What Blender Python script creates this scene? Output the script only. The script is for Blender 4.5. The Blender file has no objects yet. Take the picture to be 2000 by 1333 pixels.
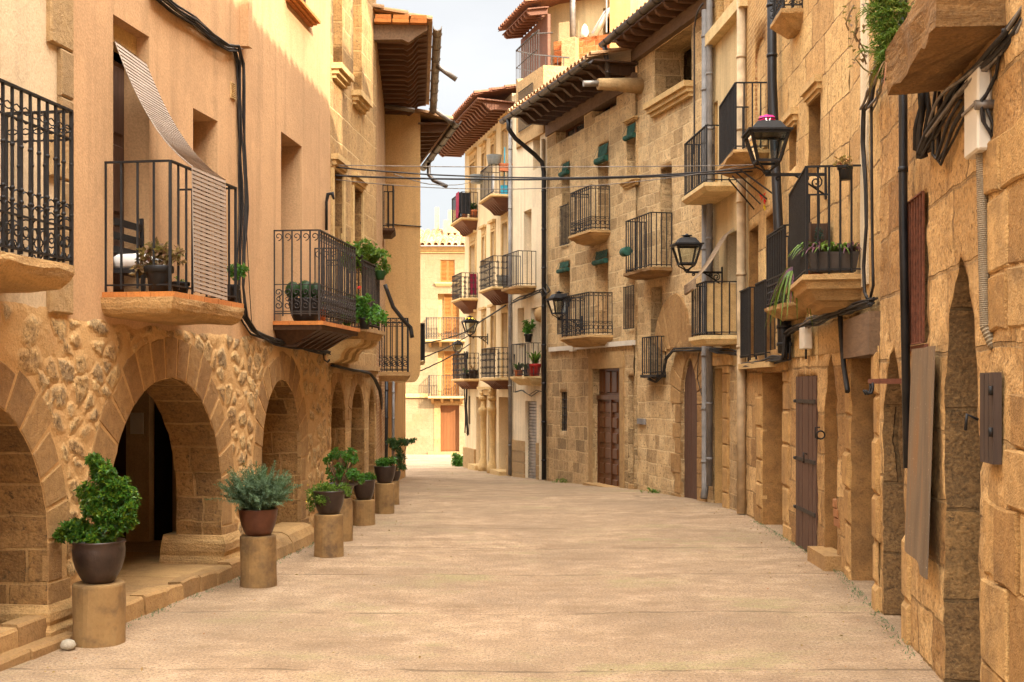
import bpy, bmesh, math, random
from mathutils import Vector, Matrix, noise
from mathutils.geometry import delaunay_2d_cdt
random.seed(7)
R = math.radians
SC = bpy.context.scene
COL = SC.collection
F = 2400.0; CX = 1000.0; HY = 755.0; EYE = 1.95
V = Vector

# ------------------------------------------------------------------ layout
GP = [(-30, 1.95), (15, 1.95), (20, 1.975), (24.5, 2.05), (29, 2.24), (36, 2.43), (56, 3.10), (160, 6.4)]
def gz(y):
    for (a, ha), (b, hb) in zip(GP, GP[1:]):
        if y <= b:
            t = max(0, (y - a) / (b - a)); return EYE - (ha + (hb - ha) * t)
    return EYE - GP[-1][1]
def at(px, py, d):
    return V(((px - CX) * d / F, d, EYE + (HY - py) * d / F))
def zat(py, d): return EYE + (HY - py) * d / F

class Wall:
    """A vertical plane through two plan points (X, depth); u runs along it, n points to the street."""
    def __init__(s, a, b):
        s.a = V(a); s.b = V(b); s.t = (s.b - s.a).normalized(); s.L = (s.b - s.a).length
        n = V((s.t.y, -s.t.x))
        if n.dot(-s.a) < 0: n = -n
        s.n = n
    def u(s, px, p=0.0):
        a = s.a + s.n * p; k = (px - CX) / F
        return (k * a.y - a.x) / (s.t.x - k * s.t.y)
    def d(s, u, p=0.0): return (s.a + s.t * u + s.n * p).y
    def z(s, px, py, p=0.0): return zat(py, s.d(s.u(px, p), p))
    def P(s, u, z, o=0.0):
        q = s.a + s.t * u + s.n * o
        return V((q.x, q.y, z))
    def g(s, u): return gz(s.d(u))
    @property
    def n3(s): return V((s.n.x, s.n.y, 0))
    @property
    def t3(s): return V((s.t.x, s.t.y, 0))

# ------------------------------------------------------------------ mesh builder
class MB:
    def __init__(s): s.v = []; s.f = []; s.m = []; s.uv = []; s.sm = []
    def add(s, p): s.v.append(V(p)); return len(s.v) - 1
    def face(s, idx, m=0, uv=None, sm=False):
        s.f.append(list(idx)); s.m.append(m); s.uv.append(uv); s.sm.append(sm)
    def poly(s, pts, m=0, uv=None, sm=False): s.face([s.add(p) for p in pts], m, uv, sm)
    def box(s, c, ax, ay, az, m=0):
        c = V(c); i = [s.add(c + ax * x + ay * y + az * z) for x in (-1, 1) for y in (-1, 1) for z in (-1, 1)]
        flip = ax.cross(ay).dot(az) < 0
        for q in ((0, 1, 3, 2), (4, 6, 7, 5), (0, 4, 5, 1), (2, 3, 7, 6), (0, 2, 6, 4), (1, 5, 7, 3)):
            q = [i[k] for k in q]; s.face(q[::-1] if flip else q, m)
    def abox(s, lo, hi, m=0):
        lo = V(lo); hi = V(hi); c = (lo + hi) / 2; h = (hi - lo) / 2
        s.box(c, V((h.x, 0, 0)), V((0, h.y, 0)), V((0, 0, h.z)), m)
    def wbox(s, W, u0, u1, z0, z1, o0, o1, m=0):
        s.box(W.P((u0 + u1) / 2, (z0 + z1) / 2, (o0 + o1) / 2), W.t3 * ((u1 - u0) / 2), W.n3 * ((o1 - o0) / 2), V((0, 0, (z1 - z0) / 2)), m)
    def bar(s, p, q, w, h=None, up=V((0, 0, 1)), m=0):
        p = V(p); q = V(q); h = h or w; d = q - p; L = d.length
        if L < 1e-6: return
        d /= L
        if abs(d.dot(up)) > .98: up = V((1, 0, 0))
        x = d.cross(up).normalized(); y = x.cross(d)
        s.box((p + q) / 2, d * (L / 2), x * (w / 2), y * (h / 2), m)
    def tube(s, pts, r, n=6, closed=False, m=0, cap=True):
        pts = [V(p) for p in pts]; N = len(pts); rings = []
        rr = r if isinstance(r, (list, tuple)) else [r] * N
        px = None
        for i, p in enumerate(pts):
            a = pts[i - 1] if (i or closed) else p
            b = pts[(i + 1) % N] if (i < N - 1 or closed) else p
            t = (b - a)
            t = t.normalized() if t.length > 1e-9 else V((0, 0, 1))
            if px is None:
                up = V((0, 0, 1)) if abs(t.z) < .9 else V((1, 0, 0))
                px = t.cross(up).normalized()
            px = (px - t * px.dot(t))
            px = px.normalized() if px.length > 1e-6 else t.orthogonal().normalized()
            py = t.cross(px)
            rings.append([s.add(p + (px * math.cos(6.28319 * k / n) + py * math.sin(6.28319 * k / n)) * rr[i]) for k in range(n)])
        for i in range(N if closed else N - 1):
            A = rings[i]; B = rings[(i + 1) % N]
            for k in range(n):
                s.face((A[k], A[(k + 1) % n], B[(k + 1) % n], B[k]), m, None, n > 4)
        if cap and not closed:
            s.face(rings[0][::-1], m); s.face(rings[-1], m)
    def lathe(s, prof, c, n=20, m=0, sq=1.0):
        c = V(c); rings = []
        for r, z in prof:
            rings.append([s.add(c + V((math.cos(6.28319 * k / n) * r, math.sin(6.28319 * k / n) * r * sq, z))) for k in range(n)])
        for A, B in zip(rings, rings[1:]):
            for k in range(n): s.face((A[k], A[(k + 1) % n], B[(k + 1) % n], B[k]), m, None, True)
        s.face(rings[0][::-1], m); s.face(rings[-1], m)
    def prism(s, pts, vec, m=0):
        vec = V(vec); A = [s.add(p) for p in pts]; B = [s.add(V(p) + vec) for p in pts]; n = len(A)
        s.face(A[::-1], m); s.face(B, m)
        for k in range(n): s.face((A[k], A[(k + 1) % n], B[(k + 1) % n], B[k]), m)
    def loft(s, rings, m=0, cap=True, closed=True, sm=False):
        I = [[s.add(p) for p in r] for r in rings]; n = len(I[0])
        for A, B in zip(I, I[1:]):
            for k in range(n if closed else n - 1): s.face((A[k], A[(k + 1) % n], B[(k + 1) % n], B[k]), m, None, sm)
        if cap: s.face(I[0][::-1], m); s.face(I[-1], m)
    def block(s, W, out, proud, inset=.012, back=-.03, m=0):
        """a dressed stone: outline in wall (u, z), face chamfered and standing `proud` of the wall"""
        c = V((sum(p[0] for p in out) / len(out), sum(p[1] for p in out) / len(out)))
        rg = []
        for o, ins in ((back, 0), (proud - inset * .8, 0), (proud, inset)):
            r = []
            for p in out:
                q = V(p); d = (c - q)
                if d.length: q = q + d.normalized() * min(ins * 1.3, d.length * .4)
                r.append(W.P(q.x, q.y, o))
            rg.append(r)
        s.loft(rg, m)
    def build(s, name, mats, parent=None, attrs=None, fix=True, bevel=0):
        me = bpy.data.meshes.new(name)
        me.from_pydata([tuple(v) for v in s.v], [], s.f)
        for mt in (mats if isinstance(mats, (list, tuple)) else [mats]): me.materials.append(mt)
        me.polygons.foreach_set('material_index', s.m)
        me.polygons.foreach_set('use_smooth', s.sm)
        if any(s.uv):
            l = me.uv_layers.new(name='UVMap'); k = 0; dat = []
            for f, uv in zip(s.f, s.uv):
                for j in range(len(f)):
                    dat.extend(uv[j] if uv else (0, 0))
            l.data.foreach_set('uv', dat)
        for nm, vals in (attrs or {}).items():
            a = me.attributes.new(nm, 'FLOAT', 'POINT'); a.data.foreach_set('value', vals)
        if fix or bevel:
            bm = bmesh.new(); bm.from_mesh(me)
            if bevel: bmesh.ops.bevel(bm, geom=bm.edges[:], offset=bevel, segments=1, affect='EDGES')
            bmesh.ops.recalc_face_normals(bm, faces=bm.faces); bm.to_mesh(me); bm.free()
        me.update()
        o = bpy.data.objects.new(name, me); COL.objects.link(o)
        if parent: adopt(o, parent)
        return o

def worldloc(o):
    p = V(o.location)
    if o.parent: p += worldloc(o.parent) + o.matrix_parent_inverse.translation
    return p
def adopt(o, parent):
    o.parent = parent
    o.matrix_parent_inverse = Matrix.Translation(-worldloc(parent))
def tag(o, label=None, cat=None, group=None, kind=None):
    for k, v in (('label', label), ('category', cat), ('group', group), ('kind', kind)):
        if v: o[k] = v
    return o
def thing(name, label, cat, loc, group=None):
    o = bpy.data.objects.new(name, None); o.empty_display_size = .2; COL.objects.link(o); o.location = loc
    return tag(o, label, cat, group)
def lerp(a, b, t): return a + (b - a) * t
def fbm(p, o=3):
    s = 0; a = 1
    for _ in range(o): s += noise.noise(p) * a; p = p * 2.03; a *= .5
    return s

# ------------------------------------------------------------------ material helpers
class NT:
    def __init__(s, name):
        s.mat = bpy.data.materials.new(name); s.mat.use_nodes = True; s.t = s.mat.node_tree
        s.t.nodes.clear(); s.out = s.t.nodes.new('ShaderNodeOutputMaterial')
        s.b = s.t.nodes.new('ShaderNodeBsdfPrincipled'); s.t.links.new(s.b.outputs[0], s.out.inputs[0])
        s._obj = None
    def n(s, typ, outs=0, **kw):
        nd = s.t.nodes.new('ShaderNode' + typ)
        for k, v in kw.items():
            if k.startswith('_'): setattr(nd, k[1:], v)
            else:
                key = k.replace('__', ' ')
                inp = nd.inputs[int(key[1:])] if key[0] == 'i' and key[1:].isdigit() else nd.inputs[key]
                s.set(inp, v)
        return nd.outputs[outs]
    def set(s, inp, v):
        if isinstance(v, bpy.types.NodeSocket): s.t.links.new(v, inp)
        elif isinstance(v, (tuple, list)) and len(v) == 3 and len(getattr(inp, 'default_value', [0] * 3)) == 4: inp.default_value = (*v, 1)
        else: inp.default_value = v
    def obj(s):
        if s._obj is None: s._obj = s.n('TexCoord', 3)
        return s._obj
    def uv(s): return s.n('TexCoord', 2)
    def attr(s, name): return s.n('Attribute', 2, _attribute_name=name)
    def noise(s, sc, vec=None, det=4, rough=.55, dist=0, col=False):
        return s.n('TexNoise', 1 if col else 0, Vector=vec or s.obj(), Scale=sc, Detail=det, Roughness=rough, Distortion=dist)
    def math(s, op, a, b=0.0, c=0.0, clamp=False): return s.n('Math', i0=a, i1=b, i2=c, _operation=op, _use_clamp=clamp)
    def vmath(s, op, a, b=(0, 0, 0)): return s.n('VectorMath', i0=a, i1=b, _operation=op)
    def ramp(s, fac, stops, interp='LINEAR'):
        nd = s.t.nodes.new('ShaderNodeValToRGB'); cr = nd.color_ramp; cr.interpolation = interp
        while len(cr.elements) < len(stops): cr.elements.new(.5)
        for e, (p, c) in zip(cr.elements, stops):
            e.position = p; e.color = (*c, 1) if not isinstance(c, (int, float)) else (c, c, c, 1)
        s.t.links.new(fac, nd.inputs[0]); return nd.outputs[0]
    def mix(s, f, a, b, mode='MIX'):
        nd = s.t.nodes.new('ShaderNodeMix'); nd.data_type = 'RGBA'; nd.blend_type = mode; nd.clamp_factor = True
        s.set(nd.inputs[0], f); s.set(nd.inputs[6], a); s.set(nd.inputs[7], b); return nd.outputs[2]
    def sep(s, vec): 
        nd = s.t.nodes.new('ShaderNodeSeparateXYZ'); s.set(nd.inputs[0], vec); return nd.outputs
    def comb(s, x, y, z=0.0): return s.n('CombineXYZ', X=x, Y=y, Z=z)
    def bump(s, h, st=.5, dist=.02, nrm=None):
        nd = s.t.nodes.new('ShaderNodeBump'); nd.inputs['Strength'].default_value = st; nd.inputs['Distance'].default_value = dist
        s.set(nd.inputs['Height'], h)
        if nrm: s.t.links.new(nrm, nd.inputs['Normal'])
        return nd.outputs[0]
    def done(s, col=None, rough=.85, nrm=None, **kw):
        if col is not None: s.set(s.b.inputs['Base Color'], col)
        s.set(s.b.inputs['Roughness'], rough)
        if nrm: s.t.links.new(nrm, s.b.inputs['Normal'])
        s.b.inputs['Specular IOR Level'].default_value = .3
        for k, v in kw.items(): s.set(s.b.inputs[k.replace('__', ' ')], v)
        return s.mat

def mul(c, k): return tuple(x * k for x in c)
def warm(c): return (min(.76, c[0] * 1.06), c[1] * 1.0, c[2] * .86)

def stucco(name, c, dark=.72, light=1.12, fine=55, grime=None):
    N = NT(name); o = N.obj(); c = warm(c); grime = warm(grime) if grime else None
    a = N.noise(.9, det=5); b = N.noise(fine, det=2)
    xyz = N.sep(o); st = N.comb(N.math('MULTIPLY', xyz[0], 5.0), N.math('MULTIPLY', xyz[1], 5.0), N.math('MULTIPLY', xyz[2], .35))
    s = N.noise(1.0, st, 4, .6)
    col = N.ramp(a, [(.3, mul(c, lerp(1, dark, .6))), (.55, c), (.75, mul(c, light))])
    col = N.mix(N.ramp(s, [(.48, 0), (.68, .65)]), col, mul(grime or c, dark * .78))
    pt = N.noise(.55, N.vmath('ADD', o, (11, 4, 2)), 6, .6); col = N.mix(N.ramp(pt, [(.56, 0), (.575, .4)]), col, mul(c, 1.14)); col = N.mix(N.ramp(pt, [(.40, .35), (.425, 0)]), col, mul(c, .74))
    col = N.mix(N.ramp(b, [(.36, .3), (.52, 0)]), col, mul(c, .55))
    col = N.mix(N.ramp(b, [(.52, 0), (.66, .25)]), col, mul(c, 1.25))
    col = N.mix(N.ramp(N.noise(6, det=6, rough=.7), [(.58, 0), (.75, .35)]), col, mul(c, 1.25))
    h = N.math('ADD', N.math('MULTIPLY', b, .6), N.noise(14, det=4))
    return N.done(col, .92, N.bump(h, .4, .012))

def ashlar(name, cols, mortar, bw=.5, bh=.27, ms=.012, warp=.05, bump=.6, streak=.35, dirt=(.10, .06, .03), dirt_amt=.5, lo=False, mfac=.8):
    """coursed stone from the UV map (metres)"""
    N = NT(name); uv = N.uv(); cols = [warm(c) for c in cols]; mortar = warm(mortar); dirt = warm(dirt)
    w = N.vmath('SUBTRACT', N.noise(1.3, uv, 3, col=True), (.5, .5, .5))
    w2 = N.vmath('SUBTRACT', N.noise(9, uv, 3, col=True), (.5, .5, .5))
    p = N.vmath('ADD', uv, N.vmath('MULTIPLY', w, (warp * 3.0, warp * 1.8, 0)))
    p = N.vmath('ADD', p, N.vmath('MULTIPLY', w2, (warp * .5, warp * .5, 0)))
    q = N.sep(p)
    vv = N.math('ADD', q[1], N.math('MULTIPLY', N.math('SINE', N.math('MULTIPLY', q[1], 1.9 / bh * .31)), bh * .30))
    row = N.math('FLOOR', N.math('DIVIDE', vv, bh))
    wob = N.math('MULTIPLY', N.math('SINE', N.math('MULTIPLY', row, 12.9898)), .6)
    xs = N.math('ADD', 1.0, N.math('MULTIPLY', N.math('SINE', N.math('MULTIPLY', row, 78.233)), .38))
    p = N.comb(N.math('ADD', N.math('MULTIPLY', q[0], xs), wob), vv, 0.0)
    bt = N.t.nodes.new('ShaderNodeTexBrick'); N.set(bt.inputs['Vector'], p)
    for k, v in (('Scale', 1), ('Brick Width', bw), ('Row Height', bh), ('Mortar Size', ms), ('Mortar Smooth', .35), ('Bias', 0)): bt.inputs[k].default_value = v
    bt.inputs['Color1'].default_value = (0, 0, 0, 1); bt.inputs['Color2'].default_value = (1, 1, 1, 1); bt.inputs['Mortar'].default_value = (.5, .5, .5, 1)
    bt.offset = .5; bt.squash = .7; bt.squash_frequency = 3
    n = len(cols)
    base = N.ramp(bt.outputs[0], [(i / (n - 1), c) for i, c in enumerate(cols)])
    g1 = N.noise(7, uv, 6, .65); g2 = N.noise(.8, uv, 4); g3 = N.noise(45, N.obj(), 3)
    base = N.mix(N.ramp(g1, [(.35, .45), (.6, 0)]), base, mul(cols[0], .75))
    base = N.mix(N.ramp(g1, [(.52, 0), (.75, .4)]), base, mul(cols[-1], 1.2))
    xyz = N.sep(uv); sv = N.comb(N.math('MULTIPLY', xyz[0], 6.0), N.math('MULTIPLY', xyz[1], .5), 0.0)
    base = N.mix(N.ramp(N.noise(1, sv, 4), [(.5, 0), (.75, streak)]), base, dirt)
    base = N.mix(N.ramp(g2, [(.52, 0), (.7, dirt_amt)]), base, dirt)
    base = N.mix(N.ramp(g3, [(.36, .4), (.5, 0)]), base, mul(cols[0], .5))
    base = N.mix(N.ramp(g3, [(.52, 0), (.66, .3)]), base, mul(cols[-1], 1.3))
    pit = N.noise(19, N.obj(), 5, .75)
    base = N.mix(N.ramp(pit, [(.33, .9), (.45, 0)]), base, mul(dirt, .6))
    mf = N.math('MULTIPLY', bt.outputs[1], N.ramp(N.noise(3.1, uv, 4), [(.35, .25), (.6, 1)]))
    col = N.mix(N.math('MULTIPLY', mf, mfac), base, mortar)
    h = N.math('ADD', N.math('MULTIPLY', N.math('SUBTRACT', 1.0, bt.outputs[1]), 1.0), N.math('MULTIPLY', g1, .9))
    h = N.math('ADD', h, N.math('MULTIPLY', N.math('ADD', g3, pit), .35))
    h = N.math('ADD', h, N.math('MULTIPLY', bt.outputs[0], .35))
    return N.done(col, .93, N.bump(h, bump, .03))

def rubble(name, plaster, stones):
    N = NT(name); plaster = warm(plaster); stones = [warm(c) for c in stones]; st = N.attr('stone'); rn = N.attr('rnd')
    n1 = N.noise(11, det=6, rough=.7); n2 = N.noise(60, det=3); n3 = N.noise(.9, det=4); n5 = N.noise(26, det=5, rough=.75)
    sc = N.ramp(rn, [(i / (len(stones) - 1), c) for i, c in enumerate(stones)])
    sc = N.mix(N.ramp(n1, [(.35, .6), (.6, 0)]), sc, mul(stones[0], .7))
    sc = N.mix(N.ramp(n1, [(.55, 0), (.72, .55)]), sc, mul(stones[-1], 1.25))
    pl = N.mix(N.ramp(n3, [(.4, 0), (.7, .6)]), plaster, mul(plaster, .68))
    pl = N.mix(N.ramp(n2, [(.36, .35), (.52, 0)]), pl, mul(plaster, .5))
    sc = N.mix(N.ramp(n5, [(.34, .9), (.47, 0)]), sc, mul(stones[0], .38))
    sc = N.mix(N.ramp(n5, [(.53, 0), (.66, .8)]), sc, mul(stones[-1], 1.2))
    pl = N.mix(N.ramp(N.noise(4, det=5), [(.55, 0), (.75, .5)]), pl, (.42, .20, .07))
    f = N.math('ADD', N.math('ADD', st, N.math('MULTIPLY', N.math('SUBTRACT', n1, .5), 1.2)), N.math('MULTIPLY', N.math('SUBTRACT', n5, .5), 1.1))
    col = N.mix(N.ramp(f, [(.34, 0), (.62, 1)]), pl, sc)
    h = N.math('ADD', N.math('MULTIPLY', N.math('ADD', n1, n5), N.math('ADD', N.math('MULTIPLY', st, 1.2), .3)), N.math('MULTIPLY', n2, .3))
    return N.done(col, .95, N.bump(h, .8, .03))

def stone(name, cols, sc=6, bump=.6, island=True, dirt=.5, rough=.92, strata=0, grain=1.0, d3=1.4):
    """plain stone; every loose block gets its own tone"""
    N = NT(name); cols = [warm(c) for c in cols]
    n1 = N.noise(sc, det=6, rough=.68); n2 = N.noise(sc * 9, det=3); n3 = N.noise(d3, det=5, rough=.65)
    if island:
        ri = N.n('NewGeometry', 8)
        base = N.ramp(ri, [(i / (len(cols) - 1), c) for i, c in enumerate(cols)])
    else: base = N.ramp(n3, [(.3 + .4 * i / (len(cols) - 1), c) for i, c in enumerate(cols)])
    if strata:
        x = N.sep(N.obj()); w = N.noise(1, N.comb(N.math('MULTIPLY', x[0], 1.5), N.math('MULTIPLY', x[1], 1.5), N.math('MULTIPLY', x[2], strata)), 5, .65, .6)
        base = N.mix(N.ramp(w, [(.42, 0), (.6, .75)]), base, mul(cols[0], .45))
        n1 = N.math('ADD', n1, w)
    base = N.mix(N.ramp(n1, [(.33, .55), (.58, 0)]), base, mul(cols[0], .62))
    base = N.mix(N.ramp(n1, [(.55, 0), (.75, .4)]), base, mul(cols[-1], 1.25))
    base = N.mix(N.ramp(n3, [(.5, 0), (.72, dirt)]), base, (.09, .055, .03))
    base = N.mix(N.ramp(n2, [(.36, .35 * grain), (.5, 0)]), base, mul(cols[0], .45))
    base = N.mix(N.ramp(n2, [(.52, 0), (.66, .2 * grain)]), base, mul(cols[-1], 1.3))
    return N.done(base, rough, N.bump(N.math('ADD', n1, N.math('MULTIPLY', n2, .35)), bump, .03))

def plain(name, c, rough=.7, var=.25, sc=8, metal=0, bump=.15, **kw):
    N = NT(name); a = N.noise(sc, det=5); b = N.noise(sc * 8, det=2)
    col = N.ramp(a, [(.3, mul(c, 1 - var)), (.7, mul(c, 1 + var))])
    return N.done(col, rough, N.bump(N.math('ADD', a, b), bump, .01), Metallic=metal, **kw)

def wood(name, c, rough=.6, dark=.55, axis=2, sc=3, wear=0, wearc=(.3, .3, .3)):
    N = NT(name); x = N.sep(N.obj()); k = [28.0, 28.0, 28.0]; k[axis] = 1.6
    v = N.comb(*[N.math('MULTIPLY', x[i], k[i]) for i in range(3)])
    g = N.noise(1, v, 5, .6, .5); l = N.noise(1.7, det=4)
    col = N.ramp(g, [(.3, mul(c, dark)), (.6, c), (.8, mul(c, 1.25))])
    col = N.mix(N.ramp(l, [(.45, 0), (.7, .5)]), col, mul(c, dark * .9))
    ri = N.n('NewGeometry', 8); col = N.mix(N.math('MULTIPLY', ri, .35), col, mul(c, .6))
    if wear: col = N.mix(N.ramp(N.noise(5, v, 5, .7), [(.55, 0), (.62, wear)]), col, wearc)
    return N.done(col, rough, N.bump(g, .35, .01))

def leafm(name, cols, rough=.5):
    N = NT(name); ri = N.n('NewGeometry', 8)
    col = N.ramp(ri, [(i / (len(cols) - 1), c) for i, c in enumerate(cols)])
    col = N.mix(N.ramp(N.noise(9, det=2), [(.4, 0), (.65, .4)]), col, mul(cols[0], .8))
    m = N.done(col, rough)
    tr = N.n('BsdfTranslucent', Color=N.mix(.5, col, (.25, .38, .05)))
    mx = N.t.nodes.new('ShaderNodeMixShader'); mx.inputs[0].default_value = .3
    N.t.links.new(N.b.outputs[0], mx.inputs[1]); N.t.links.new(tr, mx.inputs[2]); N.t.links.new(mx.outputs[0], N.out.inputs[0])
    return m

def glass(name, tint=(.8, .85, .85)):
    N = NT(name); g = N.n('BsdfGlossy', Color=(1, 1, 1), Roughness=.03); t = N.n('BsdfTransparent', Color=tint)
    fr = N.n('Fresnel', IOR=1.45); mx = N.t.nodes.new('ShaderNodeMixShader')
    N.t.links.new(N.math('ADD', fr, .03), mx.inputs[0]); N.t.links.new(t, mx.inputs[1]); N.t.links.new(g, mx.inputs[2]); N.t.links.new(mx.outputs[0], N.out.inputs[0])
    return N.mat

M = {}
# stone hues of the town: honey, ochre, brown, grey
HON = (.50, .30, .125); OCH = (.46, .245, .08); BRN = (.27, .145, .06); GRY = (.33, .24, .15); PAL = (.60, .42, .21)
M['rubble'] = rubble('rubble_wall', (.54, .335, .15), [(.22, .14, .075), (.44, .27, .12), (.54, .36, .17), (.34, .24, .14), (.60, .42, .21)])
M['stucco'] = stucco('ochre_stucco', (.49, .305, .17), .8, 1.08)
M['cream'] = stucco('pale_plaster', (.54, .42, .29), .85, 1.1, 60)
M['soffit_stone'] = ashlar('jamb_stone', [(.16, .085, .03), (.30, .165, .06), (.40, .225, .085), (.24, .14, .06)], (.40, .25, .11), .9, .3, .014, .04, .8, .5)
M['vouss'] = stone('arch_stone', [(.29, .165, .07), (.37, .22, .095), (.42, .255, .11), (.33, .19, .08)], 14, .9)
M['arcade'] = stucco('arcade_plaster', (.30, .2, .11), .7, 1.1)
M['ashlar_left'] = ashlar('left_ashlar', [(.34, .21, .095), (.44, .28, .125), (.50, .32, .145), (.40, .26, .125)], (.54, .40, .22), .62, .34, .012, .04, .6, .3)
M['ashlar_house'] = ashlar('house_ashlar', [(.36, .245, .13), (.55, .385, .21), (.64, .455, .255), (.72, .53, .31), (.46, .32, .175)], (.60, .46, .28), .45, .27, .013, .05, .7, .3)
M['ashlar_low'] = ashlar('lower_ashlar', [(.25, .17, .09), (.48, .325, .175), (.62, .43, .235), (.38, .265, .145)], (.54, .40, .23), .46, .28, .014, .055, .9, .4)
M['ashlar_right'] = ashlar('right_ashlar', [(.44, .275, .12), (.62, .41, .19), (.74, .53, .27), (.54, .35, .155)], (.16, .09, .036), 1.0, .54, .012, .06, .7, .4, dirt=(.22, .12, .04), dirt_amt=.45, mfac=1)
M['ashlar_old'] = ashlar('old_worn_ashlar', [(.27, .15, .06), (.54, .34, .15), (.70, .475, .235), (.42, .245, .10)], (.13, .075, .03), .75, .44, .014, .045, .95, .55, dirt=(.17, .09, .03), dirt_amt=.7)
M['plaster_old'] = stucco('old_ochre_plaster', (.56, .335, .135), .72, 1.15, 50)
M['brick'] = ashlar('thin_brick', [(.32, .17, .08), (.42, .22, .11), (.48, .28, .14)], (.50, .37, .2), .24, .062, .012, .012, .8, .3)
M['brick_warm'] = ashlar('warm_brick', [(.46, .26, .10), (.52, .31, .13), (.56, .35, .15)], (.60, .42, .2), .24, .07, .014, .02, .8, .2)
M['brick_red'] = ashlar('orange_brick', [(.48, .14, .04), (.58, .19, .06), (.44, .12, .035)], (.36, .2, .1), .27, .14, .012, .01, .5, .1)
M['cream_house'] = stucco('cream_render', (.68, .55, .37), .86, 1.05)
M['pale_house'] = stucco('pale_render', (.70, .60, .46), .84, 1.05)
M['tan'] = stucco('tan_render', (.52, .335, .155), .9, 1.05)
M['yellow'] = stucco('yellow_render', (.56, .43, .25), .85, 1.06)
M['far_stone'] = ashlar('far_ashlar', [(.215, .157, .094), (.25, .184, .112), (.268, .20, .126), (.23, .168, .10)], (.18, .135, .08), .8, .4, .012, .02, .3, .12, dirt=(.25, .16, .07), dirt_amt=.3)
M['trim'] = stone('trim_stone', [(.50, .34, .16), (.56, .39, .19)], 9, .4, dirt=.25)
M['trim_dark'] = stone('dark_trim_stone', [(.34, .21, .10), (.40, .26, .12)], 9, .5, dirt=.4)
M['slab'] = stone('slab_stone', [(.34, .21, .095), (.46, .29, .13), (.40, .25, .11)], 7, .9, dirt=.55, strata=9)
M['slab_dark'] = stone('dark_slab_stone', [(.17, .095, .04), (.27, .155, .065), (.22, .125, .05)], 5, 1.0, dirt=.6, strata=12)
M['cream_slab'] = stone('cream_slab', [(.62, .47, .25), (.66, .5, .28)], 5, .2, dirt=.12)
M['quoin'] = stone('quoin_stone', [(.36, .24, .12), (.45, .3, .15), (.30, .2, .105)], 12, .8, dirt=.3)
M['old_block'] = stone('old_block', [(.30, .16, .055), (.48, .29, .115), (.62, .40, .18), (.38, .22, .085)], 9, 1.0, dirt=.6)
M['pier'] = stone('jamb_block', [(.17, .095, .04), (.30, .16, .06), (.36, .185, .06), (.22, .13, .055)], 7, .8, dirt=.5)  # brown jamb stone, its colour also lowered for the shade in recesses
M['kerb'] = stone('kerb_stone', [(.34, .2, .085), (.42, .26, .115), (.30, .18, .08)], 6, .7, dirt=.4)
M['pedestal'] = stone('pedestal_stone', [(.20, .115, .045), (.31, .19, .08), (.15, .10, .055)], 3.2, .35, dirt=.85, grain=.35, d3=4.5)
M['pier_shade'] = stone('shaded_jamb_stone', [(.10, .062, .03), (.20, .115, .05), (.15, .09, .045)], 6, 1.0, dirt=.6, strata=3)  # dark stone at the arch back, recess shade included in its colour
M['jamb_shade'] = ashlar('shaded_jamb_courses', [(.12, .075, .036), (.26, .155, .07), (.18, .11, .052), (.32, .19, .08)], (.07, .045, .02), 1.4, .56, .012, .04, 1.0, .5)  # dark coursed reveals, their shade partly put into the stone colours
M['pebble'] = stone('pebble', [(.36, .32, .27), (.42, .38, .32)], 30, .2, dirt=.1)
M['iron'] = plain('black_iron', (.012, .010, .009), .55, .4, 20)
M['iron_brown'] = plain('brown_iron', (.035, .026, .02), .6, .4, 20)
M['iron_red'] = plain('rusty_red_iron', (.15, .05, .025), .7, .4, 25)
M['cable'] = plain('cable_rubber', (.022, .018, .015), .6, .4, 12)
M['cable_grey'] = plain('grey_cable', (.16, .135, .11), .6, .4, 12)
M['gutter'] = plain('brown_gutter', (.06, .045, .035), .4, .35, 5, .3)
M['zinc'] = plain('zinc_gutter', (.24, .20, .16), .45, .4, 5, .4)
M['pipe_dark'] = plain('dark_pipe', (.016, .014, .014), .4, .35, 5)
M['pipe_cream'] = plain('painted_pipe', (.46, .33, .19), .7, .35, 4)
M['pipe_grey'] = plain('grey_pipe', (.20, .18, .16), .6, .3, 4)
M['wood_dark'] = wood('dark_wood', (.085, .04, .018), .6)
M['wood_door'] = wood('varnished_wood', (.12, .042, .014), .35)
M['wood_brown'] = wood('painted_brown_boards', (.115, .058, .036), .65, .75, wear=.35, wearc=(.20, .12, .08))
M['wood_eave'] = wood('eave_wood', (.16, .075, .035), .7, axis=0)
M['wood_eave_red'] = wood('red_eave_wood', (.185, .072, .034), .7, axis=0)
M['wood_beam'] = wood('grey_beam', (.20, .12, .065), .8, axis=1)
M['wood_grey'] = wood('weathered_hatch', (.085, .052, .035), .7)
M['shutter'] = wood('orange_shutter', (.34, .14, .03), .5, .75)
M['door_red'] = wood('red_door', (.21, .075, .02), .5, .8)
M['window_wood'] = wood('window_wood', (.20, .085, .035), .5)
M['dark'] = plain('dark_room', (.012, .009, .007), .9, .3)  # near-black colour standing in for unlit rooms behind openings
M['yellow_in'] = stucco('yellow_reveal', (.72, .42, .06), .8, 1.1)
M['pane'] = plain('window_pane', (.05, .05, .05), .08, .3, 3)
M['glass'] = glass('lamp_glass')
M['tile'] = stone('roof_tile', [(.36, .20, .10), (.46, .27, .14), (.50, .34, .2), (.30, .18, .1)], 8, .5, dirt=.4)
M['brick_dark'] = stone('exposed_brick', [(.30, .13, .06), (.38, .18, .08)], 12, .6, dirt=.5)
M['tile_red'] = stone('red_roof_tile', [(.19, .075, .042), (.25, .11, .06)], 8, .4, dirt=.2)
M['tile_orange'] = stone('floor_tile_edge', [(.46, .17, .045), (.54, .22, .06), (.42, .15, .04)], 10, .25, dirt=.25)
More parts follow.
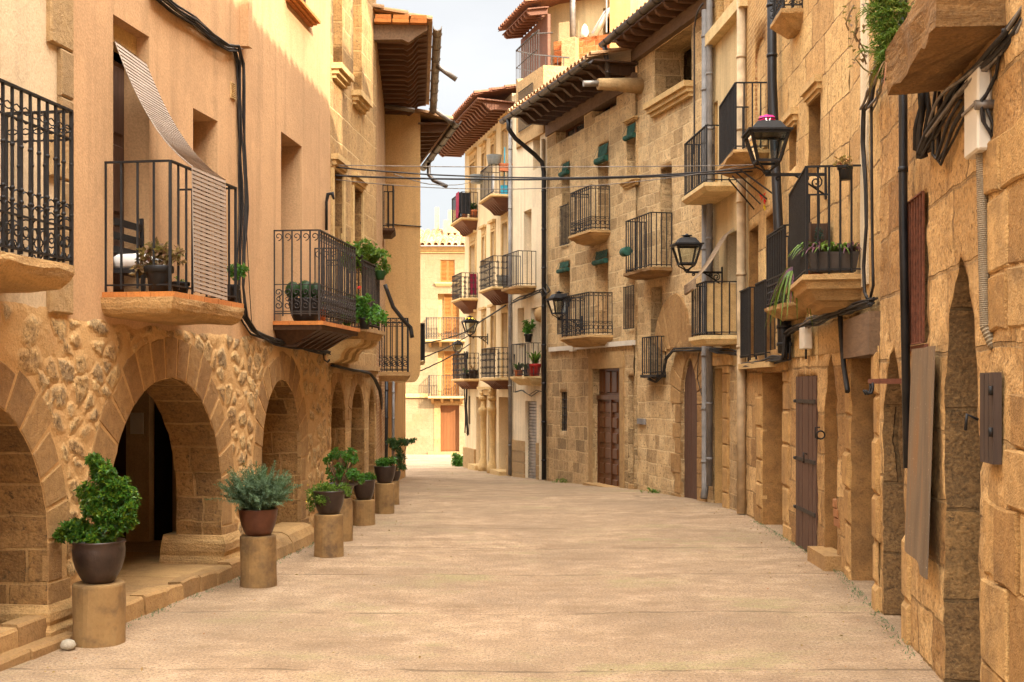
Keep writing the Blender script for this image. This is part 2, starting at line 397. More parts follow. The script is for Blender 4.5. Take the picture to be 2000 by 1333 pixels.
M['terracotta'] = plain('terracotta', (.42, .13, .05), .75, .25, 9)
M['glaze'] = plain('brown_glazed_pot', (.040, .024, .017), .28, .5, 6)
M['glaze_red'] = plain('red_brown_glazed_pot', (.10, .036, .018), .35, .4, 6)
M['plastic_black'] = plain('black_plastic', (.016, .015, .015), .5)
M['plastic_red'] = plain('red_plastic', (.38, .025, .02), .45)
M['soil'] = plain('soil', (.05, .032, .02), .95)
M['green_blind'] = plain('green_slat_blind', (.022, .08, .052), .7, .5, 10)
M['white_box'] = plain('white_plastic_box', (.62, .55, .44), .5, .12, 3)
M['conduit'] = plain('corrugated_conduit', (.23, .17, .10), .6, .2)
M['cloth_white'] = plain('white_cloth', (.7, .66, .6), .85, .08)
M['cloth_red'] = plain('dark_red_cloth', (.26, .02, .045), .85)
M['cloth_black'] = plain('black_cloth', (.02, .02, .022), .85)
M['blue'] = plain('turquoise_plastic', (.03, .34, .45), .5)
M['steel_bucket'] = plain('grey_bucket', (.3, .33, .34), .5)
M['pink'] = plain('pink_cloth', (.75, .03, .22), .8)
M['yellow_cloth'] = plain('yellow_cloth', (.8, .6, .05), .8)
M['flower_red'] = plain('red_petal', (.62, .012, .015), .6)
M['twig'] = plain('twig', (.16, .09, .045), .85)
M['leaf'] = leafm('laurel_leaf', [(0.017, 0.058, 0.007), (0.038, 0.121, 0.012), (0.063, 0.173, 0.016), (0.212, 0.269, 0.019)], .35)
M['leaf_grey'] = leafm('rosemary_needles', [(0.065, 0.111, 0.058), (0.111, 0.169, 0.091), (0.169, 0.234, 0.130)], .7)
M['leaf_light'] = leafm('light_leaf', [(0.048, 0.115, 0.012), (0.106, 0.183, 0.019), (0.192, 0.260, 0.038)], .5)
M['leaf_jade'] = leafm('jade_leaf', [(0.029, 0.096, 0.014), (0.058, 0.173, 0.019), (0.106, 0.240, 0.029)], .35)
M['leaf_dark'] = leafm('dark_leaf', [(0.012, 0.036, 0.012), (0.019, 0.058, 0.016), (0.034, 0.082, 0.019)], .5)
M['leaf_red'] = leafm('reddish_leaf', [(.14, .05, .03), (.22, .12, .05), (.28, .2, .08)], .5)
M['leaf_purple'] = leafm('purple_leaf', [(.07, .012, .03), (.14, .03, .06)], .5)
M['leaf_dry'] = leafm('dry_leaf', [(.2, .1, .04), (.34, .2, .07), (.3, .05, .03)], .7)
M['fern'] = leafm('fern_leaf', [(0.052, 0.117, 0.016), (0.117, 0.208, 0.026), (0.286, 0.312, 0.065)], .5)
M['sheet_rust'] = None
# ------------------------------------------------------------------ walls with openings
def inpoly(p, poly):
    x, y = p; c = False; n = len(poly)
    for i in range(n):
        x1, y1 = poly[i]; x2, y2 = poly[i - 1]
        if (y1 > y) != (y2 > y) and x < (x2 - x1) * (y - y1) / (y2 - y1) + x1: c = not c
    return c
def subdiv(poly, step):
    o = []
    for i, a in enumerate(poly):
        b = poly[(i + 1) % len(poly)]; L = math.hypot(b[0] - a[0], b[1] - a[1]); k = max(1, int(math.ceil(L / step)))
        for j in range(k): o.append((lerp(a[0], b[0], j / k), lerp(a[1], b[1], j / k)))
    return o
def rect(u0, u1, z0, z1): return [(u0, z0), (u1, z0), (u1, z1), (u0, z1)]
def arch(u0, u1, z0, zs, zt, point=0.0, n=16):
    """door-shaped outline: jambs to zs, then a round (or slightly pointed) head to zt"""
    c = (u0 + u1) / 2; r = (u1 - u0) / 2; o = [(u0, z0), (u1, z0)]
    for i in range(n + 1):
        a = math.pi * i / n; s = math.sin(a); x = math.cos(a)
        if point: s = s * (1 - point) + (1 - abs(x)) * point
        o.append((c + r * x, zs + (zt - zs) * s))
    return o
def wall_mesh(name, parent, W, u0, u1, zb, zt, mats, holes=(), step=.3, relief=None, jit=0.0, hstep=None, rsub=1, outline=None):
    """holes: (outline, depth). mats: wall, reveal. relief(u, z) -> offset, stone, rnd"""
    rnd = random.Random(3)
    out = subdiv(outline or rect(u0, u1, zb, zt), step)
    pts = [V(p) for p in out]; edges = [(i, (i + 1) % len(out)) for i in range(len(out))]
    hp = []
    for poly, depth in holes:
        h = subdiv(poly, hstep or min(step, .12))
        if jit: h = [(p[0] + jit * fbm(V((p[0] * 4, p[1] * 4, 1.7)), 3), p[1] + jit * fbm(V((p[0] * 4, p[1] * 4, 8.1)), 3)) for p in h]
        k = len(pts); pts += [V(p) for p in h]; edges += [(k + i, k + (i + 1) % len(h)) for i in range(len(h))]
        hp.append((h, depth, k, (min(p[0] for p in h), max(p[0] for p in h), min(p[1] for p in h), max(p[1] for p in h))))
    cell = {}
    for p in pts: cell.setdefault((int(p.x / step), int(p.y / step)), []).append(p)
    def near(x, z):
        a, b = int(x / step), int(z / step)
        for i in (-1, 0, 1):
            for j in (-1, 0, 1):
                for q in cell.get((a + i, b + j), ()):
                    if (q.x - x) ** 2 + (q.y - z) ** 2 < (step * .45) ** 2: return True
        return False
    nu = int((u1 - u0) / step); nz = int((zt - zb) / step)
    for i in range(1, nu):
        for j in range(1, nz):
            x = u0 + (u1 - u0) * (i + rnd.uniform(-.25, .25)) / nu; z = zb + (zt - zb) * (j + rnd.uniform(-.25, .25)) / nz
            if outline and not inpoly((x, z), out): continue
            if any(b[0] < x < b[1] and b[2] < z < b[3] and inpoly((x, z), h) for h, _, _, b in hp): continue
            if near(x, z): continue
            pts.append(V((x, z)))
    vs, es, fs, ov, oe, of = delaunay_2d_cdt(pts, edges, [], 0, 1e-6)
    mp = {}
    for i, l in enumerate(ov):
        for k in l: mp[k] = i
    mb = MB(); stn = []; rn = []
    for v in vs:
        o, a, b = relief(v.x, v.y) if relief else (0, .5, .5)
        mb.add(W.P(v.x, v.y, o)); stn.append(a); rn.append(b)
    flip = W.t3.cross(V((0, 0, 1))).dot(W.n3) < 0
    for f in fs:
        c = (sum(vs[i].x for i in f) / len(f), sum(vs[i].y for i in f) / len(f))
        if outline and not inpoly(c, out): continue
        if any(b[0] < c[0] < b[1] and b[2] < c[1] < b[3] and inpoly(c, h) for h, _, _, b in hp): continue
        a = vs[f[0]]; b = vs[f[1]]; d = vs[f[2]]
        ccw = (b.x - a.x) * (d.y - a.y) - (b.y - a.y) * (d.x - a.x) > 0
        f = list(f) if ccw != flip else list(f)[::-1]
        mb.face(f, 0, [(vs[i].x, vs[i].y) for i in f], bool(relief))
    for h, depth, k, _ in hp:
        n = len(h); prev = [mp[k + i] for i in range(n)]; per = [0]
        for i in range(n):
            a = h[i]; b = h[(i + 1) % n]; per.append(per[-1] + math.hypot(a[0] - b[0], a[1] - b[1]))
        base = h[0][0]
        for s in range(1, rsub + 1):
            dd = depth * s / rsub; cur = []
            for i in range(n):
                q = W.P(h[i][0], h[i][1], -dd)
                if relief and s < rsub: q += V((noise.noise(q * 5), 0, noise.noise(q * 5 + V((9, 0, 0))))) * .015
                cur.append(mb.add(q)); stn.append(.5); rn.append(.5)
            d0 = depth * (s - 1) / rsub
            for i in range(n):
                j = (i + 1) % n
                f = (prev[i], prev[j], cur[j], cur[i]); uv = [(base + d0, per[i] + h[0][1]), (base + d0, per[i + 1] + h[0][1]), (base + dd, per[i + 1] + h[0][1]), (base + dd, per[i] + h[0][1])]
                if flip: f = f[::-1]; uv = uv[::-1]
                mb.face(f, 1 if len(mats) > 1 else 0, uv)
            prev = cur
    return mb.build(name, mats, parent, {'stone': stn, 'rnd': rn} if relief else None, fix=False)

def shell(parent, W, u0, u1, zt, D, mat, name='side_wall', roof=None, z0=None, sides=(1, 2, 3)):
    """the rest of the building behind its street front"""
    mb = MB(); e = .02
    zb = (z0 if z0 is not None else min(W.g(u0), W.g(u1)) - .4)
    f = [W.P(u0 + e, 0, -.01), W.P(u1 - e, 0, -.01), W.P(u1 - e, 0, -D), W.P(u0 + e, 0, -D)]
    lo = [V((p.x, p.y, zb)) for p in f]; hi = [V((p.x, p.y, zt)) for p in f]
    for i in sides:
        j = (i + 1) % 4
        mb.poly([lo[i], lo[j], hi[j], hi[i]], 0, [(0, zb), (D, zb), (D, zt), (0, zt)])
    mb.poly(hi, 0, [(0, 0), (1, 0), (1, D), (0, D)])
    return mb.build(name, mat, parent)

def voussoirs(parent, W, u0, u1, zs, zt, h, n, proud=.012, z0=None, point=0.0, jamb=None, mat=None, seed=1):
    rnd = random.Random(seed); mb = MB(); c = (u0 + u1) / 2; r = (u1 - u0) / 2; H = zt - zs
    def pt(a, k):
        s = math.sin(a); x = math.cos(a)
        if point: s = s * (1 - point) + (1 - abs(x)) * point
        return (c + r * x + k * x * 1.0, zs + H * s + k * math.sin(a))
    for i in range(n):
        a = math.pi * i / n + .012; b = math.pi * (i + 1) / n - .012; k = h * rnd.uniform(.85, 1.15)
        out = [pt(a, .0), pt(a, k), pt((a + b) / 2, k * 1.02), pt(b, k), pt(b, .0), pt((a + b) / 2, .0)]
        mb.block(W, out, proud * rnd.uniform(.85, 1.1), .007)
    if z0 is not None:
        for sgn, ue in ((-1, u0), (1, u1)):
            z = zs - .012
            k = 0
            while z > z0:
                hh = rnd.uniform(.24, .38); w = (jamb or h) * (1.0 if k % 2 else .62) * rnd.uniform(.9, 1.1); zl = max(z - hh, z0)
                a, b = (ue - w, ue) if sgn < 0 else (ue, ue + w)
                mb.block(W, rect(a, b, zl + .012, z), proud * rnd.uniform(.85, 1.1), .007); z = zl; k += 1
    return mb.build('arch_surround', mat or M['vouss'], parent)

# ------------------------------------------------------------------ ironwork and balconies
def ring(mb, c, ax, ay, r, w, n=10, a0=0, a1=6.2832):
    full = abs(a1 - a0) > 6.2
    pts = [c + ax * (math.cos(lerp(a0, a1, i / n)) * r) + ay * (math.sin(lerp(a0, a1, i / n)) * r) for i in range(n if full else n + 1)]
    mb.tube(pts, w, 4, closed=full)
def scroll(mb, c, ax, ay, r, w, turns=1.4, s=1, n=14, a0=0):
    pts = []
    for i in range(n + 1):
        t = i / n; a = a0 + s * turns * 6.2832 * t; k = r * (1 - .78 * t)
        pts.append(c + ax * (math.cos(a) * k) + ay * (math.sin(a) * k))
    mb.tube(pts, w, 4)
def railing(parent, W, u0, u1, p, z0, z1, s=.11, r=.0075, style='', sides=(1, 1), mat='iron', mid=None, p0=0.0):
    mb = MB(); up = V((0, 0, 1))
    path = []
    if sides[0]: path.append((W.P(u0, 0, p0), W.P(u0, 0, p)))
    path.append((W.P(u0, 0, p), W.P(u1, 0, p)))
    if sides[1]: path.append((W.P(u1, 0, p), W.P(u1, 0, p0)))
    for a, b in path:
        d = b - a; L = d.length; t = d / L; nn = t.cross(up)
        Z = lambda q, z: V((q.x, q.y, z))
        mb.bar(Z(a, z1), Z(b, z1), r * 3.6, r * 1.8); mb.bar(Z(a, z0 + .03), Z(b, z0 + .03), r * 2.6, r * 1.6)
        if mid: mb.bar(Z(a, lerp(z0, z1, mid)), Z(b, lerp(z0, z1, mid)), r * 2, r * 1.4)
        k = max(2, int(round(L / s)))
        for i in range(k + 1):
            if i == k and b is not path[-1][1] and not (b - path[-1][1]).length < 1e-6: continue
            q = a + t * (L * i / k); rr = r * (1.35 if i in (0, k) else 1)
            mb.bar(Z(q, z0 - (.0 if i not in (0, k) else .05)), Z(q, z1), rr * 2, rr * 2)
        if style == 'scroll':      # C-scroll band along the foot, small loops under the hand rail
            h = .30; zb = z0 + .05
            for zz in (zb + h * .02, zb + h + .02): mb.bar(Z(a, zz), Z(b, zz), r * 1.6, r * 1.2)
            for i in range(k):
                q = a + t * (L * (i + .5) / k); w = L / k * .5
                scroll(mb, Z(q, zb + h * .76), t, up, min(w, .065) * .95, r * .75, 1.3, 1, 12, -1.57)
                scroll(mb, Z(q, zb + h * .26), t, up, min(w, .065) * .95, r * .75, 1.3, -1, 12, 1.57)
                ring(mb, Z(q, zb + h * .51), t, up, .022, r * .7, 6)
                scroll(mb, Z(q, z1 - .07), t, up, min(w, .05), r * .7, 1.1, 1, 10, -1.57)
        elif style == 'rich':      # interlaced hoops, collars and bows from top to bottom
            for i in range(k):
                q = a + t * (L * (i + .5) / k); w = L / k
                ring(mb, Z(q, z1 - .09), t, up, w * .62, r * .6, 8, 3.14, 6.28); ring(mb, Z(q, z1 - .16), t, up, w * .5, r * .6, 8)
                for zz in (.36, .27):
                    ring(mb, Z(q, z0 + zz), t, up, w * .5, r * .7, 8, 0, 3.14)
                ring(mb, Z(q, z0 + .15), t, up, w * .34, r * .7, 8); ring(mb, Z(q, z0 + .07), t, up, w * .3, r * .7, 8, 3.14, 6.28)
                qq = a + t * (L * i / k)
                for zz in (.34, .42, .7): mb.lathe([(.004, -.02), (.017, -.006), (.017, .006), (.004, .02)], Z(qq, z0 + zz), 6)
            mb.bar(Z(a, z0 + .25), Z(b, z0 + .25), r * 2, r * 1.5); mb.bar(Z(a, z1 - .2), Z(b, z1 - .2), r * 1.6, r * 1.2)
        elif style == 'hoop':      # pointed hoops at the foot and a band of rings at the top
            h = .22
            mb.bar(Z(a, z0 + .04 + h), Z(b, z0 + .04 + h), r * 1.6, r * 1.2); mb.bar(Z(a, z1 - .07), Z(b, z1 - .07), r * 1.5, r * 1.1)
            for i in range(k):
                q = a + t * (L * (i + .5) / k); w = L / k
                ring(mb, Z(q, z0 + .14), t, up, w * .42, r * .8, 8); ring(mb, Z(q, z0 + .05 + h), t, up, w * .48, r * .7, 8, 3.14, 6.28)
                ring(mb, Z(q, z1 - .035), t, up, w * .3, r * .6, 6)
        elif style == 'curl':
            for i in range(k):
                q = a + t * (L * i / k)
                for fr in (.14, .34, .6, .8):
                    for sg in (-1, 1): scroll(mb, Z(q, lerp(z0, z1, fr)) + t * (sg * .032), t, up, .03, r * .7, 1.1, sg, 8, 1.57)
    return mb.build('railing', M[mat], parent, fix=False)

def slab(parent, W, u0, u1, p, levels, mat, name='balcony', m2=None, jit=0):
    """levels: (z, growth) from the top down; growth is added on the three free sides"""
    mb = MB()
    if jit:
        rg = []; uu = [lerp(u0, u1, i / 12) for i in range(13)]; pp = [p * i / 4 for i in range(5)]
        for z, g in levels:
            r = []
            for o in pp[:-1]: r.append((u0 - g, o + (g if o else -.03), z))
            for i, u in enumerate(uu): r.append((lerp(u0 - g, u1 + g, i / 12), p + g, z))
            for o in pp[::-1][1:]: r.append((u1 + g, o + (g if o else -.03), z))
            q = []
            for (u, o, z_) in r:
                w = W.P(u, z_, o); k = jit if z_ < levels[0][0] - .01 else jit * .2
                q.append(w + V((noise.noise(w * 4), noise.noise(w * 4 + V((5, 1, 2))), noise.noise(w * 5 + V((1, 7, 3))))) * k)
            rg.append(q)
        mb.loft(rg[::-1])
    else:
        for a, b in zip(levels, levels[1:]):
            rg = []
            for z, g in (b, a):
                rg.append([W.P(u0 - g, z, -.03), W.P(u0 - g, z, p + g), W.P(u1 + g, z, p + g), W.P(u1 + g, z, -.03)])
            if abs(a[0] - b[0]) < 1e-4: continue
            mb.loft(rg)
    return mb.build(name, M[mat], parent)
def edge_tiles(parent, W, u0, u1, p, z, h=.045, g=.05, n=None):
    mb = MB(); L = u1 - u0 + 2 * g; k = n or int(L / .3); e = .003
    for i in range(k): mb.wbox(W, u0 - g + L * i / k + e, u0 - g + L * (i + 1) / k - e, z - h, z, -.02 if 0 else p + g - .2, p + g)
    k = max(2, int(p / .28))
    for i in range(k):
        a = (p + g - .2) * i / k; b = (p + g - .2) * (i + 1) / k
        for ua, ub in ((u0 - g, u0 - g + .22), (u1 + g - .22, u1 + g)): mb.wbox(W, ua, ub, z - h, z, a + e, b - e)
    mb.wbox(W, u0 - g + .22, u1 + g - .22, z - h, z - .004, 0, p + g - .2)
    return mb.build('floor_tiles', M['tile_orange'], parent)
def wood_under(parent, W, u0, u1, p, z, h, n=5, mat='wood_dark', inset=.16):
    """sloping boarded underside with ribs running out from the wall"""
    mb = MB()
    mb.loft([[W.P(u0 + inset, z - h, -.02), W.P(u0 + inset, z - h, p * .35), W.P(u1 - inset, z - h, p * .35), W.P(u1 - inset, z - h, -.02)],
             [W.P(u0, z, -.02), W.P(u0, z, p), W.P(u1, z, p), W.P(u1, z, -.02)]])
    for i in range(n):
        u = lerp(u0 + inset + .05, u1 - inset - .05, i / max(1, n - 1))
        mb.prism([W.P(u - .03, z - h - .03, .0), W.P(u - .03, z - h - .03, p * .4), W.P(u - .03, z - .02, p - .03), W.P(u - .03, z - .001, p - .06), W.P(u - .03, z - .001, 0)], W.t3 * .06)
    return mb.build('rafters', M[mat], parent)

# ------------------------------------------------------------------ opening fillings
def leafdoor(parent, W, u0, u1, z0, z1, off, mat, rows=4, cols=2, kind='panel', name='door', th=.05):
    mb = MB(); mb.wbox(W, u0, u1, z0, z1, off - th, off)
    w = (u1 - u0) / cols; h = (z1 - z0) / rows
    if kind == 'panel':
        for i in range(cols):
            for j in range(rows):
                a = u0 + w * i; b = z0 + h * j; e = min(w, h) * .13
                mb.loft([[W.P(a + e, b + e, off - .004), W.P(a + w - e, b + e, off - .004), W.P(a + w - e, b + h - e, off - .004), W.P(a + e, b + h - e, off - .004)],
                         [W.P(a + e * 1.6, b + e * 1.6, off + .022), W.P(a + w - e * 1.6, b + e * 1.6, off + .022), W.P(a + w - e * 1.6, b + h - e * 1.6, off + .022), W.P(a + e * 1.6, b + h - e * 1.6, off + .022)]])
    elif kind == 'board':
        for i in range(cols):
            a = u0 + w * i; mb.wbox(W, a + .005, a + w - .005, z0 + .002, z1 - .002, off - .01, off + .012 + .004 * ((i * 7) % 3))
    elif kind == 'louvre':
        for i in range(cols):
            a = u0 + w * i; e = .045
            for q in ((a + .004, a + e, z0, z1), (a + w - e, a + w - .004, z0, z1), (a + e, a + w - e, z0, z0 + e * 1.5), (a + e, a + w - e, z1 - e, z1), (a + e, a + w - e, (z0 + z1) / 2 - e / 2, (z0 + z1) / 2 + e / 2)):
                mb.wbox(W, *q, off - .01, off + .03)
            k = int((z1 - z0) / .06)
            for j in range(k):
                z = z0 + (z1 - z0) * (j + .5) / k
                mb.box(W.P(a + w / 2, z, off + .012), W.t3 * (w / 2 - e), (W.n3 - V((0, 0, .9))).normalized() * .026, (W.n3 * .9 + V((0, 0, 1))).normalized() * .004)
    elif kind == 'roll':
        k = int((z1 - z0) / .075)
        for j in range(k):
            za = z0 + (z1 - z0) * j / k; zc = z0 + (z1 - z0) * (j + 1) / k
            mb.prism([W.P(u0, za, off), W.P(u0, za + .012, off + .022), W.P(u0, zc - .02, off + .022), W.P(u0, zc, off)], W.t3 * (u1 - u0))
    return mb.build(name, M[mat], parent)
def window(parent, W, u0, u1, z0, z1, off, frame='window_wood', cols=2, rows=2, pane='pane'):
    mb = MB(); e = .05
    for q in ((u0, u0 + e, z0, z1), (u1 - e, u1, z0, z1), (u0 + e, u1 - e, z0, z0 + e), (u0 + e, u1 - e, z1 - e, z1)): mb.wbox(W, *q, off - .03, off + .02)
    for i in range(1, cols): u = lerp(u0, u1, i / cols); mb.wbox(W, u - .03, u + .03, z0 + e, z1 - e, off - .03, off + .017)
    for j in range(1, rows): z = lerp(z0, z1, j / rows); mb.wbox(W, u0 + e, u1 - e, z - .016, z + .016, off - .03, off + .012)
    f = mb.build('window', M[frame], parent)
    m2 = MB(); m2.wbox(W, u0 + .01, u1 - .01, z0 + .01, z1 - .01, off - .028, off - .02); m2.build('pane', M[pane], f)
    return f
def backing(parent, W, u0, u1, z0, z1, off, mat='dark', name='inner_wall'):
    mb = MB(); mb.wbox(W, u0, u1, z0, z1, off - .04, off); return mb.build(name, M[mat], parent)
def sill(parent, W, u0, u1, z, h=.1, p=.09, mat='trim', name='sill'):
    mb = MB()
    mb.wbox(W, u0, u1, z - h * .4, z, -.02, p); mb.wbox(W, u0 + .03, u1 - .03, z - h * .72, z - h * .4, -.02, p * .7); mb.wbox(W, u0 + .06, u1 - .06, z - h, z - h * .72, -.02, p * .4)
    return mb.build(name, M[mat], parent)
def lintel(parent, W, u0, u1, z, h=.14, p=.07, mat='trim'):
    mb = MB(); mb.wbox(W, u0 - .07, u1 + .07, z + h * .6, z + h, -.02, p); mb.wbox(W, u0 - .04, u1 + .04, z + h * .25, z + h * .6, -.02, p * .6); mb.wbox(W, u0, u1, z + .005, z + h * .25, -.02, p * .3)
    return mb.build('lintel', M[mat], parent)
def surround(parent, W, u0, u1, z0, z1, w=.11, p=.03, mat='trim', cornice=True):
    mb = MB(); mb.wbox(W, u0 - w, u0, z0, z1, -.02, p); mb.wbox(W, u1, u1 + w, z0, z1, -.02, p); mb.wbox(W, u0 - w, u1 + w, z1, z1 + w * 2.4, -.02, p * .7)
    if cornice:
        mb.wbox(W, u0 - w - .04, u1 + w + .04, z1 + w * 2.4, z1 + w * 2.4 + .07, -.02, p + .07)
        mb.wbox(W, u0, u1, z1 + w * .7, z1 + w * 1.3, -.02, p + .012)
    return mb.build('window_surround', M[mat], parent)
def bars(parent, W, u0, u1, z0, z1, off, s=.1, r=.009, mat='iron', rails=(0, 1), name='window_grille'):
    mb = MB(); k = max(2, int(round((u1 - u0) / s)))
    for i in range(k + 1): u = lerp(u0, u1, i / k); mb.bar(W.P(u, z0, off), W.P(u, z1, off), r * 2)
    for t in rails: z = lerp(z0, z1, t); mb.bar(W.P(u0, z, off + .004), W.P(u1, z, off + .004), r * 3, r * 1.5)
    return mb.build(name, M[mat], parent, fix=False)
def blind(label, W, u0, u1, z0, z1, out=.1):
    """a slatted roller blind, rolled up under the lintel"""
    t = thing('roller_blind', label, 'blind', W.P((u0 + u1) / 2, z0, out), 'green slat blinds rolled up in the stone house windows')
    mb = MB(); n = 9; h = z1 - z0
    for i in range(n):
        z = z1 - h * .62 * i / n; mb.bar(W.P(u0 + .04, z, out - .04 + .03 * i / n), W.P(u1 - .04, z, out - .04 + .03 * i / n), .012, h * .62 / n * .7)
    r = h * .155; ax = W.n3; ay = V((0, 0, 1))
    for k in range(14):
        a = 6.28 * k / 14; c = ax * math.cos(a) * r + ay * math.sin(a) * r
        mb.bar(W.P(u0 + .01, z0 + r, out + .01) + c, W.P(u1 - .01, z0 + r, out + .01) + c, r * .4)
    mb.tube([W.P(u0 + .015, z0 + r, out + .01), W.P(u1 - .015, z0 + r, out + .01)], r * .95, 12)
    mb.build('slats', M['green_blind'], t)
    m2 = MB()
    for u in (lerp(u0, u1, .2), lerp(u0, u1, .8)): m2.tube([W.P(u, z1, out), W.P(u, z0 + r * 2.2, out + .05 + r), W.P(u, z0 - .01, out + .05 + r)], .004, 4)
    m2.build('cord', M['green_blind'], t)
    return t

def gutter(parent, a, b, r=.07, mat='gutter', hangers=6, tilt=V((0, 0, 1))):
    mb = MB(); a = V(a); b = V(b); d = (b - a).normalized(); side = d.cross(V((0, 0, 1))).normalized(); n = 8
    rg = []
    for q in (a, b):
        o = [q + side * (math.cos(math.pi + math.pi * i / n) * r) + V((0, 0, math.sin(math.pi + math.pi * i / n) * r)) for i in range(n + 1)]
        i_ = [q + side * (math.cos(math.pi + math.pi * i / n) * r * .88) + V((0, 0, math.sin(math.pi + math.pi * i / n) * r * .88 + .006)) for i in range(n + 1)]
        rg.append(o + i_[::-1])
    mb.loft(rg, sm=False)
    for i in range(hangers):
        q = lerp(a, b, (i + .5) / hangers); pts = [q + side * (math.cos(math.pi + math.pi * k / n) * r * 1.07) + V((0, 0, math.sin(math.pi + math.pi * k / n) * r * 1.07)) for k in range(n + 1)]
        mb.tube(pts, .009, 4)
    return mb.build('gutter', M[mat], parent)
def downpipe(parent, pts, r, mat, collars=6, name='drainpipe'):
    mb = MB(); mb.tube(pts, r, 10)
    L = [(a, b) for a, b in zip(pts, pts[1:])]; a, b = max(L, key=lambda q: (V(q[1]) - V(q[0])).length)
    for i in range(collars):
        q = lerp(V(a), V(b), (i + .5) / collars); d = (V(b) - V(a)).normalized(); mb.tube([q - d * .02, q + d * .02], r * 1.16, 10)
    return mb.build(name, M[mat], parent)
def tiles(parent, W, u0, u1, o0, z0, o1, z1, pitch=.2, r=.07, mat='tile', name='roof', rows=None, jit=.012):
    """barrel tiles running from the eave (o0, z0) up to (o1, z1); each course laps the one below"""
    mb = MB(); k = int((u1 - u0) / pitch); L = math.hypot(o1 - o0, z1 - z0); nr = rows or max(1, int(L / .38)); rnd = random.Random(5)
    mb.poly([W.P(u0, z0 - .02, o0), W.P(u1, z0 - .02, o0), W.P(u1, z1 - .02, o1), W.P(u0, z1 - .02, o1)])
    nz = V((0, 0, 1))
    for i in range(k):
        for j in range(nr):
            a = j / nr; b = min(1, (j + 1.15) / nr); u = u0 + pitch * (i + .5) + rnd.uniform(-jit, jit); rg = []
            for t, lift, rr in ((a, .028, r * 1.06), (b, .0, r * .9)):
                z = lerp(z0, z1, t) + lift + rnd.uniform(-jit, jit) * .6; o = lerp(o0, o1, t)
                ou = [W.P(u + math.cos(q) * rr, z + math.sin(q) * rr, o) for q in [math.pi * x / 6 for x in range(7)]]
                inn = [W.P(u + math.cos(q) * rr * .8, z + math.sin(q) * rr * .8 - .003, o) for q in [math.pi * x / 6 for x in range(7)]]
                rg.append(ou + inn[::-1])
            mb.loft(rg)
    return mb.build(name, M[mat], parent)
def rafters(parent, W, u0, u1, p, z, n, h=.13, w=.075, mat='wood_eave', rise=0.0, curved=False, board=True, name='rafters'):
    mb = MB(); 
    for i in range(n):
        u = lerp(u0, u1, (i + .5) / n)
        if curved: pr = [(-.05, z - h), (p * .5, z - h - .0), (p * .58, z - h - .03), (p * .68, z - h * .8), (p * .8, z - h * .25 + rise * .8), (p * .97, z - h * .12 + rise), (p * .97, z + rise), (-.05, z)]
        else: pr = [(-.05, z - h), (p * .8, z - h + rise * .8), (p * .92, z - h * .55 + rise), (p * .97, z + rise), (-.05, z)]
        mb.prism([W.P(u - w / 2, q[1], q[0]) for q in pr], W.t3 * w)
    o = mb.build(name, M[mat], parent)
    if board:
        m2 = MB(); k = 5
        for j in range(k):
            a = lerp(-.05, p, j / k); b = lerp(-.05, p, (j + 1) / k) - .006
            m2.prism([W.P(u0, z + .003 + rise * max(a, 0) / p, a), W.P(u0, z + .003 + rise * max(b, 0) / p, b), W.P(u0, z + .035 + rise * max(b, 0) / p, b), W.P(u0, z + .035 + rise * max(a, 0) / p, a)], W.t3 * (u1 - u0))
        m2.build('eave_boards', M[mat], parent)
    return o

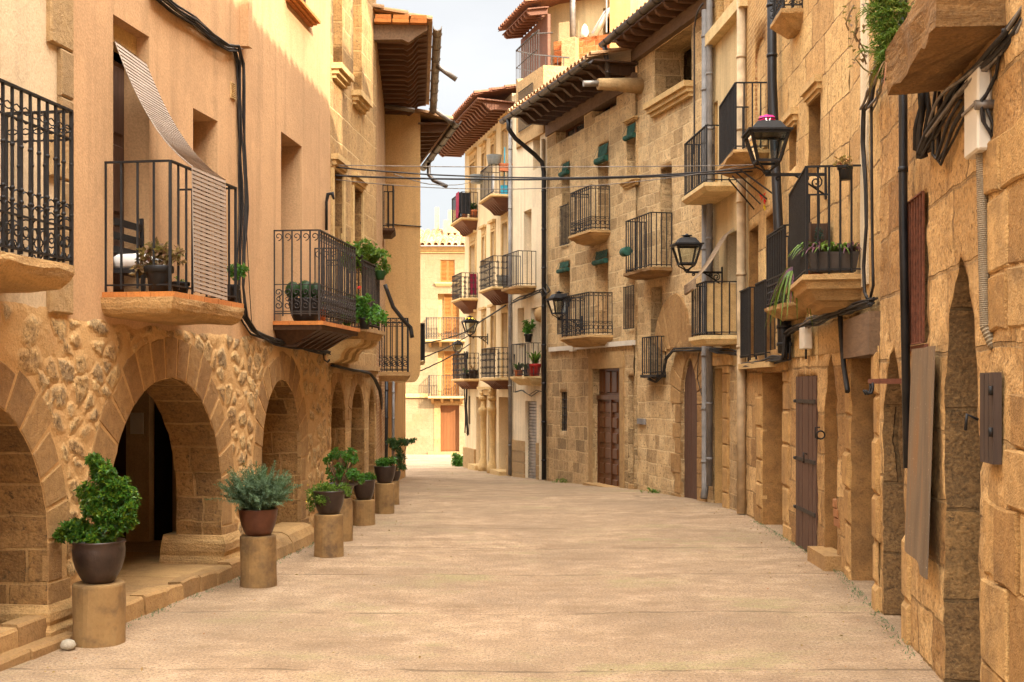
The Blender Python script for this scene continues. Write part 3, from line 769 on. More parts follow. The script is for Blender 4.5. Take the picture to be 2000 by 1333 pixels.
# ------------------------------------------------------------------ lanterns
def lamp(label, W, u, p, ztop, h, arm_z=None, wt=None, cloth=None, group='wall lanterns along the street', brace=True, flipu=0):
    """wall lantern: glazed tapering box under a hipped hood, on a bracket with a scroll"""
    t = thing('street_lamp', label, 'street lamp', W.P(u, ztop - h * 1.25, 0), group)
    wt = wt or h * .66; ax = W.t3; ay = W.n3; up = V((0, 0, 1)); C = lambda z, a, b: W.P(u, ztop - h + z, p) + ax * a + ay * b
    H = h; zb, zr, zt = H * .16, H * .66, H * .93; wb = wt * .60; a = wb / 2; b = wt / 2
    sq = ((-1, -1), (1, -1), (1, 1), (-1, 1))
    mb = MB()
    for i, (x, y) in enumerate(sq):
        x2, y2 = sq[(i + 1) % 4]
        mb.bar(C(zb, x * a, y * a), C(zr, x * b, y * b), wt * .07)
        mb.bar(C(zb, x * a, y * a), C(zb, x2 * a, y2 * a), wt * .07); mb.bar(C(zr, x * b, y * b), C(zr, x2 * b, y2 * b), wt * .09)
        mb.tube([C(zb, x * a, y * a), C(zb - H * .05, x * a * .95, y * a * .95), C(H * .03, x * a * .4, y * a * .4), C(-H * .02, x * a * .2, y * a * .2)], wt * .028, 4)
    mb.lathe([(wt * .09, -H * .06), (wt * .12, -H * .03), (wt * .09, 0), (wt * .05, H * .02)], C(0, 0, 0), 8)
    fr = mb.build('frame', M['iron'], t)
    hb = MB(); e = b * 1.2
    hb.loft([[C(zr + H * .01, x * e, y * e) for x, y in sq], [C(zr + H * .045, x * e, y * e) for x, y in sq], [C(zr + H * .05, x * b * .95, y * b * .95) for x, y in sq], [C(zr + H * .20, x * b * .62, y * b * .62) for x, y in sq], [C(zr + H * .235, x * b * .3, y * b * .3) for x, y in sq]])
    hb.lathe([(b * .25, 0), (b * .28, H * .035), (b * .5, H * .045), (b * .46, H * .06), (b * .16, H * .075), (b * .12, H * .095), (b * .02, H * .115)], C(zr + H * .225, 0, 0), 10)
    hb.build('hood', M['iron'], t)
    gb = MB()
    for i, (x, y) in enumerate(sq):
        x2, y2 = sq[(i + 1) % 4]; k = .97
        gb.poly([C(zb + .01, x * a * k, y * a * k), C(zb + .01, x2 * a * k, y2 * a * k), C(zr - .01, x2 * b * k, y2 * b * k), C(zr - .01, x * b * k, y * b * k)])
    gb.build('glass', M['glass'], t)
    br = MB(); za = ztop - h - H * .07
    Q = lambda o, z: W.P(u, z, o)
    br.bar(Q(-.03, za), Q(p + .02, za), .028, .034); br.wbox(W, u - .025, u + .025, za - p * .42, za + .09, -.02, .018)
    br.tube([Q(.0, za - p * .36), Q(p * .35, za - p * .12), Q(p * .55, za)], .012, 5)
    scroll(br, Q(p * .17, za - p * .13), ay, up, p * .11, .009, 1.6, 1, 16, 1.57)
    scroll(br, Q(p * .33, za - p * .06), ay, up, p * .055, .008, 1.4, -1, 12, 1.57)
    scroll(br, Q(p * .82, za - p * .06), ay, up, p * .05, .009, 1.3, 1, 12, 1.57)
    br.build('bracket', M['iron'], t)
    return t

# ------------------------------------------------------------------ plants
def leafq(mb, p, d, up, L, w, fold=.25):
    d = d.normalized(); s = d.cross(up)
    if s.length < 1e-4: s = d.orthogonal()
    s.normalize(); n = s.cross(d).normalized(); b = p; tip = p + d * L - n * (L * .12)
    mL = p + d * (L * .5) + s * (w / 2) + n * (w * fold); mR = p + d * (L * .5) - s * (w / 2) + n * (w * fold); mc = p + d * (L * .5)
    i = [mb.add(q) for q in (b, mL, tip, mR)]
    mb.face((i[0], i[1], i[2])); mb.face((i[0], i[2], i[3]))
def rdir(rnd):
    while 1:
        q = V((rnd.uniform(-1, 1), rnd.uniform(-1, 1), rnd.uniform(-1, 1)))
        if .05 < q.length < 1: return q.normalized()
def foliage(name, blobs, mat, parent, L=.06, w=.03, per=7, seed=1, upb=.5):
    """leaf rosettes scattered through a few uneven lumps"""
    rnd = random.Random(seed); mb = MB()
    for c, rad, n in blobs:
        c = V(c)
        for _ in range(n):
            q = rdir(rnd); k = rnd.random() ** .45; p = c + V((q.x * rad[0], q.y * rad[1], q.z * rad[2])) * k
            ax = (q + V((0, 0, upb)) + rdir(rnd) * .4).normalized()
            for i in range(per):
                d = (ax * rnd.uniform(.1, .8) + rdir(rnd)).normalized(); l = L * rnd.uniform(.65, 1.2)
                leafq(mb, p + d * .005, d, ax, l, w * rnd.uniform(.8, 1.2))
    return mb.build(name, M[mat], parent, fix=False)
def needles(name, base, shoots, mat, parent, L=.35, n=34, nl=.03, nw=.006, seed=1, spread=1.0, droop=.25, rad=.1):
    rnd = random.Random(seed); mb = MB(); base = V(base)
    for s in range(shoots):
        a = rnd.uniform(0, 6.283); k = rnd.random() ** .6; d = V((math.cos(a) * k * spread, math.sin(a) * k * spread, rnd.uniform(.35, 1))).normalized()
        p = base + V((math.cos(a) * rad * k, math.sin(a) * rad * k, 0)); l = L * rnd.uniform(.6, 1.1); bend = rdir(rnd) * .5
        m = int(n * l / L)
        for i in range(m):
            t = i / m; q = p + d * (l * t) + bend * (l * t * t * .3) + V((0, 0, -droop * l * t * t * (1 - d.z)))
            for _ in range(3):
                dd = (d * .9 + rdir(rnd)).normalized(); leafq(mb, q, dd, d, nl * rnd.uniform(.7, 1.2), nw, .1)
    return mb.build(name, M[mat], parent, fix=False)
def blades(name, base, n, L, w, mat, parent, seed=1, up=.8, rad=.03, droop=.6):
    rnd = random.Random(seed); mb = MB(); base = V(base)
    for i in range(n):
        a = rnd.uniform(0, 6.283); d = V((math.cos(a), math.sin(a), up * rnd.uniform(.6, 2.2))).normalized(); p = base + V((math.cos(a), math.sin(a), 0)) * rad * rnd.random(); l = L * rnd.uniform(.6, 1.15)
        s = d.cross(V((0, 0, 1))).normalized(); pr = None; K = 5
        for k in range(K + 1):
            t = k / K; q = p + d * (l * t) - V((0, 0, droop * l * t * t)); ww = w * (1 - t) * (.6 + t) + .001
            cur = (mb.add(q - s * ww), mb.add(q + s * ww))
            if pr: mb.face((pr[0], pr[1], cur[1], cur[0]))
            pr = cur
    return mb.build(name, M[mat], parent, fix=False)
def twigs(name, base, tips, r, mat, parent, seed=1):
    rnd = random.Random(seed); mb = MB(); base = V(base)
    for t in tips:
        t = V(t); mid = lerp(base, t, .5) + rdir(rnd) * (t - base).length * .12
        b = base + rdir(rnd) * .02; mb.tube([b, lerp(b, mid, .55), mid, lerp(mid, t, .6), t], [r, r * .85, r * .7, r * .5, r * .3], 5)
    return mb.build(name, M[mat], parent, fix=False)
def pot(parent, c, R_, h, mat='glaze', shape='bowl', n=28):
    mb = MB(); c = V(c)
    pr = {'bowl': [(.62, 0), (.72, .12), (.87, .4), (.96, .7), (.985, .9), (1.0, .94), (1.02, .97), (1.0, 1), (.92, .995), (.9, .9)],
          'egg': [(.52, 0), (.64, .1), (.83, .33), (.95, .6), (.97, .8), (.94, .93), (.99, .965), (.98, 1), (.9, 1), (.88, .9)],
          'flare': [(.6, 0), (.66, .3), (.76, .68), (.84, .86), (1.0, .9), (1.04, .95), (1.02, 1), (.92, 1), (.86, .9)],
          'flower': [(.68, 0), (.84, .72), (.86, .74), (1.0, .76), (1.0, .98), (.98, 1), (.88, 1), (.86, .88)]}[shape]
    mb.lathe([(r * R_, z * h) for r, z in pr], c, n)
    o = mb.build('pot', M[mat], parent)
    m2 = MB(); m2.lathe([(R_ * .86, 0), (R_ * .6, .01), (R_ * .2, .014)], c + V((0, 0, h * .895)), 16); m2.build('soil', M['soil'], parent)
    return o
# ------------------------------------------------------------------ camera, sky, sun
cam = bpy.data.cameras.new('camera'); co = bpy.data.objects.new('camera', cam); COL.objects.link(co)
co.location = (0, 0, EYE); co.rotation_euler = (R(90), 0, 0)
cam.sensor_width = 36; cam.lens = F / 2000 * 36; cam.shift_y = (HY - 666.5) / 2000; cam.clip_end = 600; cam.clip_start = .05
SC.camera = co
SC.view_settings.view_transform = 'Standard'; SC.view_settings.look = 'None'; SC.view_settings.gamma = 1
SC.view_settings.exposure = 2.63
SUN_EL = R(31); SUN_AZ = V((.62, -.78)).normalized()      # towards the sun, in plan
sun = bpy.data.lights.new('sun', 'SUN'); sun.energy = 2.0; sun.angle = R(.5); sun.color = (1, .90, .74)
so = bpy.data.objects.new('sun', sun); COL.objects.link(so)
sd = V((SUN_AZ.x * math.cos(SUN_EL), SUN_AZ.y * math.cos(SUN_EL), math.sin(SUN_EL)))
so.rotation_euler = sd.to_track_quat('Z', 'Y').to_euler()
wd = bpy.data.worlds.new('World'); SC.world = wd; wd.use_nodes = True; wt_ = wd.node_tree; wt_.nodes.clear()
def wn(t, **k):
    n = wt_.nodes.new('ShaderNode' + t)
    for a, b in k.items(): setattr(n, a, b)
    return n
bg = wn('Background'); wo = wn('OutputWorld'); wt_.links.new(bg.outputs[0], wo.inputs[0]); bg.inputs[1].default_value = .1
sk = wn('TexSky', sky_type='NISHITA'); sk.sun_disc = False; sk.sun_elevation = SUN_EL; sk.sun_rotation = math.atan2(SUN_AZ.x, SUN_AZ.y); sk.dust_density = 2.0
tc = wn('TexCoord'); mp_ = wn('Mapping'); mp_.inputs['Scale'].default_value = (1, 1, 2.6); wt_.links.new(tc.outputs[0], mp_.inputs[0])
nz_ = wn('TexNoise'); nz_.inputs['Scale'].default_value = 2.6; nz_.inputs['Detail'].default_value = 7; nz_.inputs['Roughness'].default_value = .55; wt_.links.new(mp_.outputs[0], nz_.inputs['Vector'])
cr = wn('ValToRGB'); cr.color_ramp.elements[0].position = .36; cr.color_ramp.elements[0].color = (1.30, 1.295, 1.28, 1); cr.color_ramp.elements[1].position = .62; cr.color_ramp.elements[1].color = (1.56, 1.54, 1.50, 1)
wt_.links.new(nz_.outputs[0], cr.inputs[0])
# sky boosted overhead and towards the sun, out of view, to fill shaded walls
sx = wn('SeparateXYZ'); wt_.links.new(tc.outputs[0], sx.inputs[0])
dp = wn('VectorMath', operation='DOT_PRODUCT'); wt_.links.new(tc.outputs[0], dp.inputs[0]); dp.inputs[1].default_value = sd
mr = wn('MapRange'); wt_.links.new(dp.outputs['Value'], mr.inputs[0]); mr.inputs[1].default_value = .1; mr.inputs[2].default_value = 1.0; mr.inputs[3].default_value = 1.0; mr.inputs[4].default_value = 4.0
m2_ = wn('MapRange'); wt_.links.new(sx.outputs[2], m2_.inputs[0]); m2_.inputs[1].default_value = .35; m2_.inputs[2].default_value = .95; m2_.inputs[3].default_value = 1.0; m2_.inputs[4].default_value = 6.0
mm = wn('Math', operation='MULTIPLY'); wt_.links.new(mr.outputs[0], mm.inputs[0]); wt_.links.new(m2_.outputs[0], mm.inputs[1])
vm = wn('VectorMath', operation='SCALE'); wt_.links.new(cr.outputs[0], vm.inputs[0]); wt_.links.new(mm.outputs[0], vm.inputs['Scale'])
mx_ = wn('MixRGB'); mx_.inputs[0].default_value = .95; wt_.links.new(sk.outputs[0], mx_.inputs[1]); wt_.links.new(vm.outputs[0], mx_.inputs[2]); wt_.links.new(mx_.outputs[0], bg.inputs[0])

# ------------------------------------------------------------------ the street
def ground_mat():
    N = NT('street_concrete'); o = N.obj(); x = N.sep(o)
    flat = N.comb(x[0], x[1], 0.0)
    n1 = N.noise(.55, flat, 5, .6); n2 = N.noise(3.2, flat, 6, .65); n3 = N.noise(38, flat, 4, .6); n4 = N.noise(130, flat, 2)
    col = N.ramp(n2, [(.3, (.26, .165, .092)), (.5, (.35, .228, .126)), (.7, (.45, .305, .18))])
    col = N.mix(N.ramp(n1, [(.42, 0), (.62, .6)]), col, (.20, .128, .07))
    col = N.mix(N.ramp(n3, [(.36, .8), (.49, 0)]), col, (.13, .085, .05))
    col = N.mix(N.ramp(n4, [(.6, 0), (.68, .55)]), col, (.52, .41, .29))
    vz = N.t.nodes.new('ShaderNodeTexVoronoi'); N.set(vz.inputs['Vector'], flat); vz.inputs['Scale'].default_value = 42
    peb = N.ramp(vz.outputs[0], [(.12, 1), (.3, 0)])
    pm = N.math('MULTIPLY', peb, N.ramp(N.noise(1.4, flat, 4), [(.48, 0), (.62, .6)]))
    col = N.mix(pm, col, (.46, .38, .29))
    # dirty drifts across the street, and thin green where nobody walks
    lng = N.comb(N.math('MULTIPLY', x[0], .55), N.math('MULTIPLY', x[1], 1.1), 0.0)
    dr = N.noise(1.3, lng, 8, .75)
    col = N.mix(N.ramp(dr, [(.5, 0), (.66, .6)]), col, (.18, .108, .052))
    gr = N.math('MULTIPLY', N.ramp(N.math('ABSOLUTE', N.math('SUBTRACT', x[0], .1)), [(1.2, 0), (3.2, 1)]) if False else N.ramp(dr, [(.40, 1), (.5, 0)]), N.ramp(N.noise(.4, N.vmath('ADD', flat, (7, 3, 0)), 4), [(.5, 0), (.62, 1)]))
    col = N.mix(N.math('MULTIPLY', gr, N.ramp(n3, [(.38, .15), (.56, .75)])), col, (.24, .21, .08))
    grit = N.noise(75, flat, 3, .7)
    col = N.mix(N.ramp(grit, [(.54, 0), (.64, .7)]), col, (.11, .07, .04))
    col = N.mix(N.ramp(N.noise(55, N.vmath('ADD', flat, (5, 1, 0)), 3, .7), [(.57, 0), (.66, .6)]), col, (.5, .38, .26))
    # construction joints every few metres and wandering cracks
    wv = N.math('MULTIPLY', N.math('SUBTRACT', N.noise(1.2, flat, 5), .5), .22)
    jy = N.math('ADD', x[1], wv); fr = N.math('ABSOLUTE', N.math('SUBTRACT', N.math('FRACT', N.math('DIVIDE', N.math('SUBTRACT', jy, .95), 2.15)), .5))
    joint = N.ramp(fr, [(.006, 1), (.013, 0)])
    cv = N.t.nodes.new('ShaderNodeTexVoronoi'); cv.feature = 'DISTANCE_TO_EDGE'
    N.set(cv.inputs['Vector'], N.vmath('ADD', flat, N.vmath('MULTIPLY', N.noise(1.6, flat, 5, col=True), (.9, .9, 0)))); cv.inputs['Scale'].default_value = .34
    crack = N.math('MULTIPLY', N.ramp(cv.outputs[0], [(.004, 1), (.010, 0)]), N.ramp(N.noise(.45, N.vmath('ADD', flat, (3, 9, 0)), 3), [(.62, 0), (.67, 1)]))
    lines = N.math('MAXIMUM', joint, crack)
    lines = N.math('MULTIPLY', lines, N.ramp(N.noise(2.2, flat, 4), [(.38, .1), (.56, 1)]))
    col = N.mix(N.math('MULTIPLY', lines, .7), col, (.12, .08, .042))
    h = N.math('ADD', N.math('MULTIPLY', n3, .6), N.math('ADD', N.math('MULTIPLY', peb, .35), N.math('MULTIPLY', n4, .5)))
    h = N.math('SUBTRACT', N.math('ADD', h, n2), N.math('MULTIPLY', lines, 1.6))
    return N.done(col, .93, N.bump(h, .55, .015))
M['ground'] = ground_mat()
g = MB(); ys = [-30, -10, 0] + [4 + .35 * i for i in range(60)] + [25 + 1.0 * i for i in range(40)] + [70, 90, 120, 160]; xs = [-60, -30, -12, -7] + [-5 + .4 * i for i in range(26)] + [6, 8, 14, 30, 60]
idx = [[g.add((x, y, gz(y) + (.018 * noise.noise(V((x * .45, y * .45, 0))) - .02 * math.exp(-((x - .2) / 1.2) ** 2) if abs(x) < 6 else 0))) for x in xs] for y in ys]
for i in range(len(ys) - 1):
    for j in range(len(xs) - 1): g.face((idx[i][j], idx[i][j + 1], idx[i + 1][j + 1], idx[i + 1][j]), 0, None, True)
tag(g.build('street', M['ground'], fix=False), kind='structure')

# ------------------------------------------------------------------ wall planes
lineL1 = lambda d: -4.959 + .1556 * d
lineL2 = lambda d: -4.165 + .096 * d
W1 = Wall((lineL1(3), 3), (lineL1(13.32), 13.32)); W2 = Wall((lineL2(13.32), 13.32), (lineL2(20.17), 20.17))
lineM = lambda d: 1.785 + .134 * d
WM = Wall((lineM(3), 3), (lineM(12.7), 12.7)); WL = Wall((lineM(12.7), 12.7), (3.62, 18.8)); WK = Wall((3.62, 18.8), (3.445, 21.0))
WJ = Wall((3.445, 21.0), (2.5, 24.5)); WI = Wall((2.45, 24.5), (10.413 - .325 * 29.45, 29.45)); WH = Wall((10.413 - .325 * 29.45, 29.45), (0, 32.04)); WG = Wall((0, 32.04), (8.01 - .25 * 37.84, 37.84))
def uz(W, px, py): return (W.u(px), W.z(px, py))

# ------------------------------------------------------------------ left: house with the ochre stucco and the arcade
def uL(d, W): return (d - W.a.y) / W.t.y
ARCH = []     # (wall, u0, u1, zs, zt)
A0 = (W1, uL(7.0, W1), W1.u(90), .78, 1.93); A1 = (W1, W1.u(207), W1.u(431), .80, 2.03); A2 = (W2, uL(13.85, W2), uL(15.5, W2), 1.05, 2.03)
def rubble_relief(W, arches, zt):
    def f(u, z):
        wp = W.P(u, z); p = V((u * 4.4 + .35 * noise.noise(V((u * 2, z * 2, 3))), z * 5.4 + .3 * noise.noise(V((u * 2, z * 2, 9))), 0))
        ds, ps = noise.voronoi(p); e = ds[1] - ds[0]; h = math.sin(ps[0].x * 91.7 + ps[0].y * 47.3) * 43758.5; r = h - math.floor(h)
        m = max(0, min(1, (e - .07) / .2)); m = m * m * (3 - 2 * m)
        if r < .15: m *= .3
        pl = noise.noise(V((u * .7 + 3, z * .9, 0)))
        m *= max(.4, min(1, (.62 - pl) / .25))
        for _, a, b, zs, zt2 in arches:
            c = (a + b) / 2; rr = (b - a) / 2
            dd = math.hypot(u - c, max(0, z - zs) * rr / (zt2 - zs)) - rr
            if dd < .40: m *= max(0, (dd - .33) / .07)
        off = .012 + m * (.002 + .006 * ((r * 7.3) % 1)) + .011 * fbm(V((u * 13, z * 13, 2)), 4) * (.25 + m)
        k = min(1, max(0, (zt + .05 * noise.noise(V((u * 3, 0, 0))) - z) / .05)); off = lerp(-.012, max(off, .006), k)
        return off, m, r
    return f
def arcade(house, W, u0, u1, zt=2.32, deep=2.9, f0=-.03):
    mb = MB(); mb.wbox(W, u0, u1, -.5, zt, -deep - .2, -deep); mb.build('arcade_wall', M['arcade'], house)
    mb = MB(); mb.wbox(W, u0, u1, zt, zt + .15, -deep, -.5); mb.build('arcade_ceiling', M['wood_dark'], house)
    mb = MB(); n = int((u1 - u0) / .8)
    for i in range(n):
        for j in range(4):
            a = u0 + (u1 - u0) * i / n; b = u0 + (u1 - u0) * (i + 1) / n
            mb.wbox(W, a + .004, b - .004, f0 - .2, f0, .05 - (j + 1) * .72 + .004, .05 - j * .72)
    mb.build('arcade_paving', M['kerb'], house)

hB = thing('ochre_house', 'ochre stuccoed house over a rubble stone arcade with the esparto awning balcony', 'house', W1.P(uL(12, W1), 0, 0))
zb = 2.50; uB0 = W1.u(128); uBm = W1.L; uB1 = W2.u(645)
for W, a, b, ar in ((W1, uB0, uBm, [A1]), (W2, 0, uB1, [A2])):
    hs = [(arch(q[1], q[2], -.35, q[3], q[4]), .48) for q in ar]
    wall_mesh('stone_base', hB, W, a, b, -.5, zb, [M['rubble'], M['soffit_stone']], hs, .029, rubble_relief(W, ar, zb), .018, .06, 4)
voussoirs(hB, W1, A1[1], A1[2], A1[3], A1[4], .36, 17, .020, -.1, 0, .42, seed=3)
voussoirs(hB, W2, A2[1], A2[2], A2[3], A2[4], .33, 15, .020, -.1, 0, .36, seed=5)
arcade(hB, W1, uB0 - .3, uBm - .02, f0=.13); arcade(hB, W2, .02, uB1)
# inside the arcade: a dark double door, a pale pilaster and a sheet of paper on the wall
u = W1.u(300)
leafdoor(hB, W1, uL(10.9, W1), uL(11.8, W1), 0, 2.2, -2.86, 'wood_dark', 4, 2)
leafdoor(hB, W1, uL(12.45, W1), uL(13.1, W1), 0, 2.1, -2.86, 'wood_dark', 3, 1)
mb = MB(); mb.wbox(W1, uL(11.95, W1), uL(12.3, W1), 0, 2.32, -2.92, -2.55); mb.build('pilaster', M['cream'], hB)
# moulded feet of the piers, seen in the arches
def pierfoot(house, W, ue, sgn, h=.34, g=.07, depth=.62):
    mb = MB(); a, b = sorted((ue - sgn * .02, ue + sgn * .42))
    prof = [(-.1, g), (h * .35, g), (h * .5, g * .55), (h * .62, g * .8), (h * .8, g * .75), (h, .012)]
    rg = []
    for z, k in prof:
        q = []
        for (uu, oo) in ((a - k, -depth), (a - k, k + .02), (b + k * .3, k + .02), (b + k * .3, -depth)):
            p = W.P(uu, z, oo); q.append(p + V((noise.noise(p * 3), noise.noise(p * 3 + V((4, 4, 4))), 0)) * .03)
        rg.append(q)
    mb.loft(rg); return mb.build('pier_foot', M['slab'], house)
pierfoot(hB, W1, A1[2], 1, .42, .06); pierfoot(hB, W1, A1[1], -1, .36, .05); pierfoot(hB, W2, A2[2], 1, .2, .03)
# upper stucco with its openings
z2 = 2.30; zT = 9.6
D1 = (W1.u(221), W1.u(291.5), 2.74, W1.z(221, 28)); w2 = (W1.u(377), W1.u(425), 3.55, W1.z(377, 211))
wall_mesh('wall', hB, W1, uB0, uBm, z2, zT, [M['stucco'], M['stucco']], [(rect(*D1), .24), (rect(*w2), .36)], .25)
D2 = (W2.u(549), W2.u(589.5), 2.72, W2.z(549, 257)); w4 = (W2.u(560), W2.u(602), W2.z(602, 38), 8.6)
wall_mesh('wall', hB, W2, 0, uB1, z2, zT, [M['stucco'], M['stucco']], [(rect(*D2), .34), (rect(*w4), .25)], .25)
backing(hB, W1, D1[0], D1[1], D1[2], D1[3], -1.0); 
leafdoor(hB, W1, (D1[0] + D1[1]) / 2 + .05, D1[1], D1[2], D1[3] - .25, -.24, 'wood_brown', 3, 1)
mb = MB(); mb.wbox(W1, D1[0], D1[1], D1[3] - .16, D1[3], -.26, -.12); mb.build('blind_box', M['trim'], hB)
backing(hB, W1, w2[0], w2[1], w2[2], w2[3], -.37); leafdoor(hB, W2, D2[0], D2[1], D2[2], D2[3], -.34, 'wood_dark', 4, 2); window(hB, W2, w4[0], w4[1], w4[2], w4[3], -.2)
sill(hB, W2, w4[0] - .12, w4[1] + .1, w4[2], .09, .14, 'tile_orange'); bars(hB, W2, w4[0] + .25, w4[1], w4[2] + .04, w4[2] + .9, -.04, .1, .008)
mb = MB(); mb.wbox(W1, W1.u(468), W1.u(475.5), W1.z(470, 92), zT, -.02, .10); mb.build('pipe_casing', M['stucco'], hB)
mb = MB(); ua, ub = W1.u(449), W1.u(458); za, zc = W1.z(453, 194), W1.z(453, 162); mb.wbox(W1, ua, ub, za, zc, -.01, .012)
for i in range(9): mb.wbox(W1, ua + .012, ub - .012, za + (zc - za) * (i + .25) / 9, za + (zc - za) * (i + .6) / 9, .01, .024)
mb.build('vent', M['trim'], hB)
shell(hB, W1, uB0, uBm, zT, 6, M['stucco'], sides=(2, 3)); shell(hB, W2, 0, uB1, zT, 6, M['stucco'], sides=(1, 2))
uc = uL(15.3, W2)
mb = MB(); mb.wbox(W2, uc, uc + .15, -.1, 2.32, -1.58, -.5); mb.wbox(W2, uc, uc + .15, 1.95, 2.32, -2.9, -1.58); mb.build('cross_wall', M['arcade'], hB)
mb = MB(); mb.wbox(W2, uc - .06, uc + .1, -.1, 1.95, -2.16, -1.86); mb.build('pilaster', M['cream'], hB)
mb = MB(); mb.wbox(W2, uc + .12, uc + .16, -.1, 1.95, -1.86, -1.58); mb.build('dark_doorway', M['dark'], hB)  # black panel painted as the unlit opening
mb = MB(); mb.wbox(W2, uc + .06, uc + .12, -.1, 1.95, -2.9, -2.16); mb.build('inner_door', M['wood_dark'], hB)
mb = MB(); mb.wbox(W2, uc - .075, uc - .06, 1.35, 1.62, -2.1, -1.93); tag(mb.build('paper_notice', M['cloth_white']), 'white paper notice on the dark door inside the arcade', 'notice')
# balcony with the awning
p1 = .57; ua = W1.u(205.5); ub = W1.u(460, p1); zt = zat(318, W1.d(ua)); zs = zat(572, W1.d(ua))
b = slab(hB, W1, ua - .04, ub + .02, p1 + .02, [(zs - .045, .045), (zs - .09, .04), (zs - .14, .025), (zs - .175, .0), (zs - .20, -.05), (zs - .205, -.22)], 'slab', jit=.018)
edge_tiles(b, W1, ua, ub, p1, zs, .045, .06)
railing(b, W1, ua, ub, p1, zs + .03, zt, .155, .0085)
# balcony with the scrolled foot
p2 = .54; ua = W2.u(535); ub = W2.u(693, p2); zt = zat(451, W2.d(ua)); zs = zat(628, W2.d(ua))
b = slab(hB, W2, ua - .03, ub + .03, p2 + .03, [(zs - .045, .01), (zs - .10, 0)], 'wood_dark')
edge_tiles(b, W2, ua, ub, p2, zs, .045, .06); wood_under(b, W2, ua, ub, p2, zs - .09, .17, 6)
railing(b, W2, ua, ub, p2, zs + .06, zt, .115, .0085, 'scroll', mat='iron_brown')

# ------------------------------------------------------------------ far-left house with stone quoins
hA = thing('quoined_house', 'pale plastered house with grey stone quoins at the left edge', 'house', W1.P(uL(7, W1), 0, 0))
wall_mesh('stone_base', hA, W1, 0, uB0, -.5, 2.58, [M['rubble'], M['soffit_stone']], [(arch(A0[1], A0[2], -.35, A0[3], A0[4]), .55)], .05, rubble_relief(W1, [A0], 2.58), .018, .06, 4)
voussoirs(hA, W1, A0[1], A0[2], A0[3], A0[4], .34, 15, .020, -.1, 0, .36, seed=9)
pierfoot(hA, W1, A0[2], 1, .3, .06)
arcade(hA, W1, 0, uB0 - .3)
wall_mesh('wall', hA, W1, 0, uB0, 2.3, 10, [M['cream']], [], .25); shell(hA, W1, 0, uB0, 10, 6, M['cream'])
mb = MB(); z = 2.5; k = 0; rnd = random.Random(4)
while z < 9.8:
    h = rnd.uniform(.30, .48); a = W1.u(111) if k % 3 else W1.u(90); mb.block(W1, rect(a, uB0 + .05, z + .01, z + h), .045, .014); z += h; k += 1
mb.build('quoins', M['quoin'], hA)
p0 = .5; ub = W1.u(139.5, p0); zt = zat(218, W1.d(ub, p0)); zs = zat(519, W1.d(ub, p0))
b = slab(hA, W1, uL(6.3, W1), ub - .05, p0 - .03, [(zs, .05), (zs - .05, .055), (zs - .11, .03), (zs - .17, -.02), (zs - .20, -.10), (zs - .205, -.2)], 'slab', jit=.022)
railing(b, W1, uL(6.3, W1), ub, p0, zs + .01, zt, .105, .009, 'rich')

# ------------------------------------------------------------------ left: stone house with moulded windows
hC = thing('ashlar_house', 'tall dressed stone house with moulded window sills and sunlit upper wall', 'house', W2.P(W2.u(690), 0, 0))
uC0, uC1 = W2.u(645), W2.L
Cw = [(W2.u(651), W2.u(668.5), W2.z(652, 128), 8.9), (W2.u(690), W2.u(706.5), W2.z(692, 182), 8.4), (W2.u(651), W2.u(668.5), 2.62, W2.z(652, 331)), (W2.u(690), W2.u(705.5), 2.62, W2.z(690, 364))]
Ca = [(uL(16.95 + .15, W2), uL(17.95, W2), 1.45, 2.03), (uL(18.35, W2), uL(19.25, W2), 1.45, 2.0), (uL(19.6, W2), uL(20.05, W2), 1.45, 1.9)]
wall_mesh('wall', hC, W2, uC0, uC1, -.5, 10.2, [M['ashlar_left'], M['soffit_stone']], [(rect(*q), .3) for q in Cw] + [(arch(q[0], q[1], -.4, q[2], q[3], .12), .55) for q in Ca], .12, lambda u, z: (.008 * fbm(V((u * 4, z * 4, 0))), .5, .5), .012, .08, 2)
shell(hC, W2, uC0, uC1, 10.2, 6, M['ashlar_left']); arcade(hC, W2, uC0 + .05, uC1 - .05)
for q in Cw[:2]:
    window(hC, W2, *q, -.26); sill(hC, W2, q[0] - .13, q[1] + .13, q[2], .2, .15, 'trim')
for q in Cw[2:]:
    leafdoor(hC, W2, *q, -.26, 'wood_dark', 4, 2); lintel(hC, W2, q[0] - .04, q[1] + .04, q[3], .2, .1)
    mb = MB(); mb.wbox(W2, q[0] - .12, q[0] - .003, q[2], q[3], -.02, .025); mb.wbox(W2, q[1] + .003, q[1] + .12, q[2], q[3], -.02, .025); mb.build('jamb', M['trim'], hC)
mb = MB(); mb.wbox(W2, uC0, uC1, 2.2, 2.27, -.02, .06); mb.wbox(W2, uC0, uC1, 2.14, 2.2, -.02, .035); mb.build('string_course', M['trim_dark'], hC)
for q, sd_ in zip(Ca[:2], (21, 22)): voussoirs(hC, W2, q[0], q[1], q[2], q[3], .2, 11, .012, None, .12, seed=sd_)
p3 = .5; ua = W2.u(708, p3) ; ub = W2.u(740, p3); zt = zat(508, W2.d(ua, p3)); zs = zat(641, W2.d(ua, p3))
b = slab(hC, W2, ua, ub, p3 + .03, [(zs, .05), (zs - .05, .05), (zs - .07, .02), (zs - .12, .0), (zs - .15, -.03)], 'trim_dark')
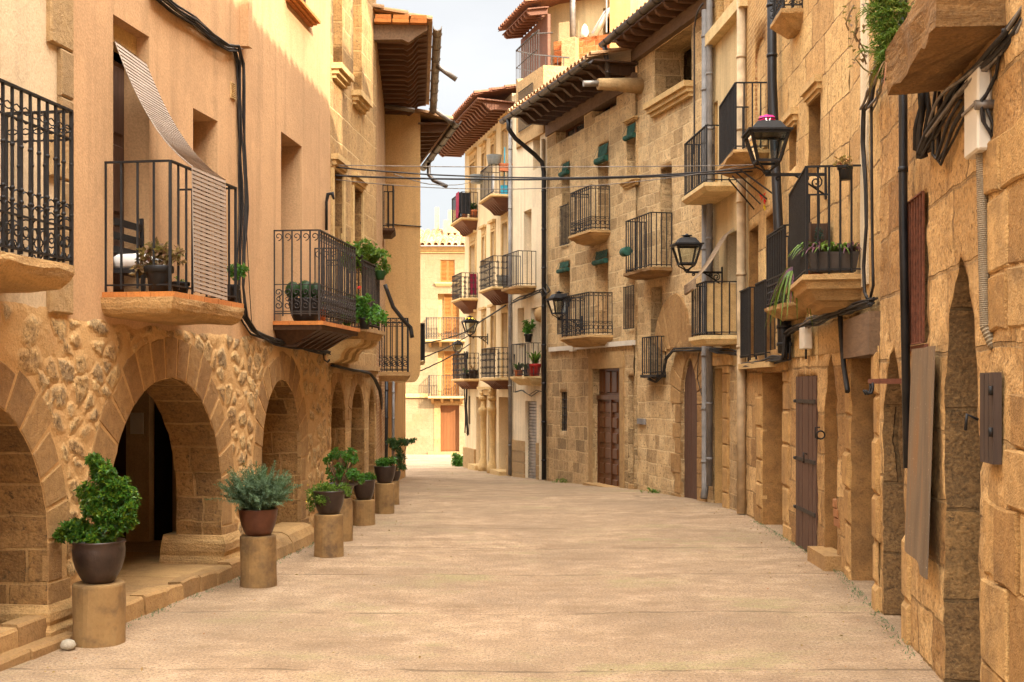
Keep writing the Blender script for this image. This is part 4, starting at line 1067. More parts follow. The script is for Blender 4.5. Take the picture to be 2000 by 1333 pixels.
for k in range(3):
    u = lerp(ua + .1, ub - .1, k / 2); mb = MB(); w = .11; pr = [(0, zs - .15), (p3 * .95, zs - .15), (p3 * .95, zs - .2), (p3 * .8, zs - .25), (p3 * .55, zs - .27), (p3 * .42, zs - .34), (p3 * .38, zs - .42), (p3 * .2, zs - .47), (0, zs - .48)]
    mb.prism([W2.P(u - w, z, o) for o, z in pr], W2.t3 * 2 * w); mb.build('corbel', M['trim'], b)
railing(b, W2, ua, ub, p3, zs + .04, zt, .1, .009, 'hoop', mat='iron_brown')

# ------------------------------------------------------------------ left: brick-edged house under the deep eave
WD = Wall((-2.228, 20.17), (-2.66, 25.8))
hD = thing('eaves_house', 'narrow brick house under a deep timber eave with scalloped rafters', 'house', WD.P(2.5, gz(22), 0))
zD = 7.74
wall_mesh('wall', hD, WD, 0, WD.L, -.6, zD, [M['brick'], M['soffit_stone']], [], .25); shell(hD, WD, 0, WD.L, zD + .1, 6, M['brick'])
pD = .86
rafters(hD, WD, -.05, WD.L, pD, zD + .05, 16, .16, .09, 'wood_eave', .06, True)
mb = MB(); mb.prism([WD.P(-.2, z, o) for o, z in ((-.1, zD - .16), (pD * .5, zD - .14), (pD * .62, zD - .19), (pD * .75, zD - .1), (pD * .97, zD + .02), (pD * .97, zD + .12), (-.1, zD + .08))], WD.t3 * .14); mb.build('barge_beam', M['wood_beam'], hD)
tiles(hD, WD, -.28, WD.L, pD + .06, zD + .15, -3, zD + .95, .21, .075)
mb = MB()
for j in range(2):
    for i in range(3): mb.wbox(WD, -.32 + .02 * j, -.05, zD + .10 + .07 * j, zD + .16 + .07 * j, pD * (i / 3) - .02 + .015 * j, pD * (i + 1) / 3 - .035)
mb.build('verge_tiles', M['tile_orange'], hD)
gutter(hD, WD.P(-.15, zD + .1, pD + .14), WD.P(WD.L + .1, zD + .0, pD + .14), .075, 'zinc', 8)
mb = MB(); mb.tube([WD.P(2.0, zD + .02, pD + .16), WD.P(2.05, zD - .22, pD + .52)], .05, 8); mb.build('gutter_spout', M['zinc'], hD)
mb = MB(); mb.tube([WD.P(WD.L - .3, zD + .02, pD + .1), WD.P(WD.L, zD - .25, pD + .55)], .05, 8); mb.build('gutter_spout', M['zinc'], hD)
mb = MB(); mb.tube([WD.P(4.6, zD - .14, .02), WD.P(4.6, zD - .22, .62)], .045, 8); mb.build('wall_spout', M['zinc'], hD)
def bsmall(house, W, px0, px1, p, yt, yb, dd, L, style='plain', mat='slab_dark', sh=.14, rl='iron'):
    zt, zb_ = zat(yt, dd), zat(yb, dd); ua = (dd - W.a.y) / W.t.y
    b = slab(house, W, ua, ua + L, p, [(zb_, .04), (zb_ - sh * .4, .04), (zb_ - sh, -.04)], mat); railing(b, W, ua, ua + L, p, zb_ + .02, zt, .11, .009, style, mat=rl); return b
bsmall(hD, WD, 0, 0, .50, 622, 727, 21.6, 1.5, 'hoop', 'trim_dark', .16)
bsmall(hD, WD, 0, 0, .2, 362, 446, 23.8, .8, '', 'wood_dark', .12)

# ------------------------------------------------------------------ tan house jutting over the street
hE = thing('tan_house', 'smooth tan rendered house jutting out over the street on a rounded corner', 'house', (-2.9, 26, gz(26)))
zE0 = zat(747, 25.8); zE1 = 7.75
WE = Wall((-1.925, 25.83), (-3.12, 31.5)); WE.n = V((WE.t.y, -WE.t.x))
mb = MB(); pl = []
for i in range(6): a = math.pi / 2 * i / 5; pl.append((-.12 + .12 * math.sin(a) , zE0 + .25 - .25 * math.cos(a) * 0 - .25 * (1 - math.sin(a)) * 1))
# body: prism over plan with a rounded lower corner along the street side
def plan(z):
    k = max(0, 1 - (z - zE0) / .3); r = .16 * (1 - math.sqrt(max(0, 1 - k * k)))
    a = V((-1.925 - r, 25.83)); return [(-6.5, 25.83, z), (a.x, a.y, z), (-3.12 - r, 31.5, z), (-6.5, 31.5, z)]
mb.loft([plan(zE0 + .3 * q) for q in (0, .03, .08, .16, .3, .5, .75, 1)] + [plan(zE1)]); mb.build('wall', M['tan'], hE)
mb = MB(); mb.abox((-6.4, 25.95, gz(26) - .5), (-2.72, 31.4, zE0 + .02)); mb.build('ground_floor', M['plaster_old'], hE)
rafters(hE, WE, -.05, 5.5, .62, 7.45, 12, .13, .08, 'wood_eave', .04)
tiles(hE, WE, -.15, 5.6, .68, 7.54, -2.2, 8.15, .21, .075)
gutter(hE, WE.P(-.35, 7.50, .74), WE.P(5.0, 7.44, .74), .085, 'gutter', 6)
mb = MB(); q = WE.P(4.0, 7.4, .74); mb.tube([q, q + V((0, 0, -.3)), q + V((.12, -.05, -.45)), q + V((.45, -.2, -.62))], .05, 8); mb.build('gutter_spout', M['gutter'], hE)
mb = MB(); mb.tube([V((-2.66, 25.82, zat(438, 25.82))), V((-1.9, 25.81, zat(443, 25.82)))], .012, 5); mb.build('wall_wire', M['iron_brown'], hE)
ua = .35; zt, zs = zat(633, 26.3), zat(706, 26.3)
b = slab(hE, WE, ua, ua + 1.2, .13, [(zs, .02), (zs - .08, .0)], 'trim_dark'); railing(b, WE, ua, ua + 1.2, .13, zs + .02, zt, .1, .01, mat='iron')
tag_ = None
downpipe(hE, [V((-2.6, 25.4, zat(735, 25.4))), V((-2.61, 25.4, gz(25.4) + .02))], .045, 'pipe_dark', 4)
downpipe(hE, [V((-2.47, 25.6, zat(740, 25.4))), V((-2.48, 25.6, gz(25.4) + .02))], .03, 'pipe_grey', 4)
# ------------------------------------------------------------------ the house closing the street
WF = Wall((6.0, 56), (-12.0, 56))
hF = thing('end_house', 'sunlit sandstone house with orange shutters closing the far end of the street', 'house', (-3.5, 56, gz(56)))
def fu(px): return WF.u(px)
def fr(x0, x1, yt, yb): a, b = sorted((fu(x0), fu(x1))); return (a, b, zat(yb, 56), zat(yt, 56))
Fh = {'win': fr(860, 888, 508, 552), 'd2': fr(855, 897, 574, 662), 'd1': fr(855, 897, 686, 774), 'door': fr(860, 897, 792, 884)}
zF = zat(482, 56)
wall_mesh('wall', hF, WF, 0, 18, gz(56) - .5, zF, [M['far_stone'], M['trim']], [(rect(*q), .35) for q in Fh.values()], .6)
q = Fh['win']; leafdoor(hF, WF, *q, -.08, 'shutter', 1, 2, 'louvre', 'shutter'); sill(hF, WF, q[0] - .25, q[1] + .25, q[2], .18, .14)
for k in ('d2', 'd1'):
    q = Fh[k]; leafdoor(hF, WF, q[0], q[1] - .28, q[2], q[3], -.22, 'shutter', 1, 2, 'louvre', 'shutter'); backing(hF, WF, q[0], q[1], q[2], q[3], -.33, 'trim')
q = Fh['door']; leafdoor(hF, WF, q[0], q[1], q[2] + .05, q[3], -.26, 'door_red', 1, 6, 'board')
mb = MB(); mb.wbox(WF, q[0] - .1, q[1] + .55, gz(56) - .2, q[2] + .03, -.3, .12); mb.build('door_step', M['trim_dark'], hF)
mb = MB(); mb.wbox(WF, q[1] + .003, q[1] + .28, q[2] - .1, q[3] + .2, -.02, .03); mb.wbox(WF, q[0] - .2, q[1], q[3] + .003, q[3] + .2, -.02, .03); mb.build('door_surround', M['trim_dark'], hF)
mb = MB(); a, b = fu(842), fu(700); mb.wbox(WF, a, b, zat(777, 56), zat(769, 56), -.02, .1); mb.build('string_course', M['trim'], hF)
mb = MB(); mb.wbox(WF, 0, 18, zF - .22, zF, -.02, .12); mb.wbox(WF, 0, 18, zF - .3, zF - .22, -.02, .06); mb.build('cornice', M['trim'], hF)
tiles(hF, WF, 0, 18, .42, zF + .02, -3.4, zF + 1.15, .3, .11, 'tile'); shell(hF, WF, 0, 18, zF, 7, M['far_stone'])
for (x0, x1, yt, yb) in ((834, 908, 622, 664), (839, 908, 734, 774)):
    a, b = sorted((fu(x0), fu(x1))); zb_, zt_ = zat(yb, 56), zat(yt, 56)
    s = slab(hF, WF, a, b, .6, [(zb_, .03), (zb_ - .09, .03), (zb_ - .12, -.02)], 'trim'); railing(s, WF, a, b, .6, zb_ + .02, zt_, .115, .011, 'hoop' if yt < 700 else '', mat='iron_brown')
    for i in range(4):
        u = lerp(a + .15, b - .15, i / 3); mb = MB(); mb.prism([WF.P(u - .06, z, o) for o, z in ((0, zb_ - .12), (.5, zb_ - .12), (.42, zb_ - .22), (.15, zb_ - .3), (0, zb_ - .34))], WF.t3 * .12); mb.build('corbel', M['trim_dark'], s)
mb = MB(); cx = fu(882); mb.wbox(WF, cx - .5, cx + .5, zF + .9, zF + 1.5, -3.0, -2.2); mb.wbox(WF, cx - .28, cx + .28, zF + 1.5, zF + 2.0, -2.9, -2.3); mb.wbox(WF, cx + .75, cx + .93, zF + .6, zF + 2.2, -3, -2.8); mb.build('chimney', M['trim'], hF)
sg = thing('street_sign', 'small white tiled street name plaque on the far sandstone wall', 'sign', WF.P(fu(777), zat(764, 56), 0))
mb = MB(); a, b = sorted((fu(768.5), fu(785.5))); z0, z1 = zat(763, 56), zat(750, 56); mb.wbox(WF, a, b, z0, z1, .0, .03); mb.build('plaque', M['white_box'], sg)
mb = MB(); e = .02
for q in ((a - e, b + e, z0 - e, z0), (a - e, b + e, z1, z1 + e), (a - e, a, z0, z1), (b, b + e, z0, z1)): mb.wbox(WF, *q, .0, .04)
mb.build('sign_frame', M['iron_brown'], sg)
mb = MB(); rnd = random.Random(2)
for zz, n, h, k in ((lerp(z0, z1, .66), 6, .07, .5), (lerp(z0, z1, .26), 9, .055, .9)):      # two short lines, too small to read
    w = (b - a) * k
    for i in range(n):
        uu = (a + b) / 2 - w / 2 + w * i / n; ww = w / n * .3
        mb.wbox(WF, uu, uu + ww * .5, zz, zz + h, .028, .034)
        mb.wbox(WF, uu + ww * .6, uu + ww * 1.9, zz + h * rnd.choice((0, .4, .8)), zz + h * .2 + h * .75, .028, .033)
mb.build('lettering', M['iron_brown'], sg)

# ------------------------------------------------------------------ right, far: cream house with the red eave
hG = thing('cream_house', 'cream rendered house with framed windows under a deep red timber eave', 'house', WG.P(3, gz(35), 0))
W = WG; uG1 = W.u(908)
def gq(x0, x1, xt, yt, xb, yb): a, b = sorted((W.u(x0), W.u(x1))); return (a, b, W.z(xb, yb), W.z(xt, yt))
slabz = {3: W.z(925, 426) , 33: W.z(990, 381), 2: W.z(925, 586), 22: W.z(990, 562), 1: W.z(925, 744), 11: W.z(990, 742)}
Gw = []
for (y1, y2, y3, y4, s1, s4, b2, b3) in ((319, 300, 283, 252, 3, 33, 335, 325), (479, 463, 453, 435, 2, 22, 520, 512), (632, 622, 617, 611, 1, 11, 690, 690)):
    Gw += [gq(919, 929, 929, y1, 0, 0)[:2] + (slabz[s1], W.z(924, y1)), gq(942.5, 948, 945, y2, 945, b2), gq(960.5, 966.5, 963, y3, 963, b3), gq(982, 993, 987, y4, 0, 0)[:2] + (slabz[s4], W.z(987, y4))]
gr = [gq(930, 944, 937, 776, 937, 908), gq(953, 962, 957, 798, 957, 915), gq(974, 993, 983, 776, 983, 930), gq(914.5, 918.5, 916, 774, 916, 829)]
for i in range(3): gr[i] = gr[i][:2] + (min(W.g(gr[i][0]), W.g(gr[i][1])) - .1, gr[i][3])
zG = 9.6
wall_mesh('wall', hG, W, 0, uG1, gz(38) - .6, zG, [M['cream_house'], M['cream_house']], [(rect(*q), .3) for q in Gw + gr], .5)
for i, q in enumerate(Gw):
    surround(hG, W, *q, w=.1 if i % 4 in (1, 2) else .13); 
    leafdoor(hG, W, *q, -.2, 'trim_dark' if i % 4 in (0, 3) else 'shutter', 3, 1 if i % 4 in (1, 2) else 2)
for q in gr[:1] + gr[2:3]: backing(hG, W, *q, -.29, 'trim_dark')
leafdoor(hG, W, *gr[1], -.2, 'wood_brown', 4, 1); bars(hG, W, *gr[3], -.05, .1, .01); backing(hG, W, *gr[3], -.28)
def column(u):
    c = W.P(u, 0, .07); g0 = W.g(u); mb = MB(); z1 = gr[0][3] - .1
    mb.lathe([(.16, -.05), (.16, .18), (.12, .22), (.13, .28), (.085, .33), (.085, 1.55), (.12, 1.6), (.15, 1.72), (.15, 1.78), (.08, 1.82), (.08, 2.15), (.12, 2.2), (.12, 2.26), (.075, 2.3), (.075, z1 - g0), (.14, z1 - g0 + .05), (.14, z1 - g0 + .14)], V((c.x, c.y, g0)), 12)
    mb.build('column', M['trim'], hG)
column(W.u(949)); column(W.u(967))
mb = MB(); a, b = W.u(968), W.u(943); mb.wbox(W, a, b, W.z(955, 772), W.z(955, 762), -.02, .1); mb.wbox(W, a - .1, b + .1, W.z(955, 761), W.z(955, 756), -.02, .16); mb.build('entablature', M['trim'], hG)
mb = MB(); mb.wbox(W, W.u(1000), gr[2][0] - .02, gz(33) - .3, gz(33) + .55, -.02, .06); mb.build('plinth', M['trim_dark'], hG); mb = MB(); mb.wbox(W, gr[0][1] + .02, uG1, gz(37) - .3, gz(37) + .6, -.02, .06); mb.build('plinth', M['trim_dark'], hG)
mb = MB(); mb.wbox(W, gr[2][0], gr[2][1], gz(33) - .3, gz(33) + .1, -.2, .25); mb.wbox(W, gr[0][0], gr[0][1], gz(35.5) - .3, gz(35.5) + .14, -.2, .25); mb.build('door_step', M['trim'], hG)
shell(hG, W, .0, uG1, zG, 7, M['cream_house'])
pG = .95; zeG = 9.2
rafters(hG, W, -.1, uG1 + .9, pG, zeG + .12, 22, .17, .11, 'wood_eave_red', .05, True)
tiles(hG, W, -.15, uG1 + 1.0, pG + .08, zeG + .28, -2.2, zeG + 1.05, .2, .075, 'tile_red')
mb = MB(); mb.wbox(W, uG1 + .9, uG1 + 1.15, zeG + .1, zeG + .16, .6, .9); mb.tube([W.P(uG1 + 1.0, zeG + .15, .95), W.P(uG1 + 1.5, zeG + .08, 1.1)], .05, 8); mb.build('gutter_spout', M['zinc'], hG)
def gbal(house, W, xw, xc, yt, yb, sty, L=None, xf=None, under='trim_dark', sh=.3, name='', mat='iron_brown', WW=None):
    """balcony from picture columns: xw at the wall, xc the near outer corner, xf the far outer corner"""
    ua = W.u(xw); d = W.d(ua); X = (xc - CX) / F * d; 
    # protrusion so the near outer corner falls on column xc
    lo, hi = 0, 1.5
    for _ in range(30):
        m = (lo + hi) / 2; P_ = W.P(ua, 0, m); px = CX + P_.x / P_.y * F
        lo, hi = (m, hi) if (px > xc) == (W.n.x < 0) else (lo, m)
    p = lo; ub = W.u(xf, p) if xf else ua + L
    P_ = W.P(ua, 0, p); zt_, zb_ = zat(yt, P_.y), zat(yb, P_.y)
    if under == 'wood':
        s = slab(house, W, ua, ub, p, [(zb_, .04), (zb_ - .05, .05), (zb_ - .08, .02)], 'trim'); wood_under(s, W, ua, ub, p, zb_ - .075, sh, 5, 'wood_eave_red', .2)
    elif under == 'mould': s = slab(house, W, ua, ub, p, [(zb_, .04), (zb_ - .05, .05), (zb_ - .07, .015), (zb_ - sh * .45, .0), (zb_ - sh * .5, -.04), (zb_ - sh * .8, -.1), (zb_ - sh * .85, -.15), (zb_ - sh, -.2)], 'slab')
    elif under == 'thin': s = slab(house, W, ua, ub, p, [(zb_, .05), (zb_ - .06, .05), (zb_ - .09, .02), (zb_ - sh, -.02)], 'cream_slab')
    else: s = slab(house, W, ua, ub, p, [(zb_, .04), (zb_ - .05, .04), (zb_ - sh * .6, -.04), (zb_ - sh, -.14)], under, jit=.03)
    r_ = railing(s, W, ua, ub, p, zb_ + .02, zt_, .115, .009, sty, mat=mat)
    return s, ua, ub, p, zb_, zt_
GB = {}
GB['3a'] = gbal(hG, W, 933, 902, 375, 425, '', xf=883, under='wood')
GB['3b'] = gbal(hG, W, 999.5, 961, 319, 379, '', xf=939, under='wood')
GB['2a'] = gbal(hG, W, 933, 901, 533, 582, 'curl', xf=884, under='wood')
GB['2b'] = gbal(hG, W, 999.5, 963, 500, 560, 'curl', xf=939, under='wood')
GB['1a'] = gbal(hG, W, 935, 909, 690, 740, 'curl', xf=885, under='wood', sh=.2)
GB['1b'] = gbal(hG, W, 999.5, 966, 679, 738, 'curl', xf=941, under='wood', sh=.2)

# ------------------------------------------------------------------ right: pale narrow house with the roof terrace
hH = thing('pale_house', 'narrow pale rendered house with a roof terrace and a roller shutter', 'house', WH.P(1, gz(31), 0))
W = WH; zH = 8.95
Hw = [gq(1041, 1055, 1048, 258, 1048, 330), gq(1023, 1038, 1030, 411, 0, 0)[:2] + (W.z(1030, 560), W.z(1030, 411)), gq(1011, 1024, 1017, 602, 1017, 680), gq(1037, 1056, 1046, 601, 0, 0)[:2] + (W.z(1046, 735), W.z(1046, 601)), gq(1026, 1048, 1037, 784, 1037, 940), gq(1053, 1064, 1058, 792, 1058, 940)]
for i in (4, 5): Hw[i] = Hw[i][:2] + (gz(31) - .1, Hw[i][3])
wall_mesh('wall', hH, W, 0, W.L, gz(32) - .5, zH, [M['pale_house'], M['pale_house']], [(rect(*q), .3) for q in Hw], .4)
for i in (0, 1, 2, 3): leafdoor(hH, W, *Hw[i], -.28, 'pipe_cream', 2, 1)
leafdoor(hH, W, *Hw[4], -.1, 'zinc', kind='roll', name='roller_shutter'); leafdoor(hH, W, *Hw[5], -.25, 'trim', 3, 1)
mb = MB(); g0 = gz(31)
for a, b in ((.02, Hw[5][0] - .01), (Hw[5][1] + .01, Hw[4][0] - .01), (Hw[4][1] + .01, W.L - .05)):
    if b > a: 
        mb = MB()
        for j in range(4): mb.block(W, rect(a, b, g0 - .2 + .28 * j, g0 + .07 + .28 * j), .03)
        mb.build('stone_dado', M['quoin'], hH)
shell(hH, W, .02, W.L, zH - .02, 6, M['pale_house'])
GB['H2'] = gbal(hH, W, 1047, 1012, 490, 558, '', xf=983, under='slab', sh=.14)
GB['H1'] = gbal(hH, W, 1060, 1033, 670, 735, '', xf=1000, under='cream_slab', sh=.22)
mb = MB(); mb.wbox(W, W.u(1043), W.u(1053) if W.u(1053) > W.u(1043) else W.u(1043) + .1, W.z(1048, 258), W.z(1048, 256), 0, .05); 
mb.wbox(W, *sorted((W.u(1041), W.u(1056))), W.z(1048, 262), W.z(1048, 254), -.02, .04); mb.build('lintel', M['white_box'], hH)
downpipe(hH, [W.P(W.L - .02, 8.9, .06), W.P(W.L - .02, gz(32) + .02, .06)], .05, 'pipe_grey', 6)
downpipe(hH, [W.P(.16, 7.9, .05), W.P(.16, gz(29.6) + 1.3, .05)], .045, 'pipe_cream', 5)
# terrace on top: rounded weathered parapet with a window grille, railings, awning roof
mb = MB(); n = 9; rg0 = []; rg1 = []
for i in range(n + 1):
    a = lerp(-.1, math.pi / 2, i / n); uu = W.L - .7 + .75 * math.sin(a); oo = .08 - .9 * (1 - math.cos(a)); rg0.append(W.P(uu, zH - .9, oo)); rg1.append(W.P(uu, zH + .75 + .12 * math.sin(i * 1.1), oo))
base = [W.P(.1, zH - .9, .06)] + rg0 + [W.P(W.L + .05, zH - .9, -2.5), W.P(.1, zH - .9, -2.5)]
top = [W.P(.1, zH + .72, .06)] + rg1 + [W.P(W.L + .05, zH + .8, -2.5), W.P(.1, zH + .8, -2.5)]
mb.loft([base, top]); mb.build('terrace_parapet', M['quoin'], hH)
bars(hH, W, W.u(1048), W.u(1020), zH - .55, zH + .45, .1, .07, .007, 'iron_brown')
mb = MB(); z0 = zH + .75; pts = [W.P(.6, z0, 0), W.P(1.5, z0, 0), W.P(W.L - .2, z0, -.05), W.P(W.L, z0, -.6), W.P(W.L, z0, -1.6)]
for a, b in zip(pts, pts[1:]):
    k = max(2, int((b - a).length / .16))
    for i in range(k): q = lerp(a, b, i / k); mb.bar(q, q + V((0, 0, .95)), .018)
    mb.bar(a + V((0, 0, .95)), b + V((0, 0, .95)), .03)
    mb.bar(a + V((0, 0, .5)), b + V((0, 0, .5)), .015)
mb.tube([pts[3] + V((-.1, 0, -.3)), pts[3] + V((-.12, 0, 1.35)), pts[3] + V((-.02, 0, 1.5)), pts[3] + V((.5, .1, 1.55))], .02, 5); mb.build('terrace_railing', M['iron_brown'], hH)

# ------------------------------------------------------------------ yellow house standing back above the roofs
hN = thing('yellow_house', 'yellow rendered house rising behind the stone house roof', 'house', (2.2, 36, gz(36)))
WN = Wall((4.6, 32.5), (.80, 34.5))
uN = WN.u
mb = MB()
wall_mesh('wall', hN, WN, 0, WN.L, 4, 13.2, [M['yellow'], M['yellow']], [(rect(*sorted((uN(1178), uN(1200))), zat(82, 34), zat(25, 34)), .3)], .4); shell(hN, WN, 0, WN.L, 13.2, 6, M['yellow'], z0=2)
mb = MB(); mb.tube([WN.P(uN(1129), zat(85, 34), .35), WN.P(uN(1129), zat(-40, 34), .35)], .085, 10); mb.build('flue', M['zinc'], hN)
mb = MB(); a, b = sorted((uN(1115), uN(1141))); mb.wbox(WN, a, b, zat(160, 34), zat(85, 34), .1, .6); mb.build('flue_base', M['quoin'], hN)
mb = MB(); a, b = sorted((uN(1205), uN(1245))); mb.wbox(WN, a, b, zat(100, 33), zat(-60, 33), .05, .5); mb.build('stair_tower', M['plaster_old'], hN)
mb = MB(); a, b = sorted((uN(1092), uN(1210))); mb.wbox(WN, a, b, zat(125, 34), zat(84, 34), .1, .35)
o = mb.build('terrace_wall', M['brick_red'], hN)
me = o.data; uvl = me.uv_layers.new(name='UVMap')
for l in me.loops: 
    c = me.vertices[l.vertex_index].co; uvl.data[l.index].uv = (c.x, c.z)
mb = MB(); mb.tube([WN.P(uN(1172), zat(82, 34), .4), WN.P(uN(1197), zat(45, 34), .4), WN.P(uN(1203), zat(38, 34), .3)], .1, 10); mb.build('vent_duct', M['white_box'], hN)
mb = MB(); mb.bar(WN.P(uN(1199), zat(84, 34), .5), WN.P(uN(1199), zat(-10, 34), .5), .04); mb.bar(WN.P(uN(1172), zat(82, 34), .5), WN.P(uN(1199), zat(40, 34), .5), .03); mb.build('mast', M['pipe_grey'], hN)
mb = MB(); q = WN.P(uN(1151), zat(84, 34), .3); mb.lathe([(.10, 0), (.12, .12), (.08, .3), (.02, .38)], q, 12); mb.build('chimney_cowl', M['white_box'], hN)
WN2 = Wall((.95, 33.4), (.15, 36.2))        # side turned to the street: red brown slatted awning roof and the verge
rafters(hN, WN2, 0, 2.6, .55, zat(28, 34), 9, .14, .09, 'wood_eave_red', -.1)
mb = MB(); mb.wbox(WN2, 0, 2.6, zat(150, 34), zat(40, 34), -.1, -.02); mb.build('slatted_wall', M['wood_eave_red'], hN)
tiles(hN, WN2, -.1, 2.7, .65, zat(24, 34), -1.2, zat(-10, 34), .2, .075, 'tile_red')
mb = MB(); mb.wbox(WN, uN(1066), uN(1240) if uN(1240) > uN(1066) else uN(1066) + .2, 13.2, 13.4, -.3, .4) if uN(1240) > uN(1066) else mb.wbox(WN, uN(1240), uN(1066), 12.6, 12.75, -.3, .35); mb.build('roof', M['tile_red'], hN)

# ------------------------------------------------------------------ right: stone house with the panelled door
hI = thing('stone_house', 'brown squared stone house with green blinds and a panelled double door', 'house', WI.P(2.5, gz(27), 0))
W = WI; zI = 8.05; zl = W.z(1160, 676)
def q4(x0, x1, xt, yt, xb, yb): a, b = sorted((W.u(x0), W.u(x1))); return (a, b, W.z(xb, yb), W.z(xt, yt))
att = [q4(1086, 1141, 1113, 238, 1113, 266), q4(1157, 1204, 1180, 190, 1180, 219)]
Iw = {'a1': q4(1097, 1113, 1105, 318, 1105, 478), 'a2': q4(1168, 1188, 1178, 280, 1178, 448), 'a3': q4(1224, 1242, 1233, 240, 1233, 350),
      'b1': q4(1092, 1113, 1102, 512, 1102, 640), 'b2': q4(1163, 1188, 1175, 490, 1175, 652), 'b3': q4(1222, 1241, 1231, 531, 1231, 642)}
low = {'slit': q4(1096, 1109, 1102, 766, 1102, 842), 'door': q4(1160, 1214, 1187, 720, 1187, 960), 'bay': q4(1229, 1240, 1235, 736, 1235, 945)}
low['door'] = low['door'][:2] + (gz(26) - .12, low['door'][3])
bay = (.02, W.u(1229), gz(25) - .2, W.z(1235, 735))
WB = Wall(tuple(W.a - W.n * .235), tuple(W.b - W.n * .235))
wall_mesh('inner_wall', hI, WB, 0, bay[1] + .05, bay[2], bay[3] + .02, [M['ashlar_low']], [], .12, lambda u, z: (.01 * fbm(V((u * 4, z * 4, 6))), .5, .5))
mb = MB(); mb.wbox(W, bay[0] - .0, bay[1] - .01, gz(25) - .3, gz(25) + .10, -.22, .03); mb.build('bay_step', M['kerb'], hI)
wall_mesh('upper_wall', hI, W, 0, W.L, zl, zI, [M['ashlar_house'], M['ashlar_house']], [(rect(*q), .34) for q in list(Iw.values()) + att], .12, lambda u, z: (.010 * fbm(V((u * 4, z * 4, 3))), .5, .5), .008)
wall_mesh('lower_wall', hI, W, 0, W.L, gz(30) - .5, zl + .003, [M['ashlar_low'], M['ashlar_low']], [(rect(*low['slit']), .3), (rect(*low['door']), .38), (rect(*bay), .24)], .10, lambda u, z: (.022 + .016 * fbm(V((u * 4, z * 4, 6))), .5, .5), .012)
shell(hI, W, 0, W.L, zI, 6, M['ashlar_house'])
for q in att: window(hI, W, *q, -.26, 'window_wood', 3, 1)
for k, mt in (('a1', 'dark'), ('a2', 'trim'), ('a3', 'window_wood'), ('b1', 'trim'), ('b2', 'yellow_in'), ('b3', 'yellow_in')):
    q = Iw[k]; leafdoor(hI, W, *q, -.3, mt, 3, 1); 
bl = ('rolled green slat blind in the left window of the stone house middle row', )
for k, (x0, x1, y0, y1), tx in (('a1', (1097, 1113, 317, 343), 'leftmost'), ('a2', (1167, 1189, 284, 318), 'middle'), ('a3', (1223, 1243, 244, 272), 'rightmost'), ('b1', (1092, 1113, 510, 532), 'leftmost'), ('b2', (1162, 1188, 489, 516), 'second')):
    a, b = sorted((W.u(x0), W.u(x1))); c = (x0 + x1) / 2
    blind('rolled green slat blind, %s of the %s row on the brown stone house' % (tx, 'upper' if k[0] == 'a' else 'lower'), W, a + .02, b - .02, W.z(c, y1), W.z(c, y0), .03)
sill(hI, W, Iw['a3'][0] - .15, Iw['a3'][1] + .15, Iw['a3'][2], .16, .12); lintel(hI, W, Iw['a3'][0], Iw['a3'][1], Iw['a3'][3], .08, .08)
bars(hI, W, Iw['a1'][0], Iw['a1'][1], W.z(1105, 478), W.z(1105, 402), .04, .085); bars(hI, W, Iw['b3'][0], Iw['b3'][1], W.z(1231, 642), W.z(1231, 560), .04, .085)
bars(hI, W, Iw['b1'][0], Iw['b1'][1], W.z(1102, 652), W.z(1102, 575), .04, .085)
bars(hI, W, *low['slit'], -.04, .11, .011, rails=(0, .2, .4, .6, .8, 1)); backing(hI, W, *low['slit'], -.3)
q = low['door']; zd = lerp(q[2], q[3], .775)
dd = leafdoor(hI, W, q[0] + .04, q[1] - .04, q[2], zd - .07, -.11, 'wood_door', 6, 4)
mb = MB(); mb.wbox(W, (q[0] + q[1]) / 2 - .03, (q[0] + q[1]) / 2 + .03, q[2], zd - .07, -.12, -.072); mb.build('door_post', M['wood_door'], dd)
leafdoor(hI, W, q[0] + .04, q[1] - .04, zd + .02, q[3], -.11, 'wood_door', 1, 4, name='transom_panel')
mb = MB(); mb.wbox(W, q[0], q[1], zd - .07, zd + .02, -.2, -.06); mb.wbox(W, q[0], q[0] + .04, q[2], zd - .071, -.2, -.08); mb.wbox(W, q[1] - .04, q[1], q[2], zd - .071, -.2, -.08); mb.build('door_frame', M['wood_door'], hI)
mb = MB(); mb.wbox(W, q[0] - .2, q[1] + .1, gz(26) - .3, gz(26) + .03, -.36, .22); mb.build('door_step', M['kerb'], hI)
mb = MB(); mb.wbox(W, q[0] - .2, q[0] - .003, q[2], q[3], -.02, .05); mb.wbox(W, q[1] + .003, q[1] + .2, q[2], q[3], -.02, .05); mb.wbox(W, q[0] - .2, q[1] + .2, q[3] + .003, q[3] + .34, -.02, .055); mb.build('door_surround', M['trim_dark'], hI)
mb = MB(); uu = sorted((W.u(1078), W.u(1243))); mb.wbox(W, uu[0], uu[1], zl - .055, zl + .045, .02, .085); c = W.u(1124); mb.wbox(W, c - .11, c + .11, zl - .09, zl + .07, .015, .11); mb.build('white_band', M['white_box'], hI)
GB['Ia'] = gbal(hI, W, 1191, 1154, 362, 449, 'hoop', xf=1115, under='mould', sh=.22, mat='iron')
GB['Ic'] = gbal(hI, W, 1196, 1150, 571, 654, 'hoop', xf=1098, under='mould', sh=.22, mat='iron')
pI = .92; zeI = 8.33
mb = MB(); mb.wbox(W, -.0, W.L, zI - .12, zI + .16, -.2, .05); mb.build('wall_beam', M['wood_beam'], hI)
rafters(hI, W, -.1, W.L + .1, pI, zeI + .02, 11, .17, .11, 'wood_dark', .0, True)
tiles(hI, W, -.12, W.L + .3, pI + .05, zeI + .11, -2.8, zeI + 1.0, .21, .075)
